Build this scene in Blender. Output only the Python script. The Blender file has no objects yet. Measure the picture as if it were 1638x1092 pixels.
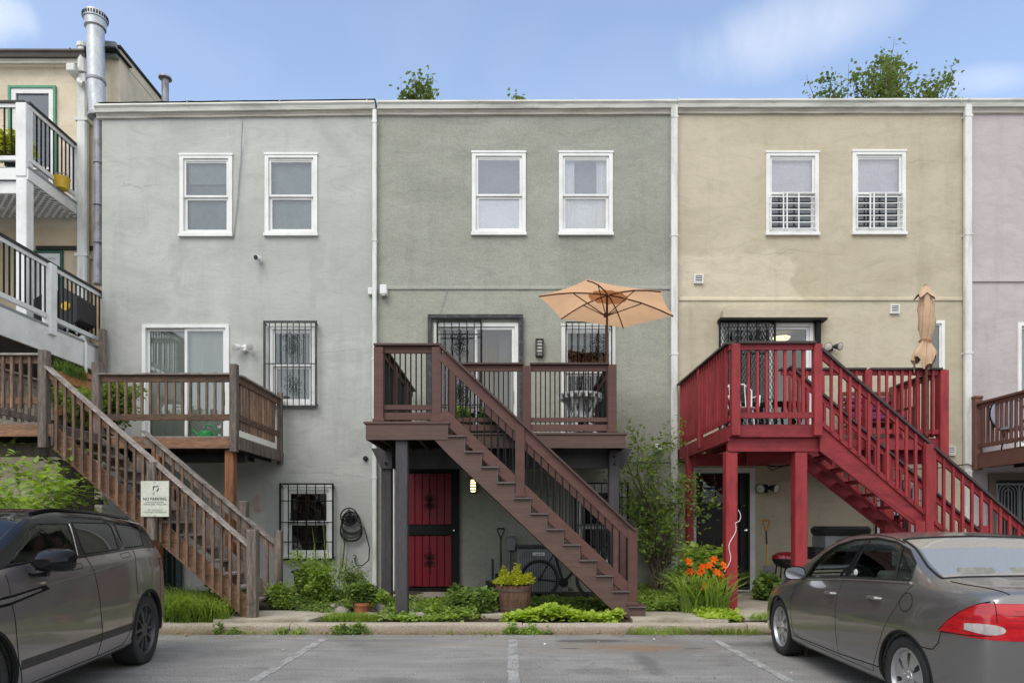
import bpy, bmesh, math, random
import numpy as np
from mathutils import Vector, Matrix
rnd = random.Random(7)
NR = np.random.default_rng(11)
scene = bpy.context.scene
COL = scene.collection
PI = math.pi

# ---------------------------------------------------------------- camera
EYE = 1.47; FPX = 1092.0; CX = 815.0; HY = 843.0
cam_d = bpy.data.cameras.new('camera'); cam = bpy.data.objects.new('camera', cam_d); COL.objects.link(cam)
cam.location = (0, 0, EYE); cam.rotation_euler = (PI/2, 0, 0)
cam_d.sensor_width = 36; cam_d.lens = 24.0
cam_d.shift_x = (819-CX)/1638.0; cam_d.shift_y = (HY-546)/1638.0
cam_d.clip_start = .05; cam_d.clip_end = 2000
scene.camera = cam
# ---------------------------------------------------------------- sky
SUN_EL, SUN_AZ = math.radians(52), math.radians(205)     # azimuth clockwise from +Y
w = bpy.data.worlds.new('World'); scene.world = w; w.use_nodes = True
nt = w.node_tree; nt.nodes.clear()
def wn(t, **k):
    n = nt.nodes.new(t)
    for a, b in k.items(): setattr(n, a, b)
    return n
out = wn('ShaderNodeOutputWorld'); bg = wn('ShaderNodeBackground'); bg.inputs['Strength'].default_value = .15
sky = wn('ShaderNodeTexSky', sky_type='NISHITA'); sky.sun_disc = False
sky.sun_elevation = SUN_EL; sky.sun_rotation = SUN_AZ; sky.air_density = 1.0; sky.dust_density = .6; sky.ozone_density = 1.6
tc = wn('ShaderNodeTexCoord'); mp = wn('ShaderNodeMapping'); mp.inputs['Scale'].default_value = (1.6, 2.2, 4.5); mp.inputs['Rotation'].default_value = (0, .35, 0); mp.inputs['Location'].default_value = (.3, .1, .9)
no = wn('ShaderNodeTexNoise'); no.inputs['Scale'].default_value = 1.15; no.inputs['Detail'].default_value = 5; no.inputs['Roughness'].default_value = .52; no.inputs['Distortion'].default_value = .5
rp = wn('ShaderNodeValToRGB'); rp.color_ramp.elements[0].position = .48; rp.color_ramp.elements[1].position = .80
rp.color_ramp.elements[1].color = (.06, .06, .06, 1)
mx = wn('ShaderNodeMixRGB'); mx.inputs['Color2'].default_value = (5.5, 5.42, 5.22, 1)
hs = wn('ShaderNodeHueSaturation'); hs.inputs['Saturation'].default_value = .86; hs.inputs['Value'].default_value = 1.06
L = nt.links.new
L(tc.outputs['Generated'], mp.inputs['Vector']); L(mp.outputs['Vector'], no.inputs['Vector']); L(no.outputs['Fac'], rp.inputs['Fac'])
sp = wn('ShaderNodeSeparateXYZ'); L(tc.outputs['Generated'], sp.inputs[0])          # a bank of bright cloud over the southern half, behind the viewer
mr = wn('ShaderNodeMapRange', interpolation_type='SMOOTHSTEP'); L(sp.outputs['Y'], mr.inputs['Value'])
for q_, v_ in zip(('From Min', 'From Max', 'To Min', 'To Max'), (.55, -.30, 0., 1.)): mr.inputs[q_].default_value = v_
r2 = wn('ShaderNodeValToRGB'); L(no.outputs['Fac'], r2.inputs['Fac']); r2.color_ramp.elements[0].position = .25; r2.color_ramp.elements[0].color = (.40, .40, .40, 1); r2.color_ramp.elements[1].position = .65
ml = wn('ShaderNodeMath', operation='MULTIPLY'); L(mr.outputs[0], ml.inputs[0]); L(r2.outputs['Color'], ml.inputs[1])
def m2(op, a, b, clamp=False):
    q = wn('ShaderNodeMath', operation=op, use_clamp=clamp)
    for i, v in ((0, a), (1, b)):
        if isinstance(v, (int, float)): q.inputs[i].default_value = v
        else: L(v, q.inputs[i])
    return q.outputs[0]
yy = m2('MAXIMUM', sp.outputs['Y'], .05); uu = m2('DIVIDE', sp.outputs['X'], yy); vv_ = m2('DIVIDE', sp.outputs['Z'], yy)
n3 = wn('ShaderNodeTexNoise'); n3.inputs['Scale'].default_value = 3.5; n3.inputs['Detail'].default_value = 7; n3.inputs['Roughness'].default_value = .6; n3.inputs['Distortion'].default_value = .8; L(tc.outputs['Generated'], n3.inputs['Vector'])
def puff(cu, cv, ru, rv, rot, amt):
    du, dv = m2('SUBTRACT', uu, cu), m2('SUBTRACT', vv_, cv); c_, s_ = math.cos(rot), math.sin(rot)
    a = m2('DIVIDE', m2('ADD', m2('MULTIPLY', du, c_), m2('MULTIPLY', dv, s_)), ru); b = m2('DIVIDE', m2('SUBTRACT', m2('MULTIPLY', dv, c_), m2('MULTIPLY', du, s_)), rv)
    d = m2('ADD', m2('ADD', m2('MULTIPLY', a, a), m2('MULTIPLY', b, b)), m2('MULTIPLY', m2('SUBTRACT', n3.outputs['Fac'], .5), 2.2))
    q = wn('ShaderNodeMapRange', interpolation_type='SMOOTHSTEP'); L(d, q.inputs['Value'])
    for k_, v_ in zip(('From Min', 'From Max', 'To Min', 'To Max'), (1.2, -.5, 0., amt)): q.inputs[k_].default_value = v_
    return q.outputs[0]
cl = m2('MAXIMUM', puff(.43, .735, .20, .075, .30, .36), m2('MAXIMUM', puff(-.80, .76, .12, .06, -.3, .6), puff(.70, .655, .10, .03, .1, .28)))
mxx = wn('ShaderNodeMath', operation='MAXIMUM'); L(ml.outputs[0], mxx.inputs[0]); L(m2('MAXIMUM', rp.outputs['Color'], cl), mxx.inputs[1])
L(sky.outputs['Color'], hs.inputs['Color']); L(hs.outputs['Color'], mx.inputs['Color1']); L(mxx.outputs[0], mx.inputs['Fac'])
L(mx.outputs['Color'], bg.inputs['Color']); L(bg.outputs['Background'], out.inputs['Surface'])
sd = bpy.data.lights.new('sun', 'SUN'); so = bpy.data.objects.new('sun', sd); COL.objects.link(so)
sd.energy = 1.05; sd.angle = math.radians(35); sd.color = (1, .945, .86)
so.rotation_euler = (PI/2-SUN_EL, 0, -SUN_AZ+PI)
_d = Vector((math.sin(SUN_AZ)*math.cos(SUN_EL), math.cos(SUN_AZ)*math.cos(SUN_EL), math.sin(SUN_EL)))
so.rotation_euler = _d.to_track_quat('Z', 'Y').to_euler()
so.location = (0, 0, 30)
vs = scene.view_settings; vs.view_transform = 'Standard'; vs.look = 'None'; vs.exposure = .87; vs.gamma = 1; vs.use_curve_mapping = False
scene.cycles.max_bounces = 8; scene.cycles.transparent_max_bounces = 16

# ---------------------------------------------------------------- pixel -> world helpers
def sc(Y): return FPX/Y
def PX(px, Y): return (px-CX)*Y/FPX
def PZ(py, Y): return EYE+(HY-py)*Y/FPX
def P(px, py, Y): return (PX(px, Y), Y, PZ(py, Y))
FY = 13.65
def lin(c):
    return tuple(((v/255.)/12.92 if v/255. <= .04045 else ((v/255.+.055)/1.055)**2.4) for v in c)

# ---------------------------------------------------------------- materials
MATS = {}
def newmat(name):
    m = bpy.data.materials.new(name); m.use_nodes = True; m.node_tree.nodes.clear(); return m
class N:
    def __init__(s, m): s.t = m.node_tree
    def __call__(s, ty, ins=None, **k):
        n = s.t.nodes.new(ty)
        for a, b in k.items(): setattr(n, a, b)
        for a, b in (ins or {}).items():
            if isinstance(b, bpy.types.NodeSocket): s.t.links.new(b, n.inputs[a])
            else: n.inputs[a].default_value = b
        return n
def c4(c, k=1): return (c[0]*k, c[1]*k, c[2]*k, 1)
def ramp(n, fac, stops):
    r = n('ShaderNodeValToRGB', {'Fac': fac}); e = r.color_ramp.elements
    while len(e) < len(stops): e.new(.5)
    for q, (p, c) in zip(e, stops): q.position = p; q.color = c if len(c) == 4 else (*c, 1)
    return r.outputs['Color']
def mat(name, base, rough=.75, var=.18, scale=3., stretch=(1, 1, 1), fine=40., finevar=.1, bump=.15, bscale=60., metal=0., spec=.35, tint=None, coat=0., rand=0., objco=False):
    """principled with two noise layers of tone, fine relief and (rand) a tone of its own per object"""
    m = newmat(name); n = N(m)
    o = n('ShaderNodeOutputMaterial'); b = n('ShaderNodeBsdfPrincipled', {'Roughness': rough, 'Metallic': metal, 'Specular IOR Level': spec})
    if coat: b.inputs['Coat Weight'].default_value = coat; b.inputs['Coat Roughness'].default_value = .06
    co = n('ShaderNodeTexCoord').outputs['Object'] if objco else n('ShaderNodeNewGeometry').outputs['Position']
    oi = n('ShaderNodeObjectInfo').outputs['Random']
    off = n('ShaderNodeVectorMath', {0: co, 1: n('ShaderNodeCombineXYZ', {'X': n('ShaderNodeMath', {0: oi, 1: 13.*(1 if rand else 0)}, operation='MULTIPLY').outputs[0]}).outputs[0]}, operation='ADD').outputs[0]
    v = n('ShaderNodeVectorMath', {0: off, 1: stretch}, operation='MULTIPLY').outputs[0]
    n1 = n('ShaderNodeTexNoise', {'Vector': v, 'Scale': scale, 'Detail': 5., 'Roughness': .62}).outputs['Fac']
    n2 = n('ShaderNodeTexNoise', {'Vector': v, 'Scale': fine, 'Detail': 3., 'Roughness': .6}).outputs['Fac']
    t = tint or tuple(x*(1-var*2) for x in base)
    c = ramp(n, n1, [(.3, c4(t)), (.52, c4(base)), (.75, c4(base, 1+var))])
    f2 = ramp(n, n2, [(.3, (1-finevar*2,)*3), (.7, (1+finevar,)*3)])
    c = n('ShaderNodeMixRGB', {'Fac': 1., 'Color1': c, 'Color2': f2}, blend_type='MULTIPLY').outputs[0]
    if rand:
        rr = n('ShaderNodeMapRange', {'Value': oi, 'To Min': 1-rand, 'To Max': 1+rand}).outputs[0]
        c = n('ShaderNodeMixRGB', {'Fac': 1., 'Color1': c, 'Color2': rr}, blend_type='MULTIPLY').outputs[0]
    m.node_tree.links.new(c, b.inputs['Base Color'])
    if bump:
        nb = n('ShaderNodeTexNoise', {'Vector': v, 'Scale': bscale, 'Detail': 4.}).outputs['Fac']
        bp = n('ShaderNodeBump', {'Height': nb, 'Strength': bump, 'Distance': .02})
        m.node_tree.links.new(bp.outputs[0], b.inputs['Normal'])
    m.node_tree.links.new(b.outputs[0], o.inputs['Surface'])
    MATS[name] = m; return m
def stucco(name, base, dark, light, grain=.25, patches=(), wet=.0, gscale=140., cracks=()):
    """trowelled stucco: cloudy tone, horizontal trowel strokes, repaired rectangles (x0,x1,z0,z1,colour), grain relief, dirt near the eaves and foot"""
    m = newmat(name); n = N(m); lk = m.node_tree.links.new
    o = n('ShaderNodeOutputMaterial'); b = n('ShaderNodeBsdfPrincipled', {'Roughness': .9, 'Specular IOR Level': .2})
    co = n('ShaderNodeNewGeometry').outputs['Position']
    s = n('ShaderNodeSeparateXYZ', {'Vector': co})
    v1 = n('ShaderNodeVectorMath', {0: co, 1: (.7, 1, 1.15)}, operation='MULTIPLY').outputs[0]
    v2 = n('ShaderNodeVectorMath', {0: co, 1: (.8, 1, 1.7)}, operation='MULTIPLY').outputs[0]
    v3 = n('ShaderNodeVectorMath', {0: co, 1: (1.7, 1, .20)}, operation='MULTIPLY').outputs[0]
    a = n('ShaderNodeTexNoise', {'Vector': v1, 'Scale': .9, 'Detail': 6., 'Roughness': .6, 'Distortion': .6}).outputs['Fac']
    c = ramp(n, a, [(.28, c4(dark)), (.5, c4(base)), (.72, c4(light))])
    t = n('ShaderNodeTexNoise', {'Vector': v2, 'Scale': 2.6, 'Detail': 7., 'Roughness': .68, 'Distortion': 1.2}).outputs['Fac']
    c = n('ShaderNodeMixRGB', {'Fac': 1., 'Color1': c, 'Color2': ramp(n, t, [(.28, (.88,)*3), (.5, (1,)*3), (.75, (1.06,)*3)])}, blend_type='MULTIPLY').outputs[0]
    for (x0, x1, z0, z1, pc, amt) in patches:
        def edge(val, lo, hi):
            e1 = n('ShaderNodeMapRange', {'Value': val, 'From Min': lo-.04, 'From Max': lo+.04}).outputs[0]
            e2 = n('ShaderNodeMapRange', {'Value': val, 'From Min': hi-.04, 'From Max': hi+.04, 'To Min': 1., 'To Max': 0.}).outputs[0]
            return n('ShaderNodeMath', {0: e1, 1: e2}, operation='MULTIPLY').outputs[0]
        wob = n('ShaderNodeTexNoise', {'Vector': co, 'Scale': 2.5, 'Detail': 5.}).outputs['Fac']
        wx = n('ShaderNodeMath', {0: n('ShaderNodeMath', {0: wob, 1: .9}, operation='MULTIPLY').outputs[0], 1: s.outputs['X']}, operation='ADD').outputs[0]
        wz = n('ShaderNodeMath', {0: n('ShaderNodeMath', {0: wob, 1: .5}, operation='MULTIPLY').outputs[0], 1: s.outputs['Z']}, operation='ADD').outputs[0]
        f = n('ShaderNodeMath', {0: edge(wx, x0+.45, x1+.45), 1: edge(wz, z0+.25, z1+.25)}, operation='MULTIPLY').outputs[0]
        f = n('ShaderNodeMath', {0: f, 1: amt}, operation='MULTIPLY').outputs[0]
        f = n('ShaderNodeMath', {0: f, 1: ramp(n, t, [(.3, (.35,)*3), (.6, (1,)*3)])}, operation='MULTIPLY').outputs[0]
        c = n('ShaderNodeMixRGB', {'Fac': f, 'Color1': c, 'Color2': c4(pc)}).outputs[0]
    st = n('ShaderNodeTexNoise', {'Vector': v3, 'Scale': 1.6, 'Detail': 5., 'Roughness': .7}).outputs['Fac']
    c = n('ShaderNodeMixRGB', {'Fac': 1., 'Color1': c, 'Color2': ramp(n, st, [(.30, (.89,)*3), (.47, (1,)*3)])}, blend_type='MULTIPLY').outputs[0]
    for (z0, x0, x1) in cracks:
        cn = n('ShaderNodeTexNoise', {'Vector': co, 'Scale': 1.3, 'Detail': 8., 'Roughness': .65}).outputs['Fac']
        dz = n('ShaderNodeMath', {0: n('ShaderNodeMath', {0: s.outputs['Z'], 1: n('ShaderNodeMath', {0: cn, 1: .5}, operation='MULTIPLY').outputs[0]}, operation='ADD').outputs[0], 1: z0+.25}, operation='SUBTRACT').outputs[0]
        ln = n('ShaderNodeMapRange', {'Value': n('ShaderNodeMath', {0: dz}, operation='ABSOLUTE').outputs[0], 'From Min': .003, 'From Max': .012, 'To Min': .32, 'To Max': 0.}).outputs[0]
        a1 = n('ShaderNodeMapRange', {'Value': s.outputs['X'], 'From Min': x0, 'From Max': x0+.4}).outputs[0]; a2 = n('ShaderNodeMapRange', {'Value': s.outputs['X'], 'From Min': x1-.4, 'From Max': x1, 'To Min': 1., 'To Max': 0.}).outputs[0]
        f = n('ShaderNodeMath', {0: n('ShaderNodeMath', {0: a1, 1: a2}, operation='MULTIPLY').outputs[0], 1: ln}, operation='MULTIPLY').outputs[0]
        c = n('ShaderNodeMixRGB', {'Fac': f, 'Color1': c, 'Color2': c4(dark, .35)}).outputs[0]
    foot = n('ShaderNodeMapRange', {'Value': s.outputs['Z'], 'From Min': .15, 'From Max': 1.0, 'To Min': 1., 'To Max': 1.}).outputs[0]
    ft = n('ShaderNodeMath', {0: foot, 1: n('ShaderNodeMath', {0: t, 1: .3}, operation='MULTIPLY').outputs[0]}, operation='ADD', use_clamp=True).outputs[0]
    c = n('ShaderNodeMixRGB', {'Fac': 1., 'Color1': c, 'Color2': ft}, blend_type='MULTIPLY').outputs[0]
    g = n('ShaderNodeTexNoise', {'Vector': co, 'Scale': gscale*.45, 'Detail': 3.}).outputs['Fac']
    c = n('ShaderNodeMixRGB', {'Fac': 1., 'Color1': c, 'Color2': ramp(n, g, [(.3, (1-grain*.55,)*3), (.7, (1+grain*.35,)*3)])}, blend_type='MULTIPLY').outputs[0]
    lk(c, b.inputs['Base Color'])
    h1 = n('ShaderNodeTexNoise', {'Vector': co, 'Scale': gscale*.5, 'Detail': 3.}).outputs['Fac']
    h2 = n('ShaderNodeMath', {0: t, 1: 2.2}, operation='MULTIPLY').outputs[0]
    hh = n('ShaderNodeMath', {0: h1, 1: h2}, operation='ADD').outputs[0]
    bp = n('ShaderNodeBump', {'Height': hh, 'Strength': .28, 'Distance': .015}); lk(bp.outputs[0], b.inputs['Normal'])
    lk(b.outputs[0], o.inputs['Surface']); MATS[name] = m; return m
def leafmat(name, dark, mid, light, scale=3.5, trans=.45):
    m = newmat(name); n = N(m); lk = m.node_tree.links.new
    o = n('ShaderNodeOutputMaterial'); co = n('ShaderNodeNewGeometry').outputs['Position']
    a = n('ShaderNodeTexNoise', {'Vector': co, 'Scale': scale, 'Detail': 3.}).outputs['Fac']
    w_ = n('ShaderNodeTexNoise', {'Vector': co, 'Scale': 28., 'Detail': 1.}).outputs['Fac']
    f = n('ShaderNodeMath', {0: n('ShaderNodeMath', {0: a, 1: .6}, operation='MULTIPLY').outputs[0], 1: n('ShaderNodeMath', {0: w_, 1: .4}, operation='MULTIPLY').outputs[0]}, operation='ADD').outputs[0]
    c = ramp(n, f, [(.34, c4(dark, 1.2)), (.5, c4(mid, 1.2)), (.66, c4(light, 1.15))])
    p = n('ShaderNodeBsdfPrincipled', {'Base Color': c, 'Roughness': .55, 'Specular IOR Level': .3})
    t = n('ShaderNodeBsdfTranslucent', {'Color': n('ShaderNodeMixRGB', {'Fac': 1., 'Color1': c, 'Color2': (1.5, 1.5, .6, 1)}, blend_type='MULTIPLY').outputs[0]})
    lk(n('ShaderNodeMixShader', {'Fac': trans, 1: p.outputs[0], 2: t.outputs[0]}).outputs[0], o.inputs['Surface'])
    MATS[name] = m; return m
def glass(name, refl=.3, tint=(.75, .8, .8), rough=.01, wav=.02, gcol=(.97, .97, .97), wsc=2.2):
    m = newmat(name); n = N(m); lk = m.node_tree.links.new
    o = n('ShaderNodeOutputMaterial')
    co = n('ShaderNodeNewGeometry').outputs['Position']
    nb = n('ShaderNodeTexNoise', {'Vector': co, 'Scale': wsc, 'Detail': 2., 'Distortion': 1.2}).outputs['Fac']
    bp = n('ShaderNodeBump', {'Height': nb, 'Strength': wav*2.5, 'Distance': .05})
    g = n('ShaderNodeBsdfGlossy', {'Roughness': rough, 'Color': c4(gcol), 'Normal': bp.outputs[0]})
    t = n('ShaderNodeBsdfTransparent', {'Color': c4(tint)})
    lw = n('ShaderNodeLayerWeight', {'Blend': .25}).outputs['Fresnel']
    f = n('ShaderNodeMapRange', {'Value': lw, 'From Min': 0., 'From Max': 1., 'To Min': refl, 'To Max': 1.}).outputs[0]
    lk(n('ShaderNodeMixShader', {'Fac': f, 1: t.outputs[0], 2: g.outputs[0]}).outputs[0], o.inputs['Surface'])
    MATS[name] = m; return m
def carpaint(name, base, flake=.5):
    m = newmat(name); n = N(m); lk = m.node_tree.links.new
    o = n('ShaderNodeOutputMaterial'); co = n('ShaderNodeTexCoord').outputs['Object']
    d = n('ShaderNodeTexNoise', {'Vector': co, 'Scale': 1.3, 'Detail': 5.}).outputs['Fac']
    fl = n('ShaderNodeTexNoise', {'Vector': co, 'Scale': 900., 'Detail': 0.}).outputs['Fac']
    c = ramp(n, fl, [(.3, c4(base, .85)), (.7, c4(base, 1.2))])
    c = n('ShaderNodeMixRGB', {'Fac': ramp(n, d, [(.5, (0, 0, 0)), (.75, (.22,)*3)]), 'Color1': c, 'Color2': (.16, .14, .12, 1)}).outputs[0]
    b = n('ShaderNodeBsdfPrincipled', {'Base Color': c, 'Metallic': flake, 'Roughness': .30, 'Specular IOR Level': .5, 'Coat Weight': .9, 'Coat Roughness': ramp(n, d, [(.3, (.015,)*3), (.8, (.07,)*3)])})
    lk(b.outputs[0], o.inputs['Surface']); MATS[name] = m; return m
def emis(name, col, st):
    m = newmat(name); n = N(m)
    o = n('ShaderNodeOutputMaterial'); e = n('ShaderNodeEmission', {'Color': c4(col), 'Strength': st})
    m.node_tree.links.new(e.outputs[0], o.inputs['Surface']); MATS[name] = m; return m

# ---------------------------------------------------------------- mesh builder
class MB:
    def __init__(s): s.v = []; s.f = []; s.m = []; s.mi = 0
    def add(s, vs_, fs_):
        k = len(s.v); s.v += [tuple(p) for p in vs_]; s.f += [tuple(i+k for i in f) for f in fs_]; s.m += [s.mi]*len(fs_); return s
    def box(s, x0, x1, y0, y1, z0, z1):
        if x0 > x1: x0, x1 = x1, x0
        if y0 > y1: y0, y1 = y1, y0
        if z0 > z1: z0, z1 = z1, z0
        return s.add([(x0,y0,z0),(x1,y0,z0),(x1,y1,z0),(x0,y1,z0),(x0,y0,z1),(x1,y0,z1),(x1,y1,z1),(x0,y1,z1)],
                     [(0,3,2,1),(4,5,6,7),(0,1,5,4),(1,2,6,5),(2,3,7,6),(3,0,4,7)])
    def cbox(s, x0, x1, y0, y1, z0, z1, c=.006):
        "box with chamfered vertical and top edges"
        k = len(s.v)
        if x0 > x1: x0, x1 = x1, x0
        if y0 > y1: y0, y1 = y1, y0
        if z0 > z1: z0, z1 = z1, z0
        def ring(z, i):
            return [(x0+c,y0+i,z),(x1-c,y0+i,z),(x1-i,y0+c,z),(x1-i,y1-c,z),(x1-c,y1-i,z),(x0+c,y1-i,z),(x0+i,y1-c,z),(x0+i,y0+c,z)]
        vs_ = ring(z0,c)+ring(z0+c,0)+ring(z1-c,0)+ring(z1,c)
        fs_ = [tuple(range(7,-1,-1)), tuple(range(24,32))]
        for r in range(3):
            for i in range(8): fs_.append((r*8+i, r*8+(i+1)%8, r*8+8+(i+1)%8, r*8+8+i))
        return s.add(vs_, fs_)
    def bar(s, p0, p1, w_, h, up=(0, 0, 1)):
        "box from p0 to p1, w_ across, h along up"
        p0 = Vector(p0); p1 = Vector(p1); d = (p1-p0).normalized(); u = Vector(up)
        sd_ = d.cross(u)
        if sd_.length < 1e-4: sd_ = d.cross(Vector((1, 0, 0)))
        sd_.normalize(); u = sd_.cross(d).normalized()
        a, b = sd_*w_/2, u*h/2
        return s.add([p0-a-b, p0+a-b, p0+a+b, p0-a+b, p1-a-b, p1+a-b, p1+a+b, p1-a+b],
                     [(0,1,2,3),(7,6,5,4),(0,4,5,1),(1,5,6,2),(2,6,7,3),(3,7,4,0)])
    def tube(s, pts, r, seg=6, cap=True):
        pts = [Vector(p) for p in pts]; n_ = len(pts); rr = r if isinstance(r, (list, tuple)) else [r]*n_
        k = len(s.v); ref = None; vs_ = []
        for i, p in enumerate(pts):
            d = (pts[min(i+1, n_-1)]-pts[max(i-1, 0)])
            if d.length < 1e-9: d = Vector((0, 0, 1))
            d.normalize()
            if ref is None:
                ref = d.orthogonal().normalized()
            ref = ref-d*ref.dot(d)
            if ref.length < 1e-6: ref = d.orthogonal()
            ref.normalize(); b = d.cross(ref)
            for j in range(seg):
                a = 2*PI*j/seg; vs_.append(p+(ref*math.cos(a)+b*math.sin(a))*rr[i])
        fs_ = [(i*seg+j, i*seg+(j+1)%seg, (i+1)*seg+(j+1)%seg, (i+1)*seg+j) for i in range(n_-1) for j in range(seg)]
        if cap: fs_ += [tuple(range(seg-1, -1, -1)), tuple((n_-1)*seg+j for j in range(seg))]
        return s.add(vs_, fs_)
    def lathe(s, prof, c=(0, 0, 0), seg=20, axis='z', cap=True, a0=0):
        vs_ = []; n_ = len(prof)
        for (r, h) in prof:
            for j in range(seg):
                a = 2*PI*j/seg+a0; x, y = r*math.cos(a), r*math.sin(a)
                vs_.append({'z': (c[0]+x, c[1]+y, c[2]+h), 'y': (c[0]+x, c[1]+h, c[2]+y), 'x': (c[0]+h, c[1]+x, c[2]+y)}[axis])
        fs_ = [(i*seg+j, i*seg+(j+1)%seg, (i+1)*seg+(j+1)%seg, (i+1)*seg+j) for i in range(n_-1) for j in range(seg)]
        if cap: fs_ += [tuple(range(seg-1, -1, -1)), tuple((n_-1)*seg+j for j in range(seg))]
        return s.add(vs_, fs_)
    def prism(s, poly, y0, y1, plane='xz'):
        "extrude a 2-D polygon along the remaining axis"
        n_ = len(poly)
        f = {'xz': lambda a, b, t: (a, t, b), 'xy': lambda a, b, t: (a, b, t), 'yz': lambda a, b, t: (t, a, b)}[plane]
        return s.add([f(a, b, y0) for a, b in poly]+[f(a, b, y1) for a, b in poly],
                     [tuple(range(n_)), tuple(range(2*n_-1, n_-1, -1))]+[(i, i+n_, (i+1)%n_+n_, (i+1)%n_) for i in range(n_)])
    def build(s, name, m, parent=None, smooth=False, fix=True, **tg):
        off = OFF.get(root(parent).name, Vector((0, 0, 0))) if parent else Vector((0, 0, 0))
        me = bpy.data.meshes.new(name); me.from_pydata([tuple(Vector(p)-off) for p in s.v], [], s.f)
        for q in (m if isinstance(m, (list, tuple)) else [m]): me.materials.append(MATS[q] if isinstance(q, str) else q)
        if max(s.m or [0]): me.polygons.foreach_set('material_index', s.m)
        if fix:
            bm = bmesh.new(); bm.from_mesh(me); bmesh.ops.recalc_face_normals(bm, faces=bm.faces); bm.to_mesh(me); bm.free()
        if smooth:
            me.polygons.foreach_set('use_smooth', [True]*len(me.polygons))
            if smooth != 'all': me.set_sharp_from_angle(angle=math.radians(40))
        me.update()
        o = bpy.data.objects.new(name, me); COL.objects.link(o)
        if parent: o.parent = parent
        if tg: tag(o, **tg)
        return o
OFF = {}
def root(o):
    while o.parent: o = o.parent
    return o
def tag(o, label=None, cat=None, group=None, kind=None):
    if label: o['label'] = label
    if cat: o['category'] = cat
    if group: o['group'] = group
    if kind: o['kind'] = kind
    return o
def thing(name, label, cat, loc=(0, 0, 0), group=None, rotz=None):
    o = bpy.data.objects.new(name, None); COL.objects.link(o); o.empty_display_size = .2
    o.location = loc; tag(o, label, cat, group)
    if rotz is None: OFF[o.name] = Vector(loc)
    else: o.rotation_euler = (0, 0, rotz); OFF[o.name] = Vector((0, 0, 0))
    return o
def inst(o, parent, delta):
    "another copy of a part, shifted, sharing its mesh"
    c = o.copy(); COL.objects.link(c); c.parent = parent; c.location = Vector(o.location)+Vector(delta); return c
def struct(o): o['kind'] = 'structure'; return o
def spiral(cx, cy, r, turns, a0, sgn=1, n_=14):
    return [(cx+r*(1-.8*t/n_)*math.cos(a0+sgn*2*PI*turns*t/n_), cy+r*(1-.8*t/n_)*math.sin(a0+sgn*2*PI*turns*t/n_)) for t in range(n_+1)]

# ---------------------------------------------------------------- leaves
def leaves(name, m, pts, size, parent=None, aspect=.55, up=.5, szvar=.4, droop=.2, kind=None, seed=1, dirs=None, label=None, cat=None):
    g = np.random.default_rng(seed); pts = np.asarray(pts, float); n_ = len(pts)
    if parent: pts = pts-np.array(OFF[root(parent).name])
    d = g.normal(size=(n_, 3)); d[:, 2] = d[:, 2]*.5-droop
    if dirs is not None: d = d*.55+np.asarray(dirs)
    d /= np.linalg.norm(d, axis=1)[:, None]
    nn = g.normal(size=(n_, 3))*(1-up); nn[:, 2] += up*1.6
    sd_ = np.cross(d, nn); sd_ /= np.linalg.norm(sd_, axis=1)[:, None]+1e-9
    nn = np.cross(sd_, d)
    sz = size*(1+szvar*(g.random(n_)*2-1)); sz = sz[:, None]
    w_ = sz*aspect*.5
    a = pts; t = pts+d*sz; l = pts+d*sz*.42+sd_*w_+nn*sz*.09; r = pts+d*sz*.42-sd_*w_+nn*sz*.09
    l2 = pts+d*sz*.72+sd_*w_*.75+nn*sz*.05; r2 = pts+d*sz*.72-sd_*w_*.75+nn*sz*.05
    V = np.stack([a, l, l2, t, r2, r], 1).reshape(-1, 3)
    k = np.arange(n_)*6
    Fq = np.stack([np.stack([k, k+1, k+2, k+3], 1), np.stack([k, k+3, k+4, k+5], 1)], 1).reshape(-1)
    me = bpy.data.meshes.new(name); me.vertices.add(len(V)); me.vertices.foreach_set('co', V.reshape(-1))
    me.loops.add(len(Fq)); me.loops.foreach_set('vertex_index', Fq); me.polygons.add(n_*2)
    me.polygons.foreach_set('loop_start', np.arange(n_*2)*4)
    me.materials.append(MATS[m]); me.update(calc_edges=True)
    o = bpy.data.objects.new(name, me); COL.objects.link(o)
    if parent: o.parent = parent
    tag(o, label, cat, None, kind); return o
def blades(name, m, base, h, wd, parent=None, bend=.5, kind=None, seed=1, hvar=.5, label=None, cat=None, az=None):
    "grass blades: five-vertex curved strips"
    g = np.random.default_rng(seed); base = np.asarray(base, float); n_ = len(base)
    if parent: base = base-np.array(OFF[root(parent).name])
    az = g.random(n_)*2*PI if az is None else az
    H = h*(1+hvar*(g.random(n_)*2-1)); B = H*bend*(.3+g.random(n_)*1.2)
    dx, dy = np.cos(az), np.sin(az); px, py = -dy, dx
    V = []
    for t, ww in ((0, 1.), (.4, .9), (.75, .6), (1., .05)):
        c = base+np.stack([dx*B*t*t, dy*B*t*t, H*(t-.35*bend*t**3)], 1)
        for s_ in (-1, 1): V.append(c+np.stack([px, py, px*0], 1)*(wd*ww*.5*s_))
    V = np.stack(V, 1).reshape(-1, 3); k = np.arange(n_)*8
    Fq = np.stack([np.stack([k+2*i, k+2*i+1, k+2*i+3, k+2*i+2], 1) for i in range(3)], 1).reshape(-1)
    me = bpy.data.meshes.new(name); me.vertices.add(len(V)); me.vertices.foreach_set('co', V.reshape(-1))
    me.loops.add(len(Fq)); me.loops.foreach_set('vertex_index', Fq); me.polygons.add(n_*3)
    me.polygons.foreach_set('loop_start', np.arange(n_*3)*4)
    me.materials.append(MATS[m]); me.update(calc_edges=True)
    o = bpy.data.objects.new(name, me); COL.objects.link(o)
    if parent: o.parent = parent
    tag(o, label, cat, None, kind); return o
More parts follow.
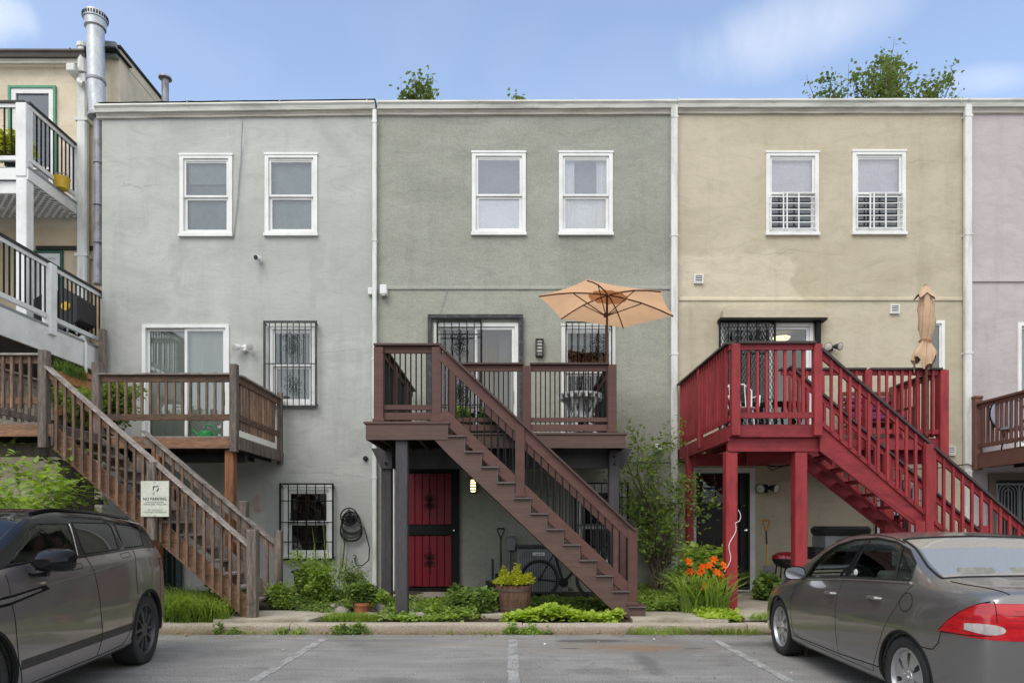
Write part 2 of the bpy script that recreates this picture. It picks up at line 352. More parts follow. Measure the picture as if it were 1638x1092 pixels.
def branches(base, n_stem, height, spread, seed, r0=.02, sub=4, seg=7, lean=(0, 0)):
    """grow stems; returns (MB of wood, leaf anchor points)"""
    g = random.Random(seed); mb = MB(); anchors = []
    def grow(p, d, ln, r, lev):
        pts = [Vector(p)]; n_ = seg if lev == 0 else 5
        for i in range(n_):
            d = (d+Vector((g.gauss(0, .16), g.gauss(0, .16), g.gauss(0, .1)+.05))).normalized()
            pts.append(pts[-1]+d*ln/n_)
        mb.tube(pts, [r*(1-.8*i/n_) for i in range(n_+1)], 5 if lev == 0 else 3, False)
        for i in range(1, n_+1):
            if lev > 0 or i > n_*.35:
                for q in range(2): anchors.append(pts[i]+Vector((g.gauss(0, 1), g.gauss(0, 1), g.gauss(0, 1)))*ln*.06)
        if lev < 2:
            for q in range(sub if lev == 0 else 3):
                i = g.randint(max(1, int(n_*.3)), n_); a = g.random()*2*PI
                dd = (d*.55+Vector((math.cos(a), math.sin(a), g.uniform(-.1, .6)))*.8).normalized()
                grow(pts[i], dd, ln*g.uniform(.28, .5), r*(1-.8*i/n_)*.65+.0015, lev+1)
    for s_ in range(n_stem):
        a = 2*PI*s_/n_stem+g.random(); q = g.uniform(.2, 1)
        d = Vector((math.cos(a)*spread*q+lean[0], math.sin(a)*spread*q+lean[1], 1)).normalized()
        grow(Vector(base)+Vector((g.uniform(-.05, .05), g.uniform(-.05, .05), 0)), d, height*g.uniform(.7, 1.05), r0*g.uniform(.7, 1.1), 0)
    return mb, anchors
def shrub(name, label, cat, base, n_stem, height, spread, seed, lm, lsize, per=5, r0=.012, sub=4, woodm='bark', jit=.06, lean=(0, 0), up=.5, aspect=.55, group=None, crown=None, stemname='stem'):
    t = thing(name, label, cat, base, group)
    mb, an = branches(base, n_stem, height, spread, seed, r0, sub, lean=lean)
    mb.build(stemname, woodm, t, fix=False)
    g = np.random.default_rng(seed); A = np.repeat(np.array([tuple(a) for a in an]), per, 0)
    A = A+g.normal(size=A.shape)*jit; A = A[A[:, 2] > base[2]+.02]
    leaves(crown or 'foliage', lm, A, lsize, t, aspect=aspect, up=up, seed=seed)
    return t
# ================================================================ materials
stucco('stucco_gray', (.435,.445,.425), (.37,.38,.365), (.485,.495,.475), .10, patches=[(-5.6,-2.2,5.3,8.0,(.365,.375,.35),.45),(-8.2,-5.7,2.4,5.5,(.48,.485,.47),.4),(-4.9,-2.7,1.2,2.4,(.33,.34,.32),.5),(-6.2,-3.4,5.9,6.8,(.47,.475,.46),.4),(-5.12,-4.92,1.78,2.12,(.42,.24,.19),.8),(-6.7,-6.5,6.2,7.2,(.34,.35,.33),.5),(-4.0,-3.75,5.9,7.2,(.335,.345,.325),.5),(-8.0,-6.9,8.9,9.5,(.46,.47,.45),.5)], cracks=[(2.55,-4.6,-2.66),(4.45,-8.1,-6.9),(5.0,-4.3,-2.9),(8.3,-8.1,-6.9)])
stucco('stucco_sage', (.312,.322,.280), (.272,.283,.243), (.352,.362,.318), .30, patches=[(-2.6,3.3,0,6.2,(.36,.36,.30),.5),(.35,.5,6.2,7.2,(.29,.29,.235),.5),(2.0,2.15,6.3,7.2,(.29,.29,.235),.5)], cracks=[(5.4,-1.9,-1.0),(8.2,-2.5,-1.2)], gscale=110.)
stucco('stucco_tan', (.48,.43,.325), (.425,.375,.275), (.53,.475,.37), .10, patches=[(3.4,5.7,5.9,6.95,(.61,.55,.42),.7),(5.7,6.6,5.9,6.9,(.46,.41,.29),.4),(5.9,6.5,4.3,6.1,(.48,.42,.30),.5),(6.4,8.3,4.4,5.9,(.54,.49,.39),.5),(6.3,6.5,6.4,7.2,(.42,.37,.27),.5),(8.2,8.4,6.2,7.2,(.42,.37,.27),.5)], cracks=[(6.95,4.4,6.3),(8.8,7.0,9.0),(2.4,5.0,7.5)])
stucco('stucco_pink', (.46,.415,.42), (.425,.38,.385), (.50,.455,.46), .08)
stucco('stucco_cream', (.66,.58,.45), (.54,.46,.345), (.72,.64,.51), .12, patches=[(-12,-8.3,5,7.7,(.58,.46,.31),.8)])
mat('white_vinyl', (.74,.75,.74), .45, .05, 2, bump=.0, finevar=.03, tint=(.62,.63,.61))
mat('white_metal', (.66,.68,.66), .42, .08, 2.5, stretch=(3,1,.6), bump=.03, finevar=.05, tint=(.47,.48,.45))
mat('gutter_metal', (.62,.62,.575), .45, .10, 1.6, stretch=(.8,1,5), bump=.05, finevar=.06, tint=(.40,.40,.36))
mat('cornice_paint', (.52,.50,.44), .7, .12, 2, stretch=(.7,1,4), tint=(.34,.32,.27))
mat('black_iron', (.012,.013,.014), .5, .15, 6, bump=.05, spec=.15)
mat('scuffed_iron', (.03,.032,.036), .55, .3, 9, bump=.1, tint=(.09,.09,.09))
mat('green_iron', (.02,.045,.045), .5, .2, 6)
mat('interior', (.05,.05,.05), .9, .2, 1, bump=0)
mat('interior_warm', (.14,.13,.12), .9, .2, 1, bump=0)
mat('roof_membrane', (.02,.02,.022), .7, .2, 3)
mat('brown_metal', (.075,.062,.055), .5, .15, 3)
mat('galvanised', (.50,.52,.55), .38, .12, 4, stretch=(1,1,.5), metal=.55, bump=.03, tint=(.36,.38,.40))
mat('old_galvanised', (.30,.31,.34), .5, .18, 4, metal=.3, bump=.05, tint=(.18,.16,.15))
mat('asphalt_bits', (.22,.21,.19), .9, .3, 10)
mat('concrete', (.42,.385,.32), .9, .15, 1.5, fine=50, finevar=.12, bump=.3, bscale=90, tint=(.27,.23,.18))
mat('kerb_base', (.40,.355,.285), .92, .18, 2.2, stretch=(.6,1,2), fine=40, finevar=.16, bump=.5, bscale=70, tint=(.24,.18,.12))
def kerbmat():
    m = newmat('kerb_concrete'); n = N(m); o = n('ShaderNodeOutputMaterial'); co = n('ShaderNodeNewGeometry').outputs['Position']; s = n('ShaderNodeSeparateXYZ', {'Vector': co})
    a = n('ShaderNodeTexNoise', {'Vector': co, 'Scale': 2.2, 'Detail': 7., 'Roughness': .68}).outputs['Fac']; g = n('ShaderNodeTexNoise', {'Vector': co, 'Scale': 60., 'Detail': 3.}).outputs['Fac']
    c = ramp(n, a, [(.3, (.27,.23,.18,1)), (.5, (.39,.35,.29,1)), (.72, (.47,.44,.38,1))])
    f = n('ShaderNodeMapRange', {'Value': n('ShaderNodeMath', {0: s.outputs['Z'], 1: n('ShaderNodeMath', {0: a, 1: .22}, operation='MULTIPLY').outputs[0]}, operation='SUBTRACT').outputs[0], 'From Min': -.10, 'From Max': .04, 'To Min': .8, 'To Max': 0.}).outputs[0]
    c = n('ShaderNodeMixRGB', {'Fac': f, 'Color1': c, 'Color2': (.21,.15,.10,1)}).outputs[0]
    c = n('ShaderNodeMixRGB', {'Fac': 1., 'Color1': c, 'Color2': ramp(n, g, [(.32, (.7,)*3), (.68, (1.25,)*3)])}, blend_type='MULTIPLY').outputs[0]
    b = n('ShaderNodeBsdfPrincipled', {'Base Color': c, 'Roughness': .92, 'Normal': n('ShaderNodeBump', {'Height': n('ShaderNodeMath', {0: g, 1: a}, operation='ADD').outputs[0], 'Strength': .6, 'Distance': .02}).outputs[0]})
    m.node_tree.links.new(b.outputs[0], o.inputs['Surface']); MATS['kerb_concrete'] = m
kerbmat()
mat('soil', (.075,.055,.038), .95, .3, 4, fine=30, finevar=.25, bump=.8, bscale=40)
mat('stone', (.32,.29,.25), .9, .25, 5, fine=40, finevar=.2, bump=.6, bscale=30)
mat('stripe_paint', (.36,.365,.36), .8, .25, 5, fine=45, finevar=.3, bump=.2, bscale=150, tint=(.17,.17,.17))
mat('bark', (.12,.095,.07), .9, .25, 12, stretch=(2,2,.5), bump=.5, bscale=40)
mat('green_stem', (.10,.14,.05), .7, .2, 8)
WD = dict(rough=.82, var=.32, fine=16, finevar=.26, bump=.35, bscale=22, rand=.22)
mat('old_wood', (.195,.122,.085), scale=2.2, stretch=(6,6,.7), tint=(.10,.072,.058), **WD)
mat('old_wood_x', (.17,.10,.066), scale=2.0, stretch=(.7,6,7), tint=(.07,.055,.046), **WD)
mat('old_wood_orange', (.265,.145,.09), scale=2.6, stretch=(.6,5,8), tint=(.13,.075,.05), **WD)
mat('old_wood_post', (.36,.155,.07), scale=2.5, stretch=(6,6,.5), tint=(.19,.10,.06), **WD)
mat('gray_wood', (.185,.15,.13), scale=2.2, stretch=(6,6,.6), tint=(.07,.056,.048), **WD)
mat('gray_wood_cap', (.30,.265,.245), scale=2.2, stretch=(.7,5,5), tint=(.16,.13,.11), **WD)
mat('cedar', (.42,.20,.08), scale=2.2, stretch=(.7,5,7), tint=(.25,.11,.05), **WD)
mat('brown_board', (.105,.050,.041), .6, .10, 1.5, stretch=(.5,3,6), fine=14, finevar=.06, bump=.08, bscale=20, rand=.08)
mat('brown_fascia', (.105,.064,.052), .65, .12, 1.5, stretch=(.35,3,8), fine=14, finevar=.10, bump=.12, bscale=16, rand=.06)
mat('brown_cap', (.075,.044,.038), .5, .10, 1.5, stretch=(.5,3,6), finevar=.06, bump=.06)
mat('charcoal_post', (.068,.064,.070), .75, .15, 2, stretch=(3,3,.5), fine=20, finevar=.12, bump=.2, bscale=25)
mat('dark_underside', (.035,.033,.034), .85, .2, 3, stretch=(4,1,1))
mat('red_paint', (.285,.029,.035), .55, .13, 2.5, stretch=(2.5,2.5,.7), fine=18, finevar=.08, bump=.12, bscale=18, rand=.12, tint=(.17,.017,.024))
mat('red_paint_x', (.245,.025,.032), .55, .13, 2.5, stretch=(.7,2.5,3), fine=18, finevar=.08, bump=.12, bscale=18, rand=.1, tint=(.14,.014,.021))
mat('dark_cap', (.055,.040,.040), .5, .15, 2, stretch=(.6,3,3), bump=.1)
mat('red_door', (.17,.010,.018), .38, .08, 3, stretch=(5,1,.6), bump=.04, rand=.05)
mat('mauve_brown', (.155,.068,.055), .6, .12, 2, stretch=(2,.6,2), rand=.08)
mat('white_paint', (.72,.73,.73), .5, .06, 2, bump=.04, finevar=.03, tint=(.58,.59,.58))
mat('blind_pale', (.84,.84,.87), .8, .06, 2, bump=0)
mat('blind_sage', (.17,.22,.205), .8, .15, 2.5, stretch=(1.5,1,.8), bump=0)
mat('blind_sage_pale', (.27,.33,.31), .8, .1, 2, bump=0)
mat('curtain_white', (.84,.84,.84), .85, .12, 3, stretch=(9,1,.3), finevar=.1, bump=0)
mat('sheer_gray', (.16,.165,.165), .85, .25, 2, bump=0)
mat('curtain_gray', (.34,.36,.35), .85, .2, 3, stretch=(8,1,.3), finevar=.15, bump=0)
mat('curtain_orange', (.30,.19,.06), .85, .2, 3, stretch=(8,1,.3), finevar=.15, bump=0)
mat('film_lilac', (.66,.62,.69), .8, .1, 2, bump=0, tint=(.50,.44,.48))
glass('pane_glass', .13, (.82,.86,.86), wav=.05); glass('pane_dark', .10, (.55,.6,.6)); glass('pane_milky', .22, (.86,.87,.87), .04, .05, wsc=3.2)
mat('terracotta', (.42,.15,.075), .8, .15, 6, bump=.1); mat('white_plastic', (.72,.73,.72), .4, .03, 3, bump=0, finevar=.02)
mat('black_plastic', (.02,.02,.021), .45, .1, 5, bump=.04); mat('gray_metal', (.28,.30,.32), .45, .12, 5, metal=.2)
mat('rubber', (.028,.028,.028), .75, .15, 8, bump=.1, objco=True); mat('chrome', (.75,.75,.76), .12, .02, 3, metal=1, bump=0)
leafmat('leaf_bright', (.125,.19,.045), (.215,.31,.07), (.31,.41,.11)); leafmat('leaf_mid', (.08,.13,.04), (.145,.22,.06), (.22,.30,.085))
leafmat('leaf_dark', (.035,.075,.02), (.065,.125,.03), (.11,.18,.045)); leafmat('leaf_lime', (.20,.29,.04), (.32,.42,.06), (.41,.51,.10))
leafmat('leaf_yellow', (.19,.22,.012), (.34,.36,.025), (.46,.44,.04)); leafmat('grass', (.10,.16,.03), (.19,.28,.05), (.30,.38,.10))
leafmat('dry', (.10,.065,.03), (.20,.13,.06), (.30,.22,.11), trans=.1); leafmat('petal', (.55,.11,.01), (.70,.17,.015), (.75,.26,.03), trans=.25)
leafmat('leaf_tree', (.055,.085,.03), (.11,.155,.05), (.19,.235,.085))
leafmat('red_petal', (.45,.02,.02), (.6,.03,.03), (.6,.1,.03))

def asphalt():
    m = newmat('asphalt'); n = N(m); lk = m.node_tree.links.new
    o = n('ShaderNodeOutputMaterial'); b = n('ShaderNodeBsdfPrincipled', {'Roughness': .88, 'Specular IOR Level': .3})
    co = n('ShaderNodeNewGeometry').outputs['Position']; s = n('ShaderNodeSeparateXYZ', {'Vector': co})
    a = n('ShaderNodeTexNoise', {'Vector': co, 'Scale': .8, 'Detail': 7., 'Roughness': .62, 'Distortion': .7}).outputs['Fac']
    c = ramp(n, a, [(.28, (.175,.173,.168,1)), (.5, (.235,.232,.226,1)), (.74, (.29,.285,.277,1))])
    vst = n('ShaderNodeVectorMath', {0: co, 1: (.5, 3.2, 1)}, operation='MULTIPLY').outputs[0]
    bb = n('ShaderNodeTexNoise', {'Vector': vst, 'Scale': 1.3, 'Detail': 6., 'Roughness': .65, 'Distortion': 1.}).outputs['Fac']
    c = n('ShaderNodeMixRGB', {'Fac': 1., 'Color1': c, 'Color2': ramp(n, bb, [(.32, (.82,)*3), (.5, (1,)*3), (.7, (1.2, 1.19, 1.17))])}, blend_type='MULTIPLY').outputs[0]
    g1 = n('ShaderNodeTexNoise', {'Vector': co, 'Scale': 75., 'Detail': 3., 'Roughness': .7}).outputs['Fac']
    c = n('ShaderNodeMixRGB', {'Fac': 1., 'Color1': c, 'Color2': ramp(n, g1, [(.34, (.42,)*3), (.5, (.97,)*3), (.66, (1.65,)*3)])}, blend_type='MULTIPLY').outputs[0]
    wv = n('ShaderNodeTexNoise', {'Vector': co, 'Scale': 3.2, 'Detail': 6., 'Roughness': .7}).outputs['Fac']
    def ell(x, y, rx, ry, col, amt, soft=.5, ring=None):
        nonlocal c
        dx = n('ShaderNodeMath', {0: n('ShaderNodeMath', {0: s.outputs['X'], 1: x}, operation='SUBTRACT').outputs[0], 1: rx}, operation='DIVIDE').outputs[0]
        dy = n('ShaderNodeMath', {0: n('ShaderNodeMath', {0: s.outputs['Y'], 1: y}, operation='SUBTRACT').outputs[0], 1: ry}, operation='DIVIDE').outputs[0]
        d2 = n('ShaderNodeVectorMath', {0: n('ShaderNodeCombineXYZ', {'X': dx, 'Y': dy}).outputs[0]}, operation='LENGTH').outputs['Value']
        d2 = n('ShaderNodeMath', {0: d2, 1: n('ShaderNodeMath', {0: wv, 1: 1.6}, operation='MULTIPLY').outputs[0]}, operation='ADD').outputs[0]
        f = n('ShaderNodeMapRange', {'Value': d2, 'From Min': 1.8-soft, 'From Max': 1.8+soft*.3, 'To Min': amt, 'To Max': 0.}).outputs[0]
        f = n('ShaderNodeMath', {0: f, 1: ramp(n, g1, [(.3, (.5,)*3), (.6, (1,)*3)])}, operation='MULTIPLY').outputs[0]
        c = n('ShaderNodeMixRGB', {'Fac': f, 'Color1': c, 'Color2': (*col, 1)}).outputs[0]
    ell(1.35, 8.45, 1.25, .55, (.19,.155,.12), .55); ell(1.55, 8.35, .62, .2, (.25,.15,.085), .7, .35); ell(1.1, 8.85, .6, .13, (.06,.06,.062), .8, .3)
    ell(.72, 8.3, .16, .05, (.07,.062,.055), .9, .3); ell(2.25, 8.3, .15, .05, (.075,.07,.065), .8, .3)
    ell(1.5, 6.35, 1.1, .12, (.045,.045,.047), .9, .3); ell(1.5, 7.4, .12, .7, (.09,.09,.09), .6)
    ell(-.7, 8.6, 1.0, .12, (.27,.24,.205), .7); ell(-.3, 7.2, .8, .35, (.22,.22,.215), .6); ell(-1.6, 7.6, .9, .5, (.20,.20,.20), .5)
    ell(0, 9.42, 12, .09, (.15,.095,.06), .75, .5)
    ell(-1.1, 6.5, .55, .22, (.10,.098,.095), .6); ell(-3.3, 8.0, .5, .3, (.11,.108,.105), .5); ell(.9, 7.0, .35, .2, (.10,.10,.10), .5); ell(3.0, 8.6, .5, .2, (.09,.088,.085), .6); ell(-1.9, 8.9, .9, .10, (.12,.115,.11), .6)
    ck = n('ShaderNodeTexVoronoi', {'Vector': n('ShaderNodeVectorMath', {0: co, 1: n('ShaderNodeTexNoise', {'Vector': co, 'Scale': 2., 'Detail': 4.}).outputs['Color']}, operation='ADD').outputs[0], 'Scale': .55}, feature='DISTANCE_TO_EDGE').outputs['Distance']
    c = n('ShaderNodeMixRGB', {'Fac': ramp(n, ck, [(0., (.32,)*3), (.007, (0,)*3)]), 'Color1': c, 'Color2': (.05,.05,.05,1)}).outputs[0]
    lk(c, b.inputs['Base Color'])
    bp = n('ShaderNodeBump', {'Height': g1, 'Strength': .5, 'Distance': .012}); lk(bp.outputs[0], b.inputs['Normal'])
    lk(b.outputs[0], o.inputs['Surface']); MATS['asphalt'] = m
asphalt()

# ================================================================ ground
struct(MB().add([(-250,-250,0),(250,-250,0),(250,9.47,0),(-250,9.47,0)], [(0,1,2,3)]).build('parking_lot', 'asphalt'))
struct(MB().add([(-250,14.2,-.02),(250,14.2,-.02),(250,400,-.02),(-250,400,-.02)], [(0,1,2,3)]).build('rear_ground', 'soil'))
for x in (-2.45, .04, 2.68):
    mb = MB(); n_ = 40; pts = []
    g = random.Random(int(x*100)+900)
    L_ = [(x-.055+g.uniform(-.008,.008)-.012*0, 3.2+i*5.75/n_) for i in range(n_+1)]; R_ = [(x+.055+g.uniform(-.008,.008), y) for _, y in L_]
    mb.add([(a, y, .004) for a, y in L_]+[(a, y, .004) for a, y in R_], [(i, n_+1+i, n_+2+i, i+1) for i in range(n_)])
    struct(mb.build('parking_stripe', 'stripe_paint'))
# kerb: cast sections with open joints
kt = bpy.data.objects.new('kerb', None); COL.objects.link(kt); kt.location = (0, 9.55, 0); OFF['kerb'] = Vector((0, 9.55, 0)); struct(kt)
xs = [-16, -12.6, -9.3, -6.4, -5.1, -3.05, .18, 3.3, 6.4, 9.5, 12.6, 16]
for a, b in zip(xs, xs[1:]):
    g = random.Random(int(a*10)); dz = g.uniform(-.006, .006)
    n_ = 14; V = []; 
    prof = [(9.455, -.05), (9.468, .085), (9.478, .112), (9.505, .128), (9.64, .132), (9.66, .05)]
    for i in range(n_+1):
        x = a+.006+(b-a-.012)*i/n_
        for (y, z) in prof: V.append((x, y+g.uniform(-.006, .006), z+dz+(g.uniform(-.004, .004) if z > 0 else 0)))
    k = len(prof)
    Fc = [(i*k+j, i*k+j+1, (i+1)*k+j+1, (i+1)*k+j) for i in range(n_) for j in range(k-1)]+[tuple(range(k)), tuple(n_*k+j for j in range(k-1, -1, -1))]
    MB().add(V, Fc).build('kerb_section', 'kerb_concrete', kt, smooth=True)
def gz(x, y): return .11+(y-9.6)*.02+.018*math.sin(x*2.1)*math.sin(y*1.7+x)
nx, ny = 160, 22; V = []
for j in range(ny+1):
    for i in range(nx+1):
        x = -16+32*i/nx; y = 9.6+4.7*j/ny; V.append((x, y, gz(x, y)+rnd.uniform(-.008, .008)))
struct(MB().add(V, [(j*(nx+1)+i, j*(nx+1)+i+1, (j+1)*(nx+1)+i+1, (j+1)*(nx+1)+i) for j in range(ny) for i in range(nx)]).build('garden_soil', 'soil', smooth='all'))
def slab(name, poly, z, m='concrete', th=.08):
    mb = MB(); mb.prism(poly, z-th, z, 'xy'); return struct(mb.build(name, m))
slab('concrete_path', [(-4.2, 9.67), (-2.85, 9.67), (-2.55, 10.75), (-4.1, 10.75)], .165)
slab('concrete_path', [(1.75, 9.67), (3.1, 9.67), (2.75, 10.6), (1.8, 10.6)], .165)
slab('concrete_path', [(3.3, 9.9), (4.5, 9.67), (6.6, 9.67), (6.6, 13.64), (3.62, 13.64), (3.5, 10.5)], .185)
slab('concrete_path', [(6.62, 9.67), (9.4, 9.67), (9.4, 13.64), (6.62, 13.64)], .18)
slab('concrete_path', [(-8.6, 11.2), (-5.9, 11.2), (-5.9, 13.64), (-8.6, 13.64)], .17)
slab('concrete_path', [(-2.4, 12.3), (-.6, 12.3), (-.6, 13.64), (-2.4, 13.64)], .19)

# ================================================================ house builders
def grid_wall(mb, x0, x1, z0, z1, Y, ops, th=.22):
    X = sorted({x0, x1, *[o[0] for o in ops], *[o[1] for o in ops]}); Z = sorted({z0, z1, *[o[2] for o in ops], *[o[3] for o in ops]})
    def hole(a, c): return any(o[0] < a < o[1] and o[2] < c < o[3] for o in ops)
    for i in range(len(X)-1):
        for j in range(len(Z)-1):
            if hole((X[i]+X[i+1])/2, (Z[j]+Z[j+1])/2): continue
            mb.add([(X[i],Y,Z[j]),(X[i+1],Y,Z[j]),(X[i+1],Y,Z[j+1]),(X[i],Y,Z[j+1])], [(0,1,2,3)])
    for (a, b, c, d) in ops:
        mb.add([(a,Y,c),(b,Y,c),(b,Y,d),(a,Y,d),(a,Y+th,c),(b,Y+th,c),(b,Y+th,d),(a,Y+th,d)], [(0,4,5,1),(1,5,6,2),(2,6,7,3),(3,7,4,0)])
def house(name, label, x0, x1, Y, ztop, stuc, ops, depth=9., zb=.02, group='row houses', floors=(2.85, 5.95)):
    t = thing(name, label, 'house', (x0, Y, zb), group)
    mb = MB(); o2 = [(min(a, b)+.035, max(a, b)-.035, min(c, d)+.035, max(c, d)-.035) for a, b, c, d in ops]
    grid_wall(mb, x0, x1, zb, ztop, Y, o2)
    mb.add([(x0,Y,zb),(x0,Y+depth,zb),(x0,Y+depth,ztop),(x0,Y,ztop)], [(0,1,2,3)])
    mb.add([(x1,Y,zb),(x1,Y+depth,zb),(x1,Y+depth,ztop),(x1,Y,ztop)], [(3,2,1,0)])
    mb.add([(x0,Y+depth,zb),(x1,Y+depth,zb),(x1,Y+depth,ztop),(x0,Y+depth,ztop)], [(3,2,1,0)])
    mb.build('wall', stuc, t, fix=False)
    mb = MB(); mb.box(x0+.01, x1-.01, Y+.25, Y+depth-.02, ztop-.12, ztop-.01); mb.build('roof', 'roof_membrane', t)
    mb = MB()
    for f in floors: mb.box(x0+.02, x1-.02, Y+.24, Y+depth-.05, f-.15, f)
    mb.box(x0+.02, x1-.02, Y+2.6, Y+2.65, zb, ztop-.2)
    mb.build('interior_floor', 'interior_warm', t); return t
def fpx(a, b, c, d, Y=FY): return (PX(a, Y), PX(b, Y), PZ(d, Y), PZ(c, Y))
def frame(mb, x0, x1, z0, z1, w_, y0, y1, wb=None, wt=None):
    wb = w_ if wb is None else wb; wt = w_ if wt is None else wt
    mb.box(x0, x0+w_, y0, y1, z0, z1); mb.box(x1-w_, x1, y0, y1, z0, z1)
    mb.box(x0+w_, x1-w_, y0, y1, z1-wt, z1); 
    if wb: mb.box(x0+w_, x1-w_, y0, y1, z0, z0+wb)
def curtain(parent, name, m, x0, x1, z0, z1, y, fold=.09, amp=.02, n_=None):
    n_ = n_ or max(6, int((x1-x0)/.025)); V = []
    for k, z in enumerate((z0, z1)):
        for i in range(n_+1):
            x = x0+(x1-x0)*i/n_; V.append((x, y+amp*math.sin(x/fold*2*PI)+amp*.5*math.sin(x/fold*3.7+1), z))
    return MB().add(V, [(i, i+1, n_+2+i, n_+1+i) for i in range(n_)]).build(name, m, parent, smooth='all', fix=False)
def sash_window(h, op, Y=FY, rail=None, glass_u='pane_glass', glass_l='pane_glass', trim=.075, proud=.03, label=None):
    x0, x1, z0, z1 = op; mb = MB()
    frame(mb, x0, x1, z0, z1, trim, Y-proud, Y+.08, wt=trim*.9)
    mb.box(x0-.015, x1+.015, Y-proud-.03, Y+.03, z0-.03, z0+.028)        # sill
    mb.box(x0-.012, x1+.012, Y-proud-.012, Y+.02, z1-.008, z1+.03)       # head drip
    a, b, c, d = x0+trim+.002, x1-trim-.002, z0+trim+.002, z1-trim*.9-.002
    zm = rail if rail else (c+d)/2
    frame(mb, a, b, zm-.02, d, .045, Y+.0, Y+.035, wb=.04)
    mb.box(a+.002, b-.002, Y+.012, Y+.05, d-.07, d-.048)
    mb2 = MB(); frame(mb, a+.001, b-.001, c, zm-.022, .055, Y+.034, Y+.068, wt=.045)
    wd = mb.build('window', 'white_vinyl', h)
    if label: wd['label'] = label
    MB().add([(a+.03,Y+.018,zm+.01),(b-.03,Y+.018,zm+.01),(b-.03,Y+.018,d-.04),(a+.03,Y+.018,d-.04)], [(0,1,2,3)]).build('pane', glass_u, wd, fix=False)
    MB().add([(a+.04,Y+.052,c+.04),(b-.04,Y+.052,c+.04),(b-.04,Y+.052,zm-.05),(a+.04,Y+.052,zm-.05)], [(0,1,2,3)]).build('pane', glass_l, wd, fix=False)
    return wd, (a, b, c, d, zm)
def scroll_pair(mb, cx, cz, s_, y, r=.006):
    for sg in (-1, 1):
        for up in (-1, 1):
            p = spiral(cx+sg*s_*.45, cz+up*s_*.55, s_*.40, 1.4, PI if sg > 0 else 0, sg*up)
            mb.tube([(a, y, b) for a, b in p], r, 4)
            mb.tube([(cx, y, cz+up*s_*1.15), (cx+sg*s_*.25, y, cz+up*s_*.85), (cx+sg*s_*.12, y, cz+up*s_*.5), (cx+sg*s_*.05, y, cz)], r, 4)
    mb.tube([(cx, y, cz-s_*1.5), (cx, y, cz+s_*1.5)], r*1.3, 4)
def bars(parent, x0, x1, z0, z1, y, nv, hz=(), fr=.03, m='black_iron', scrolls=(), r=.008, name='security_bars', depth=.03):
    mb = MB(); frame(mb, x0, x1, z0, z1, fr, y, y+depth)
    for i in range(1, nv+1):
        x = x0+(x1-x0)*i/(nv+1); mb.bar((x, y+depth*.5, z0), (x, y+depth*.5, z1), r*2, r*2, (0, 1, 0))
    for z in hz: mb.bar((x0, y+depth*.4, z), (x1, y+depth*.4, z), .02, .012, (0, 1, 0))
    for (cx, cz, s_) in scrolls: scroll_pair(mb, cx, cz, s_, y-.006)
    for sx in (x0+.02, x1-.02):
        for sz in (z0+.06, z1-.06): mb.box(sx-.015, sx+.015, y+depth, y+.11, sz-.015, sz+.015)
    return mb.build(name, m, parent)
def slider(h, op, Y=FY, trim=.07, mid=.5, left='pane_glass', right='pane_glass', fm='white_vinyl', name='sliding_door'):
    x0, x1, z0, z1 = op; mb = MB(); frame(mb, x0, x1, z0, z1, trim, Y-.03, Y+.1, wb=.05)
    a, b, c, d = x0+trim+.002, x1-trim-.002, z0+.052, z1-trim-.002; xm = a+(b-a)*mid
    frame(mb, a, xm+.03, c, d, .05, Y+.045, Y+.075); frame(mb, xm-.03, b, c, d, .055, Y+.005, Y+.04)
    t = mb.build(name, fm, h)
    MB().add([(a+.04,Y+.06,c+.04),(xm,Y+.06,c+.04),(xm,Y+.06,d-.04),(a+.04,Y+.06,d-.04)], [(0,1,2,3)]).build('pane', left, t, fix=False)
    MB().add([(xm+.02,Y+.022,c+.045),(b-.045,Y+.022,c+.045),(b-.045,Y+.022,d-.045),(xm+.02,Y+.022,d-.045)], [(0,1,2,3)]).build('pane', right, t, fix=False)
    MB().cbox(b-.045, b-.018, Y-.03, Y+.004, c+.85, c+1.1).build('handle', 'white_plastic', t)
    return t, (a, b, c, d, xm)
def gutter(h, x0, x1, Y, z, zr=None, m='gutter_metal', cap=True):
    "K-profile gutter with a cornice board below, slightly wavy along its length"
    zr = z if zr is None else zr; n_ = 24; prof = [(-.02,0),(-.15,0),(-.155,-.035),(-.125,-.07),(-.11,-.14),(-.02,-.15)]; V = []
    for i in range(n_+1):
        t = i/n_; x = x0+(x1-x0)*t; zz = z+(zr-z)*t+.0015*math.sin(i*1.3+x0)
        for (dy, dz) in prof: V.append((x, Y+dy, zz+dz))
    k = len(prof); Fc = [(i*k+j, i*k+j+1, (i+1)*k+j+1, (i+1)*k+j) for i in range(n_) for j in range(k-1)]+[tuple(range(k)), tuple(n_*k+j for j in range(k))]
    mb = MB(); mb.add(V, Fc)
    for x in (x0+.02+(x1-x0)*q for q in (0, .33, .66, .97)): mb.box(x-.012, x+.012, Y-.158, Y-.01, z-.012+(zr-z)*((x-x0)/(x1-x0))-.04, z+.012+(zr-z)*((x-x0)/(x1-x0)))
    g = mb.build('gutter', m, h)
    mb = MB(); V = []; prof = [(.0,-.12),(-.06,-.13),(-.065,-.17),(-.05,-.185),(-.045,-.225),(.0,-.235)]
    for i in range(n_+1):
        t = i/n_; x = x0+(x1-x0)*t; zz = z+(zr-z)*t+.0025*math.sin(i*.9+x0*2)
        for (dy, dz) in prof: V.append((x, Y+dy, zz+dz))
    mb.add(V, [(i*k+j, i*k+j+1, (i+1)*k+j+1, (i+1)*k+j) for i in range(n_) for j in range(k-1)]+[tuple(range(k)), tuple(n_*k+j for j in range(k))])
    mb.build('cornice', 'cornice_paint', h); return g
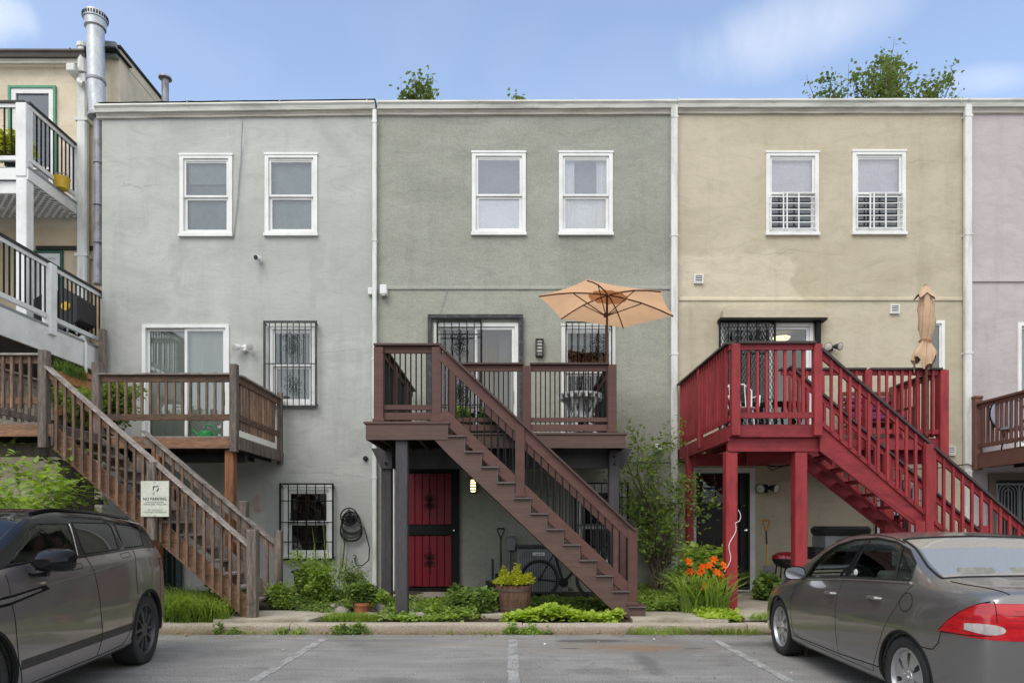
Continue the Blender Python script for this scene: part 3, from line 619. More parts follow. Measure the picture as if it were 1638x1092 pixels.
def downspout(h, x, Y, ztop, zbot, w_=.10, m='white_metal', kick=0):
    mb = MB(); mb.cbox(x-w_/2, x+w_/2, Y-.12, Y-.03, zbot, ztop, .015)
    z = ztop-.25
    d = mb.build('downspout', m, h)
    while z > zbot+.3: MB().box(x-w_/2-.006, x+w_/2+.006, Y-.127, Y+.0, z-.02, z+.02).build('bracket', m, d); z -= 2.35
    return d
XG0, XG1, XT0, XT1, XP1 = -8.15, -2.655, 3.33, 9.13, 15.
ZR = 9.86
# ---------------------------------------------------------------- gray house
gW1, gW2 = fpx(288,372,249,377), fpx(424,508,248,376)
gSl = (PX(228,FY), PX(367,FY), 3.03, PZ(519,FY)); gB = fpx(431,505,522,648); gL = fpx(455,532,778,890); gD = (PX(216,FY), PX(292,FY), .2, 2.35)
h = house('row_house', 'pale grey stucco row house with two upper windows behind the weathered wood deck', XG0, XG1, FY, ZR, 'stucco_gray', [gW1, gW2, gSl, gB, gL, gD])
gray_house = h
gutter(h, XG0-.08, XG1-.02, FY, ZR-.02, ZR+.05)
mb = MB(); V = []
for i in range(31):
    x = XG0-.02+(XG1-XG0)*i/30; V += [(x, FY-.16, ZR+.0+.07*i/30), (x, FY-.05, ZR+.05+.06*i/30+.025*abs(math.sin(i*1.1)+.3*math.sin(i*3))), (x, FY+.8, ZR+.03)]
mb.add(V, [(i*3+j, i*3+j+1, i*3+j+4, i*3+j+3) for i in range(30) for j in range(2)]); mb.build('roof_edge', 'roof_membrane', h, fix=False)
wd, q = sash_window(h, gW1, rail=PZ(314,FY)); a, b, c, d, zm = q
curtain(wd, 'curtain', 'blind_sage', a, b, c, d, FY+.12, .3, .006); MB().box(a+.07, b-.02, FY+.085, FY+.092, PZ(292,FY), d).build('blind', 'blind_sage_pale', wd)
wd, q = sash_window(h, gW2, rail=PZ(313,FY)); a, b, c, d, zm = q
curtain(wd, 'curtain', 'blind_sage_pale', a, b, c, d, FY+.12, .3, .006)
mat('curtain_beige', (.40,.43,.385), .85, .08, 2, stretch=(4,1,.3), finevar=.04, bump=0); glass('pane_flat', .11, (.85,.88,.87), wav=.0)
wd, q = slider(h, gSl, mid=.5, left='pane_flat', right='pane_flat'); a, b, c, d, xm = q
curtain(wd, 'curtain', 'curtain_beige', a, xm, c, d, FY+.13, .16, .012); curtain(wd, 'curtain', 'curtain_beige', xm, b, c, d, FY+.12, .30, .008)
wd, q = sash_window(h, gB, rail=PZ(584,FY), glass_u='pane_flat', glass_l='pane_flat'); a, b, c, d, zm = q
curtain(wd, 'curtain', 'blind_sage', a, b, c, d, FY+.14, .2, .010)
x0, x1, z0, z1 = fpx(425,510,516,653); cx = (x0+x1)/2
bars(wd, x0, x1, z0, z1, FY-.14, 8, (zm,), .04, 'scuffed_iron', [(cx, PZ(552,FY), .19), (cx, PZ(615,FY), .15)])
wd, q = sash_window(h, gL, rail=PZ(834,FY), glass_u='pane_dark', glass_l='pane_dark')
x0, x1, z0, z1 = fpx(450,536,773,895)
bars(wd, x0, x1, z0, z1, FY-.13, 5, (PZ(801,FY), PZ(835,FY), PZ(866,FY)), .03, 'black_iron', [((x0+x1)/2, PZ(835,FY), .28), ((x0+x1)/2-.25, PZ(826,FY), .1), ((x0+x1)/2+.25, PZ(826,FY), .1)])
mb = MB(); frame(mb, gD[0], gD[1], gD[2], gD[3], .07, FY-.06, FY+.05, wb=.05); dr = mb.build('door', 'green_iron', h)
mb = MB(); mb.box(gD[0]+.08, gD[1]-.08, FY+.02, FY+.05, .25, 2.28); mb.build('panel', 'black_iron', dr)
bars(dr, gD[0]+.07, gD[1]-.07, .25, 2.28, FY-.05, 6, (1.2,), .04, 'green_iron', [((gD[0]+gD[1])/2, .75, .24), ((gD[0]+gD[1])/2, 1.7, .24)])
# groove and the small scars of the wall
downspout(h, PX(601,FY)-.005, FY, ZR-.1, .3, .085)
# ---------------------------------------------------------------- sage house
sW1, sW2 = fpx(755,841,245,375), fpx(894,980,245,375); sSl = (PX(694,FY), PX(829,FY), 3.06, PZ(517,FY)); sB = fpx(898,984,521,690)
sD = (PX(648,FY), PX(735,FY), .2, PZ(750,FY)); sL = fpx(921,1002,776,905)
h = house('row_house', 'sage green stucco row house in the middle with the brown deck and red plank door', XG1, XT0, FY, ZR, 'stucco_sage', [sW1, sW2, sSl, sB, sD, sL])
gutter(h, XG1+.03, XT0-.02, FY, ZR+.05, ZR+.07)
mb = MB(); mb.prism([(PZ(463,FY), 0), (PZ(463,FY), -.022), (PZ(459,FY), -.018), (PZ(457.5,FY), 0)], XG1+.07, XT0-.08, 'yz'); mb.v = [(x, FY+z, y) for x, y, z in mb.v]; mb.build('belt_course', 'stucco_sage', h)
wd, q = sash_window(h, sW1, rail=PZ(312,FY), glass_u='pane_milky', glass_l='pane_milky'); a, b, c, d, zm = q
MB().box(a, b, FY+.075, FY+.085, c, zm).build('blind', 'blind_pale', wd); curtain(wd, 'curtain', 'sheer_gray', a, b, zm+.002, d, FY+.20, .5, .01)
wd, q = sash_window(h, sW2, rail=PZ(312,FY), glass_u='pane_milky', glass_l='pane_milky'); a, b, c, d, zm = q
MB().box(a, b, FY+.12, FY+.13, c, zm).build('blind', 'blind_pale', wd); curtain(wd, 'curtain', 'sheer_gray', a+.2, b-.2, zm+.002, d, FY+.22, .5, .01); curtain(wd, 'curtain', 'curtain_white', a, a+.24, c, d, FY+.1, .07, .015); curtain(wd, 'curtain', 'curtain_white', b-.24, b, c, d, FY+.1, .07, .015)
wd, q = slider(h, sSl, mid=.5, left='pane_dark', right='pane_dark'); a, b, c, d, xm = q
curtain(wd, 'curtain', 'curtain_orange', xm+.12, xm+.42, c, d, FY+.5, .08, .02); curtain(wd, 'curtain', 'curtain_gray', xm+.45, b, c, d, FY+.3, .08, .02)
mb = MB(); x0, x1 = PX(685,FY), PX(837,FY)
mb.box(x0, x0+.07, FY-.1, FY-.032, 3.04, PZ(506,FY)); mb.box(x1-.08, x1, FY-.1, FY-.032, 3.04, PZ(506,FY)); mb.box(x0+.0, x1-.0, FY-.11, FY-.0325, PZ(511,FY), PZ(505,FY)); mb.build('gate_frame', 'scuffed_iron', wd)
x0, x1 = PX(699,FY), PX(771,FY); cx = (x0+x1)/2
bars(wd, x0, x1, 3.1, PZ(511,FY)-.01, FY-.10, 5, (3.9, 5.3), .03, 'black_iron', [(cx, PZ(550,FY), .23), (cx, PZ(548,FY), .12), (cx, PZ(628,FY), .23), (cx, PZ(628,FY), .11)], name='security_gate')
wd, q = sash_window(h, sB, rail=PZ(595,FY), glass_u='pane_dark', glass_l='pane_dark'); a, b, c, d, zm = q
curtain(wd, 'curtain', 'curtain_gray', a+.1, b, PZ(548,FY), PZ(535,FY), FY+.2, .3, .01)
x0, x1, z0, z1 = fpx(896,986,517,693)
bars(wd, x0+.1, x1-.1, z0, z1, FY-.12, 6, (zm,), .02, 'black_iron', [((x0+x1)/2+.18, PZ(555,FY), .2), ((x0+x1)/2-.15, PZ(620,FY), .16)])
wd, q = sash_window(h, sL, rail=PZ(840,FY), glass_u='pane_dark', glass_l='pane_dark')
x0, x1, z0, z1 = fpx(918,1004,772,908)
bars(wd, x0, x1, z0, z1, FY-.13, 7, (PZ(795,FY), PZ(840,FY), PZ(875,FY)), .03)
# red plank door behind an iron frame
x0, x1, z0, z1 = sD; mb = MB(); frame(mb, x0, x1, z0, z1, .05, FY-.06, FY+.06, wb=.07); mb.box(x0+.05, x1-.05, FY-.055, FY+.0, PZ(855,FY), PZ(839,FY)); mb.box(x1-.15, x1-.051, FY-.05, FY+.02, z0+.07, z1-.05)
dr = mb.build('door', 'black_iron', h); xa, xb = x0+.053, x1-.152; np_ = 6; pw = (xb-xa)/np_
pl = None
for (za, zb_) in ((z0+.09, PZ(856,FY)), (PZ(838.5,FY), z1-.09)):
    p0 = MB().cbox(xa+.006, xa+pw-.004, FY-.03, FY+.005, za, zb_, .006).build('plank', 'red_door', dr)
    for i in range(1, np_): inst(p0, dr, (pw*i, 0, 0))
mb = MB(); mb.box(x0+.06, x1-.06, FY+.02, FY+.03, z0+.05, z1-.05); mb.build('backing', 'black_iron', dr)
for cz in (PZ(803,FY), PZ(895,FY)):
    mb = MB()
    for s_ in (.15, .08): scroll_pair(mb, (xa+xb)/2, cz, s_, FY-.045, .0055)
    for dz in (-.24, .24): mb.lathe([(.001, -.03), (.022, 0), (.001, .03)], ((xa+xb)/2, FY-.045, cz+dz), 6)
    mb.build('ornament', 'black_iron', dr)
MB().lathe([(.001,-.07),(.02,-.065),(.025,-.05),(.012,-.04),(.012,0)], (x1-.1, FY-.05, PZ(848,FY)), 8, 'y').build('handle', 'chrome', dr)
mb = MB(); mb.box(x0-.27, x0-.21, FY-.03, FY, .2, PZ(745,FY)); mb.box(x0-.27, x1+.03, FY-.045, FY-.031, PZ(749,FY), PZ(745,FY)); mb.build('door_trim', 'white_paint', h)
downspout(h, PX(1077,FY), FY, ZR+.0, .25, .13)
# ---------------------------------------------------------------- tan house
tW1, tW2 = fpx(1225,1309,245,375), fpx(1363,1448,243,374); tSl = (PX(1150,FY), PX(1300,FY), 3.08, PZ(517,FY)); tN = fpx(1476,1510,513,604)
tD = (PX(1105,FY), PX(1207,FY), .19, PZ(748,FY)); tL = fpx(1398,1470,770,870)
h = house('row_house', 'tan stucco row house with white window guards and the red deck', XT0, XT1, FY, ZR+.03, 'stucco_tan', [tW1, tW2, tSl, tN, tD, tL])
gutter(h, XT0+.0, XT1-.05, FY, ZR+.08, ZR+.09)
mb = MB(); mb.prism([(PZ(481,FY), 0), (PZ(481,FY), -.022), (PZ(477,FY), -.018), (PZ(475,FY), 0)], XT0+.06, XT1-.08, 'yz'); mb.v = [(x, FY+z, y) for x, y, z in mb.v]; mb.build('belt_course', 'stucco_tan', h)
for k, op in enumerate((tW1, tW2)):
    wd, q = sash_window(h, op, rail=PZ(309,FY), glass_u='pane_milky', glass_l='pane_dark'); a, b, c, d, zm = q
    MB().box(a, b, FY+.09, FY+.1, zm, d).build('window_film', 'film_lilac', wd)
    mb = MB(); y = FY-.05
    for i in range(6): z = c+.02+(zm-c-.12)*i/5; mb.bar((a-.02, y, z), (b+.02, y, z), .018, .018)
    for t in (.28, .36, .62): mb.bar((a+(b-a)*t, y-.012, c), (a+(b-a)*t, y-.012, zm-.02), .026, .016, (0,1,0))
    for x in (a, b): mb.bar((x, y, c-.02), (x, y, zm-.04), .02, .03, (0,1,0))
    mb.bar((a+.25, y, zm-.02), (b, y, zm-.02), .03, .02); mb.build('window_guard', 'white_paint', wd)
    mb = MB()
    for i in range(9): mb.box(a+.02, b-.02, FY+.11, FY+.14, c+.03+i*.075, c+.06+i*.075)
    mb.build('blind', 'curtain_gray', wd)
wd, q = slider(h, tSl, mid=.56, left='pane_dark', right='pane_dark'); a, b, c, d, xm = q
x0, x1 = PX(1147,FY), PX(1237,FY); gt = bars(wd, x0, x1, 3.1, PZ(514,FY), FY-.14, 5, (4.0, 5.0), .035, 'black_iron', [((x0+x1)/2-.2, PZ(540,FY), .12), ((x0+x1)/2+.22, PZ(540,FY), .12), ((x0+x1)/2, PZ(640,FY), .2)], name='security_gate')
mb = MB(); z = 3.1; k = 0                                                     # expanded-metal mesh of the gate
for i in range(-24, 18):
    for sg in (-1, 1):
        pa, pb = [], []
        xa = x0+i*.065; za, zb_ = 3.12, PZ(515,FY)
        def clip(t): return (xa+t*.5 if sg > 0 else x0+x1-xa-t*.5, za+t)
        t0 = max(0, (x0-xa)/.5); t1 = min(zb_-za, (x1-xa)/.5)
        if t1 > t0+.02: p, q_ = clip(t0), clip(t1); mb.bar((p[0], FY-.115, p[1]), (q_[0], FY-.115, q_[1]), .009, .006, (0,1,0))
mb.build('mesh_panel', 'black_iron', gt)
mb = MB(); z0, z1 = PZ(514,FY), PZ(500,FY); mb.box(PX(1152,FY), PX(1314,FY), FY-.2, FY, z0+.02, z1); mb.build('door_hood', 'stucco_tan', h)
mb = MB(); mb.box(PX(1147,FY), PX(1316,FY), FY-.21, FY-.001, z0-.03, z0+.018); mb.box(PX(1302,FY), PX(1309,FY), FY-.12, FY-.031, 3.1, z0-.03); mb.build('hood_frame', 'black_iron', h)
mb = MB(); frame(mb, tN[0], tN[1], tN[2], tN[3], .06, FY-.03, FY+.07); frame(mb, tN[0]+.06, tN[1]-.06, tN[2]+.06, tN[3]-.06, .03, FY+.0, FY+.05)
wd = mb.build('window', 'white_vinyl', h); MB().box(tN[0]+.07, tN[1]-.07, FY+.02, FY+.03, tN[2]+.07, tN[3]-.07).build('pane', 'pane_dark', wd)
mb = MB(); frame(mb, tD[0], tD[1], tD[2], tD[3], .1, FY-.035, FY+.1, wb=0); mb.box(tD[0]+.1, tD[1]-.1, FY-.03, FY+.1, tD[2], tD[2]+.03)
dr = mb.build('door', 'white_paint', h); x0, x1 = tD[0]+.11, tD[1]-.11
mb = MB(); mb.box(x0, x1, FY+.05, FY+.09, tD[2]+.03, tD[3]-.1); 
for (za, zb_) in ((.3,.75),(.85,1.25)):
    for (xa, xb) in ((x0+.12, x0+.45), (x0+.52, x0+.85)): frame(mb, xa, xb, za, zb_, .03, FY+.03, FY+.051)
mb.build('door_leaf', 'black_plastic', dr)
mb = MB()
for i in range(3):
    for j in range(2): mb.box(x0+.14+i*.27, x0+.38+i*.27, FY+.035, FY+.049, PZ(803-j*24,FY), PZ(803-j*24-21,FY))
mb.build('pane', 'pane_glass', dr); MB().lathe([(.0,-.09),(.03,-.08),(.035,-.06),(.015,-.045),(.015,0)], (x1-.07, FY+.05, PZ(848,FY)), 10, 'y').build('handle', 'chrome', dr)
mb = MB(); frame(mb, PX(1184,FY), tD[1]-.1, .25, tD[3]-.11, .04, FY-.02, FY+.02); mb.build('storm_door_edge', 'black_plastic', dr)
wd, q = sash_window(h, tL, glass_u='pane_dark', glass_l='pane_dark'); bars(wd, tL[0]-.03, tL[1]+.03, tL[2]-.03, tL[3]+.03, FY-.12, 6, (1.7, 2.0), .03)
downspout(h, PX(1544,FY), FY, ZR+.02, .25, .14)
# ---------------------------------------------------------------- pink house
pS = (PX(1627,FY), PX(1760,FY), 3.06, PZ(516,FY)); pD = (PX(1580,FY), PX(1680,FY), .2, PZ(757,FY))
h = house('row_house', 'pale pink stucco row house at the right edge', XT1, XP1, FY, ZR+.03, 'stucco_pink', [pS, pD])
gutter(h, XT1-.03, XP1, FY, ZR+.09, ZR+.09)
mb = MB(); mb.prism([(PZ(451,FY), 0), (PZ(451,FY), -.03), (PZ(448,FY), -.03), (PZ(447,FY), 0)], XT1+.08, XP1, 'yz'); mb.v = [(x, FY+z, y) for x, y, z in mb.v]; mb.build('belt_course', 'stucco_pink', h)
wd, q = slider(h, pS); curtain(wd, 'curtain', 'curtain_gray', q[0], q[1], q[2], q[3], FY+.15, .12, .02)
mat('taupe_paint', (.16,.125,.10), .6, .1, 3); mb = MB(); frame(mb, *pD, .13, FY-.05, FY+.08); dr = mb.build('door', 'taupe_paint', h); x0, x1, z0, z1 = pD
MB().box(x0+.12, x1-.12, FY+.03, FY+.06, z0+.1, z1-.1).build('door_leaf', 'interior', dr)
mb = MB()
for cx in (x0+.38, x0+.82):
    for r in (.19, .13, .07):
        mb.tube([(cx-r, FY-.04, z0+.2)]+[(cx-r*math.cos(PI*t/8), FY-.04, PZ(788,FY)+r*math.sin(PI*t/8)) for t in range(9)]+[(cx+r, FY-.04, z0+.2)], .009, 4)
    mb.bar((cx, FY-.04, z0+.2), (cx, FY-.04, PZ(780,FY)), .016, .016, (0,1,0))
frame(mb, x0+.14, x1-.14, z0+.14, z1-.2, .03, FY-.05, FY-.02); mb.box(x0+.59, x0+.61, FY-.05, FY-.02, z0+.17, z1-.23); mb.build('security_bars', 'gray_metal', dr)
# ---------------------------------------------------------------- tall cream house on the far left, set back a little
CY = 14.3; ZC = 11.28
cD1 = (PX(15,CY), PX(91,CY), 8.2, PZ(139,CY)); cD2 = (PX(48,CY), PX(102,CY), 5.1, PZ(402,CY))
h = house('row_house', 'tall cream stucco house at the far left with stacked white balconies', -19., -8.17, CY, ZC, 'stucco_cream', [cD1, cD2], floors=(2.9, 5., 8.1))
mb = MB(); mb.box(-8.3, -8.16, CY+.0, CY+9, ZC, ZC+.2); mb.build('parapet', 'stucco_cream', h); mb = MB(); mb.box(-8.36, -8.12, CY-.05, CY+9, ZC+.2, ZC+.25); mb.box(-8.75, -8.1, CY-.28, CY+.35, ZC+.03, ZC+.06); mb.build('coping', 'roof_membrane', h)
mb = MB(); mb.prism([(PX(165,CY),ZC+.0),(PX(192,CY),ZC-.05),(PX(190,CY),ZC+.27),(PX(166,CY),ZC+.3)], CY-.12, CY-.02); mb.build('flashing', 'gray_metal', h)
gutter(h, -19, PX(147,CY), CY-.12, ZC+.02, m='brown_metal')
for k, (op, m1, m2) in enumerate(((cD1, 'white_paint', 'green_trim'), (cD2, 'white_paint', 'green_trim'))):
    if k == 0: mat('green_trim', (.10,.30,.19), .6, .1, 4); mat('green_trim_dark', (.035,.11,.085), .6, .1, 4)
    x0, x1, z0, z1 = op; mb = MB(); frame(mb, x0, x1, z0, z1, .05, CY-.05, CY+.02, wb=0); dr = mb.build('door', 'green_trim' if k == 0 else 'green_trim_dark', h)
    mb = MB(); frame(mb, x0+.052, x1-.052, z0+.01, z1-.052, .1, CY-.03, CY+.04, wb=.12); mb.box(x0+.15, x1-.15, CY-.02, CY+.03, z0+.75, z0+.8); mb.build('door_frame', m1, dr)
    MB().box(x0+.15, x1-.15, CY+.005, CY+.015, z0+.13, z1-.15).build('pane', 'pane_dark' if k == 0 else 'white_paint', dr)
mb = MB(); mb.cbox(PX(131,CY), PX(147,CY), CY-.2, CY-.06, 5.2, PZ(125,CY), .03); d = mb.build('downspout', 'white_metal', h)
mb = MB(); mb.lathe([(.11,0),(.11,.5),(.13,.52),(.13,.6),(.02,.64)], (PX(140,CY), CY-.13, PZ(125,CY)), 12); mb.tube([(PX(138,CY), CY-.22, PZ(140,CY)), (PX(142,CY), CY-.3, PZ(147,CY)), (PX(148,CY), CY-.3, PZ(150,CY))], .06, 8)
mb.build('inlet', 'white_metal', d)
for z in (9.9, 7.1, 6.): MB().box(PX(129,CY), PX(149,CY), CY-.21, CY-.0, z-.03, z+.03).build('bracket', 'white_metal', d)
MB().cbox(PX(122,CY), PX(136,CY), CY-.35, CY-.01, PZ(131,CY), PZ(118,CY), .02).build('gutter_outlet', 'white_metal', h)
mb = MB(); mb.box(PX(60,CY), PX(150,CY), CY-.06, CY, PZ(402,CY)+.02, PZ(395,CY)); mb.build('cable_duct', 'black_plastic', h)
# ================================================================ decks, balconies, stairs
def line_parts(first, parent, n_, step):
    for i in range(1, n_): inst(first, parent, tuple(q*i for q in step))
def rail_run(par, a, b, zt, zb, m_bal, m_rail, cap=None, cap_w=.14, cap_t=.03, rail_h=.09, rail_t=.04, bot=None, bal=.038, pitch=.135, bal_zt=None, bal_zb=None, side=0., slope=0., low=None, bname='baluster'):
    """straight or sloped run of railing from a to b (x,y); zt top of cap at a; slope = dz per metre"""
    a = Vector((a[0], a[1], 0)); b = Vector((b[0], b[1], 0)); d = (b-a); ln = d.length; d.normalize(); nrm = Vector((d.y, -d.x, 0))
    def pt(t, z, o=0.): return tuple(a+d*t+nrm*o+Vector((0, 0, z+slope*t)))
    up = (0, 0, 1)
    if cap: MB().bar(pt(-.02, zt-cap_t/2), pt(ln+.02, zt-cap_t/2), cap_w, cap_t, up).build('cap_rail', cap, par)
    zr = zt-(cap_t if cap else 0)-.001
    MB().bar(pt(0, zr-rail_h/2), pt(ln, zr-rail_h/2), rail_t, rail_h, up).build('rail', m_rail, par)
    for (z0, z1) in (bot or []): MB().bar(pt(0, (z0+z1)/2), pt(ln, (z0+z1)/2), rail_t, z1-z0, up).build('rail', m_rail, par)
    n_ = max(1, int(round(ln/pitch))-1); st = ln/(n_+1)
    zt_ = zr-.01 if bal_zt is None else bal_zt; zb_ = zb if bal_zb is None else bal_zb
    first = MB().bar(pt(st, zb_, side), pt(st, zt_, side), bal, bal, tuple(d)); first.v = [(p[0], p[1], (zb_ if k < 4 else zt_)+slope*st) for k, p in enumerate(first.v)]
    f = first.build(bname, m_bal, par)
    for i in range(1, n_):
        c = inst(f, par, tuple(d*(st*i)+Vector((0, 0, slope*st*i))))
    return f
def board_floor(par, x0, x1, y0, y1, z, m, t=.03, w_=.14, along='x'):
    mb = MB(); 
    if along == 'x':
        y = y0
        while y < y1-.02: mb.box(x0, x1, y, min(y+w_-.006, y1), z-t, z); y += w_
    else:
        x = x0
        while x < x1-.02: mb.box(x, min(x+w_-.006, x1), y0, y1, z-t, z); x += w_
    return mb.build('deck_floor', m, par, kind='stuff')
def joists(par, x0, x1, y0, y1, z0, z1, m, n_, along='y'):
    f = None
    for i in range(n_):
        x = x0+(x1-x0)*(i+.5)/n_
        if f is None: f = MB().box(x-.02, x+.02, y0, y1, z0, z1).build('joist', m, par); xf = x
        else: inst(f, par, (x-xf, 0, 0))
# ---------------------------------------------------------------- weathered wooden deck (grey house)
t = thing('wooden_deck', 'weathered brown wooden deck with open stair in front of the pale grey house', 'deck', (-6.7, 9.95, .13), 'back decks with stairs')
FZ = 3.0; wood_deck = t
board_floor(t, -8.1, -6.7, 9.95, 13.6, FZ, 'gray_wood_cap'); board_floor(t, -6.699, -4.56, 11.46, 13.6, FZ, 'gray_wood_cap')
MB().box(-8.14, -6.66, 9.91, 9.95, 2.79, FZ-.032).build('fascia', 'old_wood_orange', t); MB().box(-6.66, -4.55, 11.42, 11.46, 2.79, FZ-.032).build('fascia', 'old_wood_orange', t)
MB().box(-4.555, -4.51, 11.42, 13.63, 2.77, FZ-.04).build('fascia', 'gray_wood', t); MB().box(-6.66, -6.62, 9.91, 11.0, 2.66, FZ-.032).build('fascia', 'gray_wood', t)
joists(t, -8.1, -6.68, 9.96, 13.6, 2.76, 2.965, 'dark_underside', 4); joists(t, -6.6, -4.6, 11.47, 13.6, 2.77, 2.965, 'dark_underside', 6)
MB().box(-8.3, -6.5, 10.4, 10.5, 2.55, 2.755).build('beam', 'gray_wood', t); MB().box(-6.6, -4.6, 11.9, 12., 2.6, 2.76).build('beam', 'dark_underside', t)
for (x, y, z0, z1, m, s_) in ((-6.765, 9.93, 2.62, 4.04, 'gray_wood', .125), (-8.06, 9.95, .12, 4.03, 'gray_wood', .12), (-6.90, 11.42, 2.7, 4.22, 'gray_wood', .125), (-4.60, 11.41, 2.72, 4.19, 'gray_wood', .12), (-4.54, 13.5, 2.72, 4.14, 'gray_wood', .1),
                       (-4.72, 11.56, .15, 2.789, 'old_wood_post', .15), (-7.1, 10.9, .12, 2.55, 'gray_wood', .14), (-6.2, 11.5, .12, 2.789, 'gray_wood', .14), (-8.04, 13.5, 2.9, 5.38, 'gray_wood', .12)):
    MB().cbox(x-s_/2, x+s_/2, y-s_/2, y+s_/2, z0, z1, .01).build('post', m, t)
BO = [(3.26, 3.36)]
rail_run(t, (-8.0, 9.94), (-6.83, 9.94), 3.99, 3.2, 'old_wood', 'old_wood_x', 'gray_wood_cap', .15, .03, .11, .04, BO, .038, .128, side=.03)
rail_run(t, (-6.83, 11.43), (-4.66, 11.43), 4.04, 3.25, 'old_wood', 'old_wood_x', 'gray_wood_cap', .15, .03, .11, .04, BO, .038, .135)
rail_run(t, (-4.56, 11.48), (-4.56, 13.45), 4.03, 3.12, 'old_wood', 'old_wood_x', 'gray_wood_cap', .15, .03, .11, .04, BO, .038, .14, side=-.035)
rail_run(t, (-8.08, 10.02), (-8.08, 13.45), 3.99, 3.2, 'gray_wood', 'gray_wood', 'gray_wood_cap', .15, .03, .11, .04, BO, .038, .16)
SL = -.885
def sz(x, z_at, x_at): return z_at+SL*(x-x_at)
stair = None
mb = MB()
for y0, y1 in ((9.955, 9.997),):
    mb.prism([(-6.66, sz(-6.66, 2.90, -6.58)), (-3.72, sz(-3.72, 2.90, -6.58)), (-3.72, .14), (-3.86, .14), (-6.66, sz(-6.66, 2.54, -6.58))], y0, y1)
stair = mb.build('staircase', 'old_wood_orange', t)
mb = MB(); mb.prism([(-6.60, sz(-6.60, 2.90, -6.58)), (-3.72, sz(-3.72, 2.90, -6.58)), (-3.72, .16), (-3.86, .16), (-6.60, sz(-6.60, 2.54, -6.58))], 11.06, 11.10); mb.build('stringer', 'gray_wood', stair)
nr = 14; rise = (FZ-.15)/nr; run = (6.66-3.78)/nr; f = None
for i in range(nr-1):
    x = -6.64+run*i; z = FZ-rise*(i+1)
    if f is None: f = MB().box(x, x+.135, 9.999, 11.058, z-.036, z).box(x+.142, x+.27, 9.999, 11.058, z-.036, z).build('tread', 'gray_wood_cap', stair)
    else: inst(f, stair, (run*i, 0, -rise*i))
rail_run(stair, (-6.70, 9.935), (-3.80, 9.935), 3.80, 2.70, 'old_wood', 'old_wood_x', 'gray_wood_cap', .15, .035, .10, .04, None, .036, .1285, slope=SL, bal_zb=2.70, side=.03)
rail_run(stair, (-5.93, 11.12), (-3.78, 11.12), 3.03, 1.95, 'old_wood', 'gray_wood', 'gray_wood_cap', .15, .035, .14, .04, None, .036, .15, slope=SL*.96, bal_zb=2.0, side=.02)
for (x, y, z0, z1, s_) in ((-3.735, 9.93, .135, 1.44, .14), (-3.755, 11.1, .16, 1.42, .115), (-5.165, 9.87, 1.28, 2.42, .115), (-5.76, 11.17, .3, 2.74, .14), (-4.35, 11.17, .2, 1.9, .14)):
    MB().cbox(x-s_/2, x+s_/2, y-s_/2, y+s_/2, z0, z1, .012).build('newel_post', 'gray_wood' if x > -5.5 else 'old_wood_post', stair)
mat('edge_metal', (.12,.105,.105), .55, .1, 4, bump=0)
# ---------------------------------------------------------------- brown composite deck (sage house)
t = thing('composite_deck', 'reddish brown deck with thin black balusters and stair before the sage green house', 'deck', (-.9, 10.02, .14), 'back decks with stairs')
FZ = 3.02
board_floor(t, -2.14, -.88, 10.0, 13.6, FZ, 'brown_fascia'); board_floor(t, -.879, 1.93, 11.18, 13.6, FZ, 'brown_fascia')
MB().box(-2.11, -.9, 10.02, 10.05, 2.755, FZ-.031).build('fascia', 'brown_fascia', t); MB().box(-.9, 1.9, 11.2, 11.23, 2.77, FZ-.031).build('fascia', 'brown_fascia', t)
MB().box(-2.11, -2.08, 10.051, 13.6, 2.755, FZ-.031).build('fascia', 'brown_fascia', t); MB().box(1.87, 1.9, 11.231, 13.6, 2.77, FZ-.031).build('fascia', 'brown_fascia', t); MB().box(-.93, -.9, 10.051, 11.199, 2.755, FZ-.031).build('fascia', 'brown_fascia', t)
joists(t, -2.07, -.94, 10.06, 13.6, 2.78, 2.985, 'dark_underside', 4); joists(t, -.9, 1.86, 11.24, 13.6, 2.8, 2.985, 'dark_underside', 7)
MB().prism([(-2.28, 2.82), (2.10, 2.82), (1.95, 2.48), (-2.12, 2.48)], 11.7, 11.78).build('beam', 'charcoal_post', t); MB().prism([(-2.33, 2.80), (-1.98, 2.80), (-1.98, 2.46), (-2.16, 2.46)], 11.5, 11.56).build('beam', 'charcoal_post', t)
for (x, y, z0, z1) in ((-1.595, 10.16, .13, 2.754), (-2.085, 11.63, .15, 2.80), (1.77, 11.62, .15, 2.78)): MB().cbox(x-.088, x+.088, y-.088, y+.088, z0, z1, .012).build('post', 'charcoal_post', t)
b = MB(); b.lathe([(.0, -.012), (.022, -.01), (.024, 0)], (1.77, 11.53, 2.66), 8, 'y'); b.lathe([(.0, -.012), (.022, -.01), (.024, 0)], (1.77, 11.53, 2.54), 8, 'y'); b.lathe([(.0, -.012), (.022, -.01), (.024, 0)], (-2.085, 11.49, 2.55), 8, 'y'); b.build('bolt', 'black_iron', t, kind='stuff')
def sleeve(x, y, z0, z1, par, s_=.142):
    mb = MB(); mb.cbox(x-s_/2, x+s_/2, y-s_/2, y+s_/2, z0, z1, .008); mb.cbox(x-s_/2-.016, x+s_/2+.016, y-s_/2-.016, y+s_/2+.016, z0+.001, z0+.05, .008); mb.build('post', 'brown_board', par)
for (x, y) in ((-1.93, 10.12), (-1.075, 10.12), (.285, 11.29), (1.69, 11.29), (-1.93, 11.3), (-1.93, 12.5), (1.72, 13.5), (-.95, 11.29)): sleeve(x, y, FZ+.001, 4.13, t)
kw = dict(cap='brown_cap', cap_w=.16, cap_t=.028, rail_h=.10, rail_t=.045, bot=[(3.21, 3.28), (3.06, 3.165)], bal=.019, pitch=.078, bal_zb=3.05)
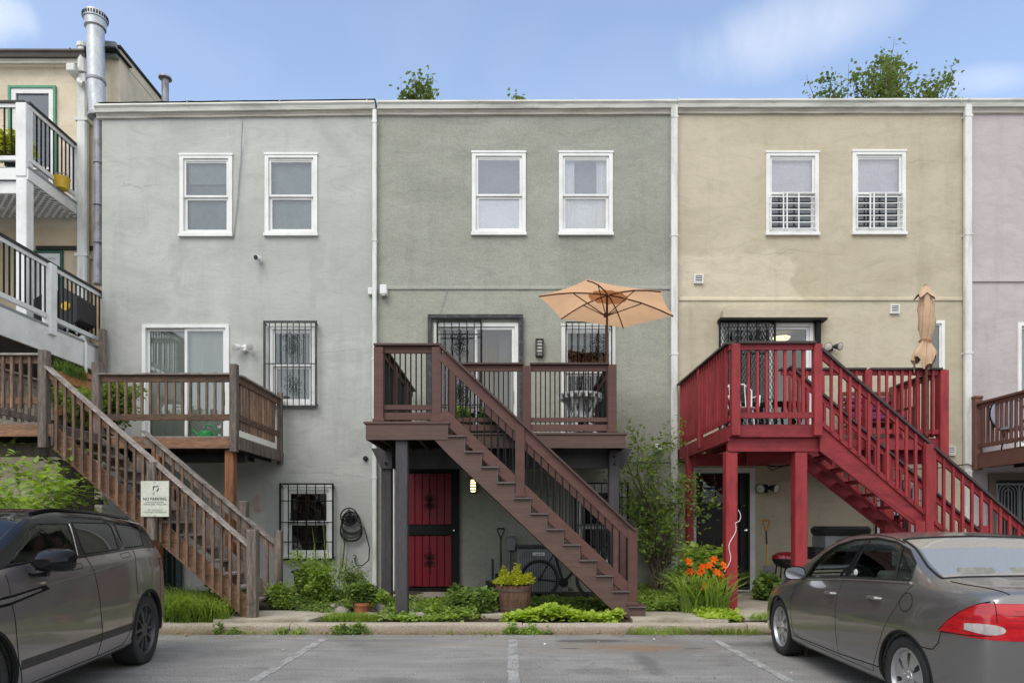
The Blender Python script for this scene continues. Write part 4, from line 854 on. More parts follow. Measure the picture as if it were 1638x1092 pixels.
rail_run(t, (-1.858, 10.12), (-1.147, 10.12), 4.175, 3.1, 'black_iron', 'brown_board', **kw); rail_run(t, (-.88, 11.29), (.213, 11.29), 4.175, 3.1, 'black_iron', 'brown_board', **kw); rail_run(t, (.357, 11.29), (1.618, 11.29), 4.175, 3.1, 'black_iron', 'brown_board', **kw)
rail_run(t, (-1.93, 10.2), (-1.93, 13.5), 4.175, 3.1, 'black_iron', 'brown_board', **kw); rail_run(t, (1.70, 11.37), (1.70, 13.5), 4.175, 3.1, 'black_iron', 'brown_board', **kw)
MB().bar((-2.0, 10.12, 4.161), (-1.0, 10.12, 4.161), .17, .03).build('cap_rail', 'brown_cap', t)
# stair: sawtooth stringers with metal-edged treads
rise, run, X0 = .2275, .2405, -.90; N_ = 12; SL2 = -rise/run
def saw(y0, y1):
    top = [(X0, FZ-rise+.002)]
    for k in range(1, N_+1):
        x = X0+run*(k-1); z = FZ-rise*k; top += [(x, z), (x+run, z)]
        top.append((x+run, z-rise if k < N_ else .13))
    poly = [(X0-.12, FZ-.27), (X0-.12, FZ-.262)]
    mb = MB()
    for k in range(1, N_+1):                                    # one convex slice per step keeps the sawtooth clean
        x = X0+run*(k-1); z = FZ-rise*k
        lo = lambda q: max(.13, FZ-.50+SL2*(q-X0+.0)+.02)
        mb.prism([(x, z), (x+run, z), (x+run, lo(x+run)), (x, lo(x))], y0, y1)
    mb.prism([(X0-.20, FZ-.268), (X0, FZ-.268), (X0, FZ-.48)], y0, y1)
    return mb
stair = saw(10.03, 10.07).build('staircase', 'brown_fascia', t)
saw(11.08, 11.12).build('stringer', 'brown_fascia', stair)
tr = rs = ed = None
for k in range(1, N_+1):
    x = X0+run*(k-1); z = FZ-rise*k
    if tr is None:
        tr = MB().box(x-.0, x+.125, 10.0, 11.12, z+.001, z+.028).box(x+.131, x+run+.02, 10.0, 11.12, z+.001, z+.028).build('tread', 'brown_fascia', stair); rs = MB().box(x-.012, x-.001, 10.071, 11.079, z+.029, z+rise-.001).build('riser', 'brown_board', stair)
        mb = MB(); mb.box(x-.005, x+run+.024, 9.994, 9.999, z+.004, z+.022); mb.box(x+run-.002, x+run+.010, 10.022, 10.029, z-rise+.03, z-.0); ed = mb.build('metal_edge', 'edge_metal', stair)
    else:
        for q in (tr, rs, ed): inst(q, stair, (run*(k-1), 0, -rise*(k-1)))
kw2 = dict(cap='brown_cap', cap_w=.15, cap_t=.028, rail_h=.17, rail_t=.04, bal=.019, pitch=.103, slope=SL2)
rail_run(stair, (-1.0, 10.06), (1.83, 10.06), 4.13, 3.1, 'black_iron', 'brown_board', bot=[(3.075, 3.235)], bal_zb=3.12, **kw2)
rail_run(stair, (-.40, 11.1), (1.83, 11.1), 4.13+SL2*.6, 2.6, 'black_iron', 'brown_board', bot=[(2.52, 2.66)], bal_zb=2.55, **kw2)
for (x, y, z0, z1) in ((.155, 10.09, FZ-rise*5+.03, 2.98), (1.81, 10.09, FZ-rise*12+.03, 1.46), (1.81, 11.08, FZ-rise*12+.03, 1.46), (.16, 11.08, FZ-rise*5+.03, 2.9)): sleeve(x, y, z0, z1, stair)
MB().box(1.52, 1.60, 10.06, 10.1, .55, 1.62).build('rail', 'brown_board', stair)
# ---------------------------------------------------------------- red painted deck (tan house)
t = thing('red_deck', 'red painted wooden deck with open stair in front of the tan house', 'deck', (4.77, 10.5, .17), 'back decks with stairs')
FZ = 3.05
board_floor(t, 3.40, 4.8, 10.5, 13.6, FZ, 'red_paint_x'); board_floor(t, 4.801, 7.74, 12.1, 13.6, FZ, 'red_paint_x')
for bx in ((3.37, 4.80, 10.47, 10.51, 2.855, 3.018), (3.36, 3.40, 10.511, 13.63, 2.80, 3.018), (4.76, 4.80, 10.511, 12.05, 2.84, 3.018), (4.80, 7.72, 12.06, 12.10, 2.84, 3.018), (7.70, 7.74, 12.101, 13.6, 2.84, 3.018)): MB().box(*bx).build('fascia', 'red_paint_x', t)
for bx in ((3.38, 4.82, 10.55, 10.64, 2.645, 2.853), (4.3, 7.7, 12.4, 12.48, 2.62, 2.84), (3.42, 4.82, 12.7, 12.78, 2.62, 2.84)): MB().box(*bx).build('beam', 'red_paint_x', t)
joists(t, 3.42, 4.76, 10.52, 13.6, 2.86, 3.017, 'red_paint', 4); joists(t, 4.85, 7.7, 12.11, 13.6, 2.86, 3.017, 'red_paint', 6)
for (x, y, z0, z1, s_) in ((3.445, 10.66, .17, 2.644, .18), (4.52, 10.66, .17, 2.644, .19), (3.40, 12.9, .18, 3.0, .13), (7.6, 12.3, .18, 2.84, .16)): MB().cbox(x-s_/2, x+s_/2, y-s_/2, y+s_/2, z0, z1, .012).build('post', 'red_paint', t)
for (x, y, z0, z1, s_) in ((3.46, 10.47, 2.87, 4.27, .135), (4.715, 10.47, 2.87, 4.27, .125), (3.365, 12.05, 2.85, 4.27, .09), (3.42, 13.5, 2.9, 4.27, .09), (6.32, 12.06, 2.86, 4.24, .125), (7.66, 12.08, 2.72, 4.24, .15), (7.68, 13.5, 2.86, 4.24, .1)): MB().cbox(x-s_/2, x+s_/2, y-s_/2, y+s_/2, z0, z1, .01).build('post', 'red_paint', t)
kr = dict(cap='dark_cap', cap_w=.15, cap_t=.034, rail_h=.085, rail_t=.04, bal=.040, pitch=.142)
rail_run(t, (3.53, 10.46), (4.65, 10.46), 4.305, 3.15, 'red_paint', 'red_paint_x', bot=[(3.14, 3.23)], bal_zb=3.14, side=-.03, **kr)
rail_run(t, (3.385, 13.5), (3.385, 10.46), 4.305, 3.1, 'red_paint', 'red_paint_x', bot=[(3.10, 3.18)], bal_zb=3.08, side=.02, **kr)
rail_run(t, (4.8, 12.07), (6.26, 12.07), 4.275, 3.1, 'red_paint', 'red_paint_x', bot=[(3.12, 3.2)], bal_zb=3.1, side=.03, **kr); rail_run(t, (6.38, 12.07), (7.6, 12.07), 4.275, 3.1, 'red_paint', 'red_paint_x', bot=[(3.12, 3.2)], bal_zb=3.1, side=.03, **kr)
rail_run(t, (7.68, 12.14), (7.68, 13.5), 4.275, 3.1, 'red_paint', 'red_paint_x', bot=[(3.12, 3.2)], bal_zb=3.1, **kr)
SL3 = -.872
mb = MB(); zz = lambda x, z: z+SL3*(x-4.77); mb.prism([(4.77, 3.045), (8.12, zz(8.12, 3.045)), (8.12, .15), (7.95, .15), (4.77, 2.64)], 10.48, 10.525)
stair = mb.build('staircase', 'red_paint_x', t)
mb = MB(); mb.prism([(4.77, 3.045), (8.12, zz(8.12, 3.045)), (8.12, .15), (7.95, .15), (4.77, 2.64)], 11.56, 11.605); mb.build('stringer', 'red_paint_x', stair); f = None
MB().bar((4.82, 11.05, 2.63), (7.9, 11.05, .2), .09, .04).build('brace', 'red_paint_x', stair)
nr = 14; run, rise = 3.33/nr, (3.05-.15)/nr
for i in range(nr-1):
    x = 4.80+run*i; z = 3.05-rise*(i+1)
    if f is None: f = MB().box(x, x+.13, 10.527, 11.558, z-.036, z).box(x+.136, x+.265, 10.527, 11.558, z-.036, z).build('tread', 'red_paint_x', stair)
    else: inst(f, stair, (run*i, 0, -rise*i))
ks = dict(cap='dark_cap', cap_w=.14, cap_t=.034, rail_h=.10, rail_t=.04, bal=.038, pitch=.142, slope=SL3)
rail_run(stair, (4.78, 10.47), (8.08, 10.47), 4.20, 3.1, 'red_paint', 'red_paint_x', bot=[(3.04, 3.10)], bal_zb=3.06, side=.02, **ks)
rail_run(stair, (4.78, 11.6), (8.08, 11.6), 4.20, 3.1, 'red_paint', 'red_paint_x', bot=[(3.04, 3.10)], bal_zb=3.06, **ks)
for (x, y, z0, z1) in ((6.41, 10.46, 1.2, 2.74), (8.05, 10.46, .17, 1.5), (8.05, 11.6, .17, 1.5), (6.41, 11.62, 1.2, 2.72)): MB().cbox(x-.062, x+.062, y-.062, y+.062, z0, z1, .008).build('newel_post', 'red_paint', stair)
MB().cbox(6.2, 6.34, 10.4, 10.475, 1.25, 1.56, .006).build('cleat', 'red_paint', stair)
# ---------------------------------------------------------------- mauve-brown deck (pink house)
t = thing('brown_deck', 'plain brown wooden deck in front of the pale pink house at the right edge', 'deck', (9.25, 13.5, .2))
FZ = 2.93
board_floor(t, 9.24, 13.5, 11.0, 13.6, FZ, 'mauve_brown', along='x')
MB().box(9.20, 9.24, 11.0, 13.55, 2.63, FZ-.04).build('fascia', 'mauve_brown', t); MB().box(9.2, 13.5, 10.95, 10.999, 2.63, FZ-.04).build('fascia', 'mauve_brown', t)
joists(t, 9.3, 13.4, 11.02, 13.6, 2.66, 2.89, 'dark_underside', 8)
MB().cbox(9.16, 9.31, 13.42, 13.57, 2.6, 4.0, .01).cbox(9.15, 9.32, 13.41, 13.58, 4.001, 4.06, .015).build('post', 'mauve_brown', t); MB().cbox(9.16, 9.31, 10.95, 11.1, .15, 4.0, .01).build('post', 'mauve_brown', t)
rail_run(t, (9.235, 13.42), (9.235, 11.1), 3.92, 3.0, 'mauve_brown', 'mauve_brown', 'mauve_brown', .12, .04, .08, .04, [(3.03, 3.10)], .042, .125, bal_zb=3.02)
# ---------------------------------------------------------------- white balconies of the cream house
def balcony(label, x0, x1, y0, y1, FZ, fh, zt, posts, name='balcony', front=True):
    t = thing(name, label, 'balcony', (x1, y1, FZ-fh), 'white balconies of the cream house')
    mb = MB(); mb.box(x0, x1-.05, y0+.05, y1, FZ-.04, FZ); mb.build('deck_floor', 'gray_metal', t)
    MB().box(x1-.04, x1, y0, y1, FZ-fh, FZ-.045).build('fascia', 'white_paint', t); MB().box(x0, x1-.041, y0, y0+.04, FZ-fh, FZ-.045).build('fascia', 'white_paint', t)
    MB().box(x1-.05, x1+.01, y0-.01, y1, FZ-.044, FZ-.001).build('drip_edge', 'gray_metal', t)
    k = dict(cap='black_plastic', cap_w=.11, cap_t=.045, rail_h=.07, rail_t=.06, bot=[(FZ+.12, FZ+.20)], bal=.022, pitch=.125, bal_zb=FZ+.16)
    rail_run(t, (x1-.05, y0+.06), (x1-.05, y1-.04), zt, FZ+.15, 'black_iron', 'white_paint', **k)
    rail_run(t, (x1-.1, y0+.05), (x0, y0+.05), zt, FZ+.15, 'black_iron', 'white_paint', **k)
    for (x, y, z0, s_) in posts: MB().cbox(x-s_/2, x+s_/2, y-s_/2, y+s_/2, z0, zt-.046, .01).build('post', 'white_paint', t)
    return t
t = balcony('lower white balcony with black balusters at the far left, a covered grill on it', -12.5, -8.19, 10.2, 14.25, 5.07, .50, 6.21, [(-8.22, 12.2, 4.9, .17), (-8.28, 12.34, 5.08, .12), (-8.24, 14.2, 5.08, .1), (-8.24, 10.25, 4.7, .17)])
mb = MB()
for i in range(18): mb.box(-12.4, -10.75, 13.4-.012*(i%2), 13.46, 5.08+i*.14, 5.08+i*.14+.135)
mb.build('siding', 'white_paint', t, kind='stuff')
MB().box(-12.4, -8.3, 13.9, 14.2, 4.60, 4.95).build('beam', 'dark_underside', t); MB().box(-12.4, -8.28, 10.6, 14.2, 4.58, 4.62).build('soffit', 'dark_underside', t)
UX = PX(128, CY)+.03
t = balcony('upper white balcony with lattice underneath at the far left', -13.5, UX, 12.72, CY-.03, 8.2, .25, 9.42, [(UX-.13, 12.80, 8.0, .2), (UX-.06, CY-.1, 8.0, .14)])
MB().box(-13.5, UX-.12, 12.78, 12.84, 7.72, 7.94).build('beam', 'white_paint', t)
MB().cbox(UX-.22, UX-.02, 12.70, 12.9, 5.08, 7.949, .012).build('post', 'white_paint', t); MB().cbox(-11.1, -10.9, 12.7, 12.9, 5.08, 7.719, .012).build('post', 'white_paint', t)
mb = MB(); x0, x1, y0, y1 = -13.4, UX-.03, 12.85, CY-.06
i = -30
while i < 60:
    for sg in (-1, 1):
        # diagonals x = c + sg*(y-y0)
        c_ = x0+i*.15; p = []
        for y in (y0, y1): p.append((c_+sg*(y-y0)*1., y))
        (xa, ya), (xb, yb) = p
        def cl(xa, ya, xb, yb):
            q = []
            for (x, y) in ((xa, ya), (xb, yb)):
                if x < x0 or x > x1:
                    xx = min(max(x, x0), x1); y = ya+(yb-ya)*(xx-xa)/(xb-xa); x = xx
                q.append((x, y))
            return q
        if (xa < x0 and xb < x0) or (xa > x1 and xb > x1): continue
        q = cl(xa, ya, xb, yb)
        if abs(q[0][1]-q[1][1]) > .05: mb.bar((*q[0], 7.93+.006*sg), (*q[1], 7.93+.006*sg), .045, .008)
    i += 1
mb.build('lattice', 'white_paint', t, kind='stuff')
# ================================================================ cars
def pchip(pts):
    X = np.array([p[0] for p in pts], float); Y = np.array([p[1] for p in pts], float); h = np.diff(X); dl = np.diff(Y)/h; m = np.zeros(len(X))
    for i in range(1, len(X)-1):
        if dl[i-1]*dl[i] > 0:
            w1, w2 = 2*h[i]+h[i-1], h[i]+2*h[i-1]; m[i] = (w1+w2)/(w1/dl[i-1]+w2/dl[i])
    m[0], m[-1] = dl[0], dl[-1]
    def f(x):
        x = np.clip(np.asarray(x, float), X[0], X[-1]); k = np.clip(np.searchsorted(X, x, side='right')-1, 0, len(X)-2)
        t = (x-X[k])/h[k]
        return (2*t**3-3*t**2+1)*Y[k]+(t**3-2*t**2+t)*h[k]*m[k]+(-2*t**3+3*t**2)*Y[k+1]+(t**3-t**2)*h[k]*m[k+1]
    return f
def inpoly(px_, pz_, poly):
    r = np.zeros(px_.shape, bool); n_ = len(poly); j = n_-1
    for i in range(n_):
        xi, zi = poly[i]; xj, zj = poly[j]
        c = ((zi > pz_) != (zj > pz_)) & (px_ < (xj-xi)*(pz_-zi)/(zj-zi+1e-12)+xi); r ^= c; j = i
    return r
class Car:
    def __init__(s, root_, curves, xs_, ring=14):
        s.root = root_; s.xs = np.array(xs_)
        K = [(pchip(a)(s.xs), pchip(b)(s.xs)) for a, b in curves]        # (y, z) per key line
        KY = np.stack([k[0] for k in K], 1); KZ = np.stack([k[1] for k in K], 1); nk = len(K)
        # chord-parameter monotone spline through the key lines of every station
        out = []
        for i in range(len(s.xs)):
            y, z = KY[i], KZ[i]; ch = np.concatenate([[0], np.cumsum(np.sqrt(np.diff(y)**2+np.diff(z)**2)+1e-4)])
            tt = np.concatenate([np.linspace(ch[k], ch[k+1], ring, endpoint=False) for k in range(nk-1)]+[[ch[-1]]])
            out.append(np.stack([np.full(len(tt), s.xs[i]), pchip(list(zip(ch, y)))(tt), pchip(list(zip(ch, z)))(tt)], 1))
        s.G = np.array(out); s.ring = ring; s.nk = nk
        G = s.G; s.C = (G[:-1, :-1]+G[1:, :-1]+G[:-1, 1:]+G[1:, 1:])/4
        s.vv = np.tile((np.arange(G.shape[1]-1)+.5)/ring, (G.shape[0]-1, 1))
        s.used = np.zeros(s.C.shape[:2], bool)
    def side_y(s, x, z, vmax=None):
        i = int(np.clip(np.searchsorted(s.xs, x), 1, len(s.xs)-1)); t = (x-s.xs[i-1])/(s.xs[i]-s.xs[i-1])
        r = s.G[i-1]*(1-t)+s.G[i]*t; zz = np.maximum.accumulate(r[s.ring:, 2]); return float(np.interp(z, zz, r[s.ring:, 1]))
    def top_z(s, x, y):
        i = int(np.clip(np.searchsorted(s.xs, x), 1, len(s.xs)-1)); t = (x-s.xs[i-1])/(s.xs[i]-s.xs[i-1])
        r = (s.G[i-1]*(1-t)+s.G[i]*t)[::-1]; yy = np.maximum.accumulate(r[:, 1]); return float(np.interp(y, yy, r[:, 2]))
    def mesh(s, name, mask, m, sides=(1, -1), parent=None, scale=1., drop=0., label=None):
        I, J = np.nonzero(mask); nv = s.G.shape[1]; Vs, Fs = [], []; base = 0
        for sg in sides:
            q = np.stack([I*nv+J, (I+1)*nv+J, (I+1)*nv+J+1, I*nv+J+1], 1)
            if sg > 0: q = q[:, ::-1]
            u, inv = np.unique(q.reshape(-1), return_inverse=True); P_ = s.G.reshape(-1, 3)[u].copy(); P_[:, 1] *= sg*scale; P_[:, 2] -= drop
            Vs.append(P_); Fs.append(inv.reshape(-1, 4)+base); base += len(P_)
        V, F = np.concatenate(Vs), np.concatenate(Fs)
        me = bpy.data.meshes.new(name); me.vertices.add(len(V)); me.vertices.foreach_set('co', V.reshape(-1).astype(np.float32))
        me.loops.add(F.size); me.loops.foreach_set('vertex_index', F.reshape(-1).astype(np.int32)); me.polygons.add(len(F)); me.polygons.foreach_set('loop_start', np.arange(len(F))*4)
        me.materials.append(MATS[m]); me.update(calc_edges=True); me.polygons.foreach_set('use_smooth', [True]*len(F))
        bm = bmesh.new(); bm.from_mesh(me); bmesh.ops.remove_doubles(bm, verts=bm.verts, dist=1e-5); bm.to_mesh(me); bm.free()
        me.polygons.foreach_set('use_smooth', [True]*len(me.polygons))
        o = bpy.data.objects.new(name, me); COL.objects.link(o); o.parent = parent or s.root
        if label: o['label'] = label
        return o
    def patch(s, name, mask, m, sg, cuts, off, parent=None):
        "piece of the body surface trimmed by planes and set proud of it"
        o = s.mesh(name, mask, m, (sg,), parent); bm = bmesh.new(); bm.from_mesh(o.data)
        for co, no in cuts: bmesh.ops.bisect_plane(bm, geom=bm.verts[:]+bm.edges[:]+bm.faces[:], plane_co=co, plane_no=Vector(no).normalized(), clear_outer=True)
        bm.normal_update()
        for v in bm.verts: v.co += v.normal*off
        bm.to_mesh(o.data); bm.free(); return o
    def line(s, mb, pts, r=.005, out=0., sg=1, dens=.03, seg=5):
        q = []
        for (a, b) in zip(pts, pts[1:]):
            n_ = max(1, int(math.hypot(b[0]-a[0], b[1]-a[1])/dens))
            q += [(a[0]+(b[0]-a[0])*t/n_, a[1]+(b[1]-a[1])*t/n_) for t in range(n_)]
        q.append(pts[-1]); mb.tube([(x, sg*(s.side_y(x, z)+out), z) for x, z in q], r, seg)
    def tline(s, mb, pts, r=.005, sg=1, dens=.04, out=0.):
        q = []
        for (a, b) in zip(pts, pts[1:]):
            n_ = max(1, int(math.hypot(b[0]-a[0], b[1]-a[1])/dens)); q += [(a[0]+(b[0]-a[0])*t/n_, a[1]+(b[1]-a[1])*t/n_) for t in range(n_)]
        q.append(pts[-1]); mb.tube([(x, sg*y, s.top_z(x, abs(y))+out) for x, y in q], r, 5)
def stations(x0, x1, d=.016, ends=.005):
    a = [x0]
    while a[-1] < x1: 
        e = min(a[-1]-x0, x1-a[-1]); a.append(a[-1]+((.0012 if e < .05 else ends) if e < .14 else d))
    a[-1] = x1; return a
def wheel(par, x, y, r, w_, rim, style, sg, tm='rubber', rm='alloy', steer=0.):
    mb = MB(); o = w_/2; prof = [(rim-.005, -o*.75), (rim+.012, -o*.93), (r-.055, -o), (r-.022, -o*.97), (r-.004, -o*.82), (r, -o*.6), (r, o*.6), (r-.004, o*.82), (r-.022, o*.97), (r-.055, o), (rim+.012, o*.93), (rim-.005, o*.75)]
    mb.lathe(prof, (x, y, r), 56, 'y', False)
    for k in (-.45, -.15, .15, .45): mb.lathe([(r+.0005, k*w_-.004), (r+.003, k*w_-.003), (r+.003, k*w_+.003), (r+.0005, k*w_+.004)], (x, y, r), 56, 'y', False)
    for k in range(64):
        a = 2*PI*k/64
        for q in (-1, 1): mb.bar((x+math.cos(a)*(r-.001), y+q*o*.62, r+math.sin(a)*(r-.001)), (x+math.cos(a+.03)*(r-.012), y+q*o*.93, r+math.sin(a+.03)*(r-.012)), .018, .006, (math.cos(a), 0, math.sin(a)))
    t = mb.build('wheel', tm, par, smooth=True)
    yo = y+sg*o*.78
    mb = MB(); mb.lathe([(rim+.008, sg*o*.90), (rim-.004, sg*o*.93), (rim-.014, sg*o*.80), (rim-.02, sg*o*.2), (rim-.02, -sg*o*.7)], (x, y, r), 56, 'y', False)
    if style == 'hubcap':
        n_ = 7
        mb.lathe([(.02, .0), (.068, .002), (.075, -.012)], (x, yo, r), 28, 'y', False) if sg < 0 else mb.lathe([(.075, -.012), (.068, .004), (.02, .006), (.001, .006)], (x, yo, r), 28, 'y', False)
        for k in range(n_):
            a = 2*PI*k/n_+.2; wa, wb = .36, .30
            def pt(rr, da, dy): return (x+rr*math.cos(a+da), yo+sg*dy, r+rr*math.sin(a+da))
            mb.add([pt(.06, -wa*1.3, -.004), pt(.06, 0, .002), pt(.06, wa*1.3, -.004), pt(rim*.6, -wb, -.006), pt(rim*.6, 0, -.001), pt(rim*.6, wb, -.006), pt(rim-.012, -wb*1.15, -.014), pt(rim-.012, 0, -.010), pt(rim-.012, wb*1.15, -.014), pt(.06, -wa*1.3, -.04), pt(.06, wa*1.3, -.04), pt(rim*.6, -wb, -.05), pt(rim*.6, wb, -.05), pt(rim-.012, -wb*.95, -.05), pt(rim-.012, wb*.95, -.05)],
                   [(0,1,4,3),(1,2,5,4),(3,4,7,6),(4,5,8,7),(0,3,11,9),(3,6,13,11),(2,10,12,5),(5,12,14,8)])
        mb.lathe([(rim*.40, sg*.0), (.05, sg*.004)], (x, yo, r), 28, 'y', False); mb.lathe([(rim-.002, -sg*.012), (rim*.86, -sg*.012), (rim*.86, -sg*.04)], (x, yo, r), 40, 'y', False)
        for k in range(5):
            a = 2*PI*k/5+.5; mb.lathe([(.010, 0), (.009, sg*.012), (.001, sg*.013)], (x+.05*math.cos(a), yo, r+.05*math.sin(a)), 8, 'y', False)
        mb.lathe([(.026, sg*.004), (.025, sg*.014), (.001, sg*.016)], (x, yo, r), 16, 'y', False)
    else:
        for k in range(5):
            for q in (-1, 1):
                a = 2*PI*k/5+PI/2+q*.13; b = 2*PI*k/5+PI/2+q*.34
                def pp(rr, an, da, dy): return (x+rr*math.cos(an+da), yo+sg*dy, r+rr*math.sin(an+da))
                da, db = .22, .085
                mb.add([pp(.05, a, -da, -.0), pp(.05, a, da, -.0), pp(rim-.012, b, db, -.006), pp(rim-.012, b, -db, -.006), pp(.05, a, -da, -.05), pp(.05, a, da, -.05), pp(rim-.012, b, db, -.05), pp(rim-.012, b, -db, -.05), pp(rim*.62, (a+b)/2, 0, .010)],
                       [(0,1,8),(1,2,8),(2,3,8),(3,0,8),(0,4,5,1),(1,5,6,2),(3,2,6,7),(0,3,7,4)])
        mb.lathe([(.075, -sg*.03), (.07, sg*.004), (.045, sg*.008), (.035, sg*.0), (.001, sg*.0)], (x, yo, r), 24, 'y', False)
    mb.build('rim', rm, t, smooth=True)
    mb = MB(); mb.lathe([(.001, -sg*o*.05), (rim*.66, -sg*o*.05), (rim*.66, -sg*o*.2)], (x, y, r), 30, 'y', False); mb.lathe([(.001, -sg*o*.3), (rim-.02, -sg*o*.3)], (x, y, r), 30, 'y', False); mb.build('brake_disc', 'dark_disc', t)
    return t
mat('alloy', (.50,.50,.51), .32, .06, 5, metal=.75, bump=0, objco=True); mat('dark_alloy', (.09,.09,.095), .38, .1, 5, metal=.5, bump=0, objco=True); mat('dark_disc', (.012,.011,.011), .6, .2, 8, bump=0, objco=True)
carpaint('paint_brown_gray', (.205,.198,.196), .72); carpaint('paint_taupe', (.275,.25,.25), .72)
mat('gloss_black', (.010,.010,.012), .10, .05, 3, bump=0, objco=True, spec=.22); mat('gap', (.008,.008,.008), .8, 0, 3, bump=0); mat('car_seat', (.20,.20,.18), .85, .1, 5, objco=True); mat('car_seat_dark', (.03,.03,.03), .8, .1, 5, objco=True)
mat('car_lining', (.10,.10,.095), .9, .1, 3, bump=0, objco=True); mat('lamp_red', (.46,.006,.012), .12, .20, 5, stretch=(.3,.3,9), bump=.06, bscale=20, finevar=.06, objco=True, coat=1., tint=(.16,.002,.006)); mat('lamp_clear', (.46,.42,.41), .12, .18, 6, stretch=(1,5,1), bump=.15, bscale=20, finevar=.05, objco=True, coat=1.); mat('lamp_dark_red', (.07,.008,.010), .15, .1, 10, bump=0, objco=True, coat=1.)
mat('satin_strip', (.04,.037,.036), .5, .1, 4, bump=0, objco=True); mat('bright_trim', (.45,.44,.43), .25, .05, 4, metal=.8, bump=0, objco=True)
def autoglass(name, refl, tint, gcol=(.95,.97,1), sky_haze=0.):
    m = newmat(name); n = N(m); lk = m.node_tree.links.new; o = n('ShaderNodeOutputMaterial')
    g = n('ShaderNodeBsdfGlossy', {'Roughness': .02, 'Color': c4(gcol)}); t = n('ShaderNodeBsdfTransparent', {'Color': c4(tint)})
    lw = n('ShaderNodeLayerWeight', {'Blend': .22}).outputs['Fresnel']
    f = n('ShaderNodeMapRange', {'Value': lw, 'To Min': refl, 'To Max': 1.}).outputs[0]
    sh = n('ShaderNodeMixShader', {'Fac': f, 1: t.outputs[0], 2: g.outputs[0]}).outputs[0]
    if sky_haze: sh = n('ShaderNodeMixShader', {'Fac': sky_haze, 1: sh, 2: n('ShaderNodeBsdfDiffuse', {'Color': (.5,.52,.52,1)}).outputs[0]}).outputs[0]  # flat pale layer standing in for bright sky reflected in the glass
    lk(sh, o.inputs['Surface']); MATS[name] = m
autoglass('auto_glass', .05, (.62,.72,.68)); autoglass('auto_glass_dark', .07, (.10,.11,.11)); autoglass('auto_glass_rear', .42, (.6,.64,.66), (1,.93,.80), .30)  # rear glass: warm tint and pale layer imitate a whitish sky reflection
def seat_mesh(mb, x, y, z, w_=.5, hgt=.62, lean=.2):
    mb.cbox(x-.02, x+.5, y-w_/2, y+w_/2, z, z+.14, .04)
    n_ = 6
    for i in range(n_):
        t0, t1 = i/n_, (i+1)/n_; a = w_/2*(1-.25*t0**2)
        mb.cbox(x-.07-lean*t0-.05, x-.0-lean*t0+.04, y-a, y+a, z+.12+hgt*t0, z+.12+hgt*t1+.02, .03)
    mb.cbox(x-.16-lean, x-.05-lean, y-.14, y+.14, z+hgt+.16, z+hgt+.36, .035)
def well(car, wx, sg, zc, r, y0, y1):
    A = [-.3+(PI+.6)*k/24 for k in range(25)]; V = []
    for a in A: V += [(wx+r*math.cos(a), sg*y0, zc+r*math.sin(a)), (wx+r*math.cos(a), sg*y1, zc+r*math.sin(a))]
    MB().add(V, [(2*k, 2*k+1, 2*k+3, 2*k+2) for k in range(24)]+[tuple(2*k for k in range(25))]).build('wheel_well', 'gap', car, fix=False)
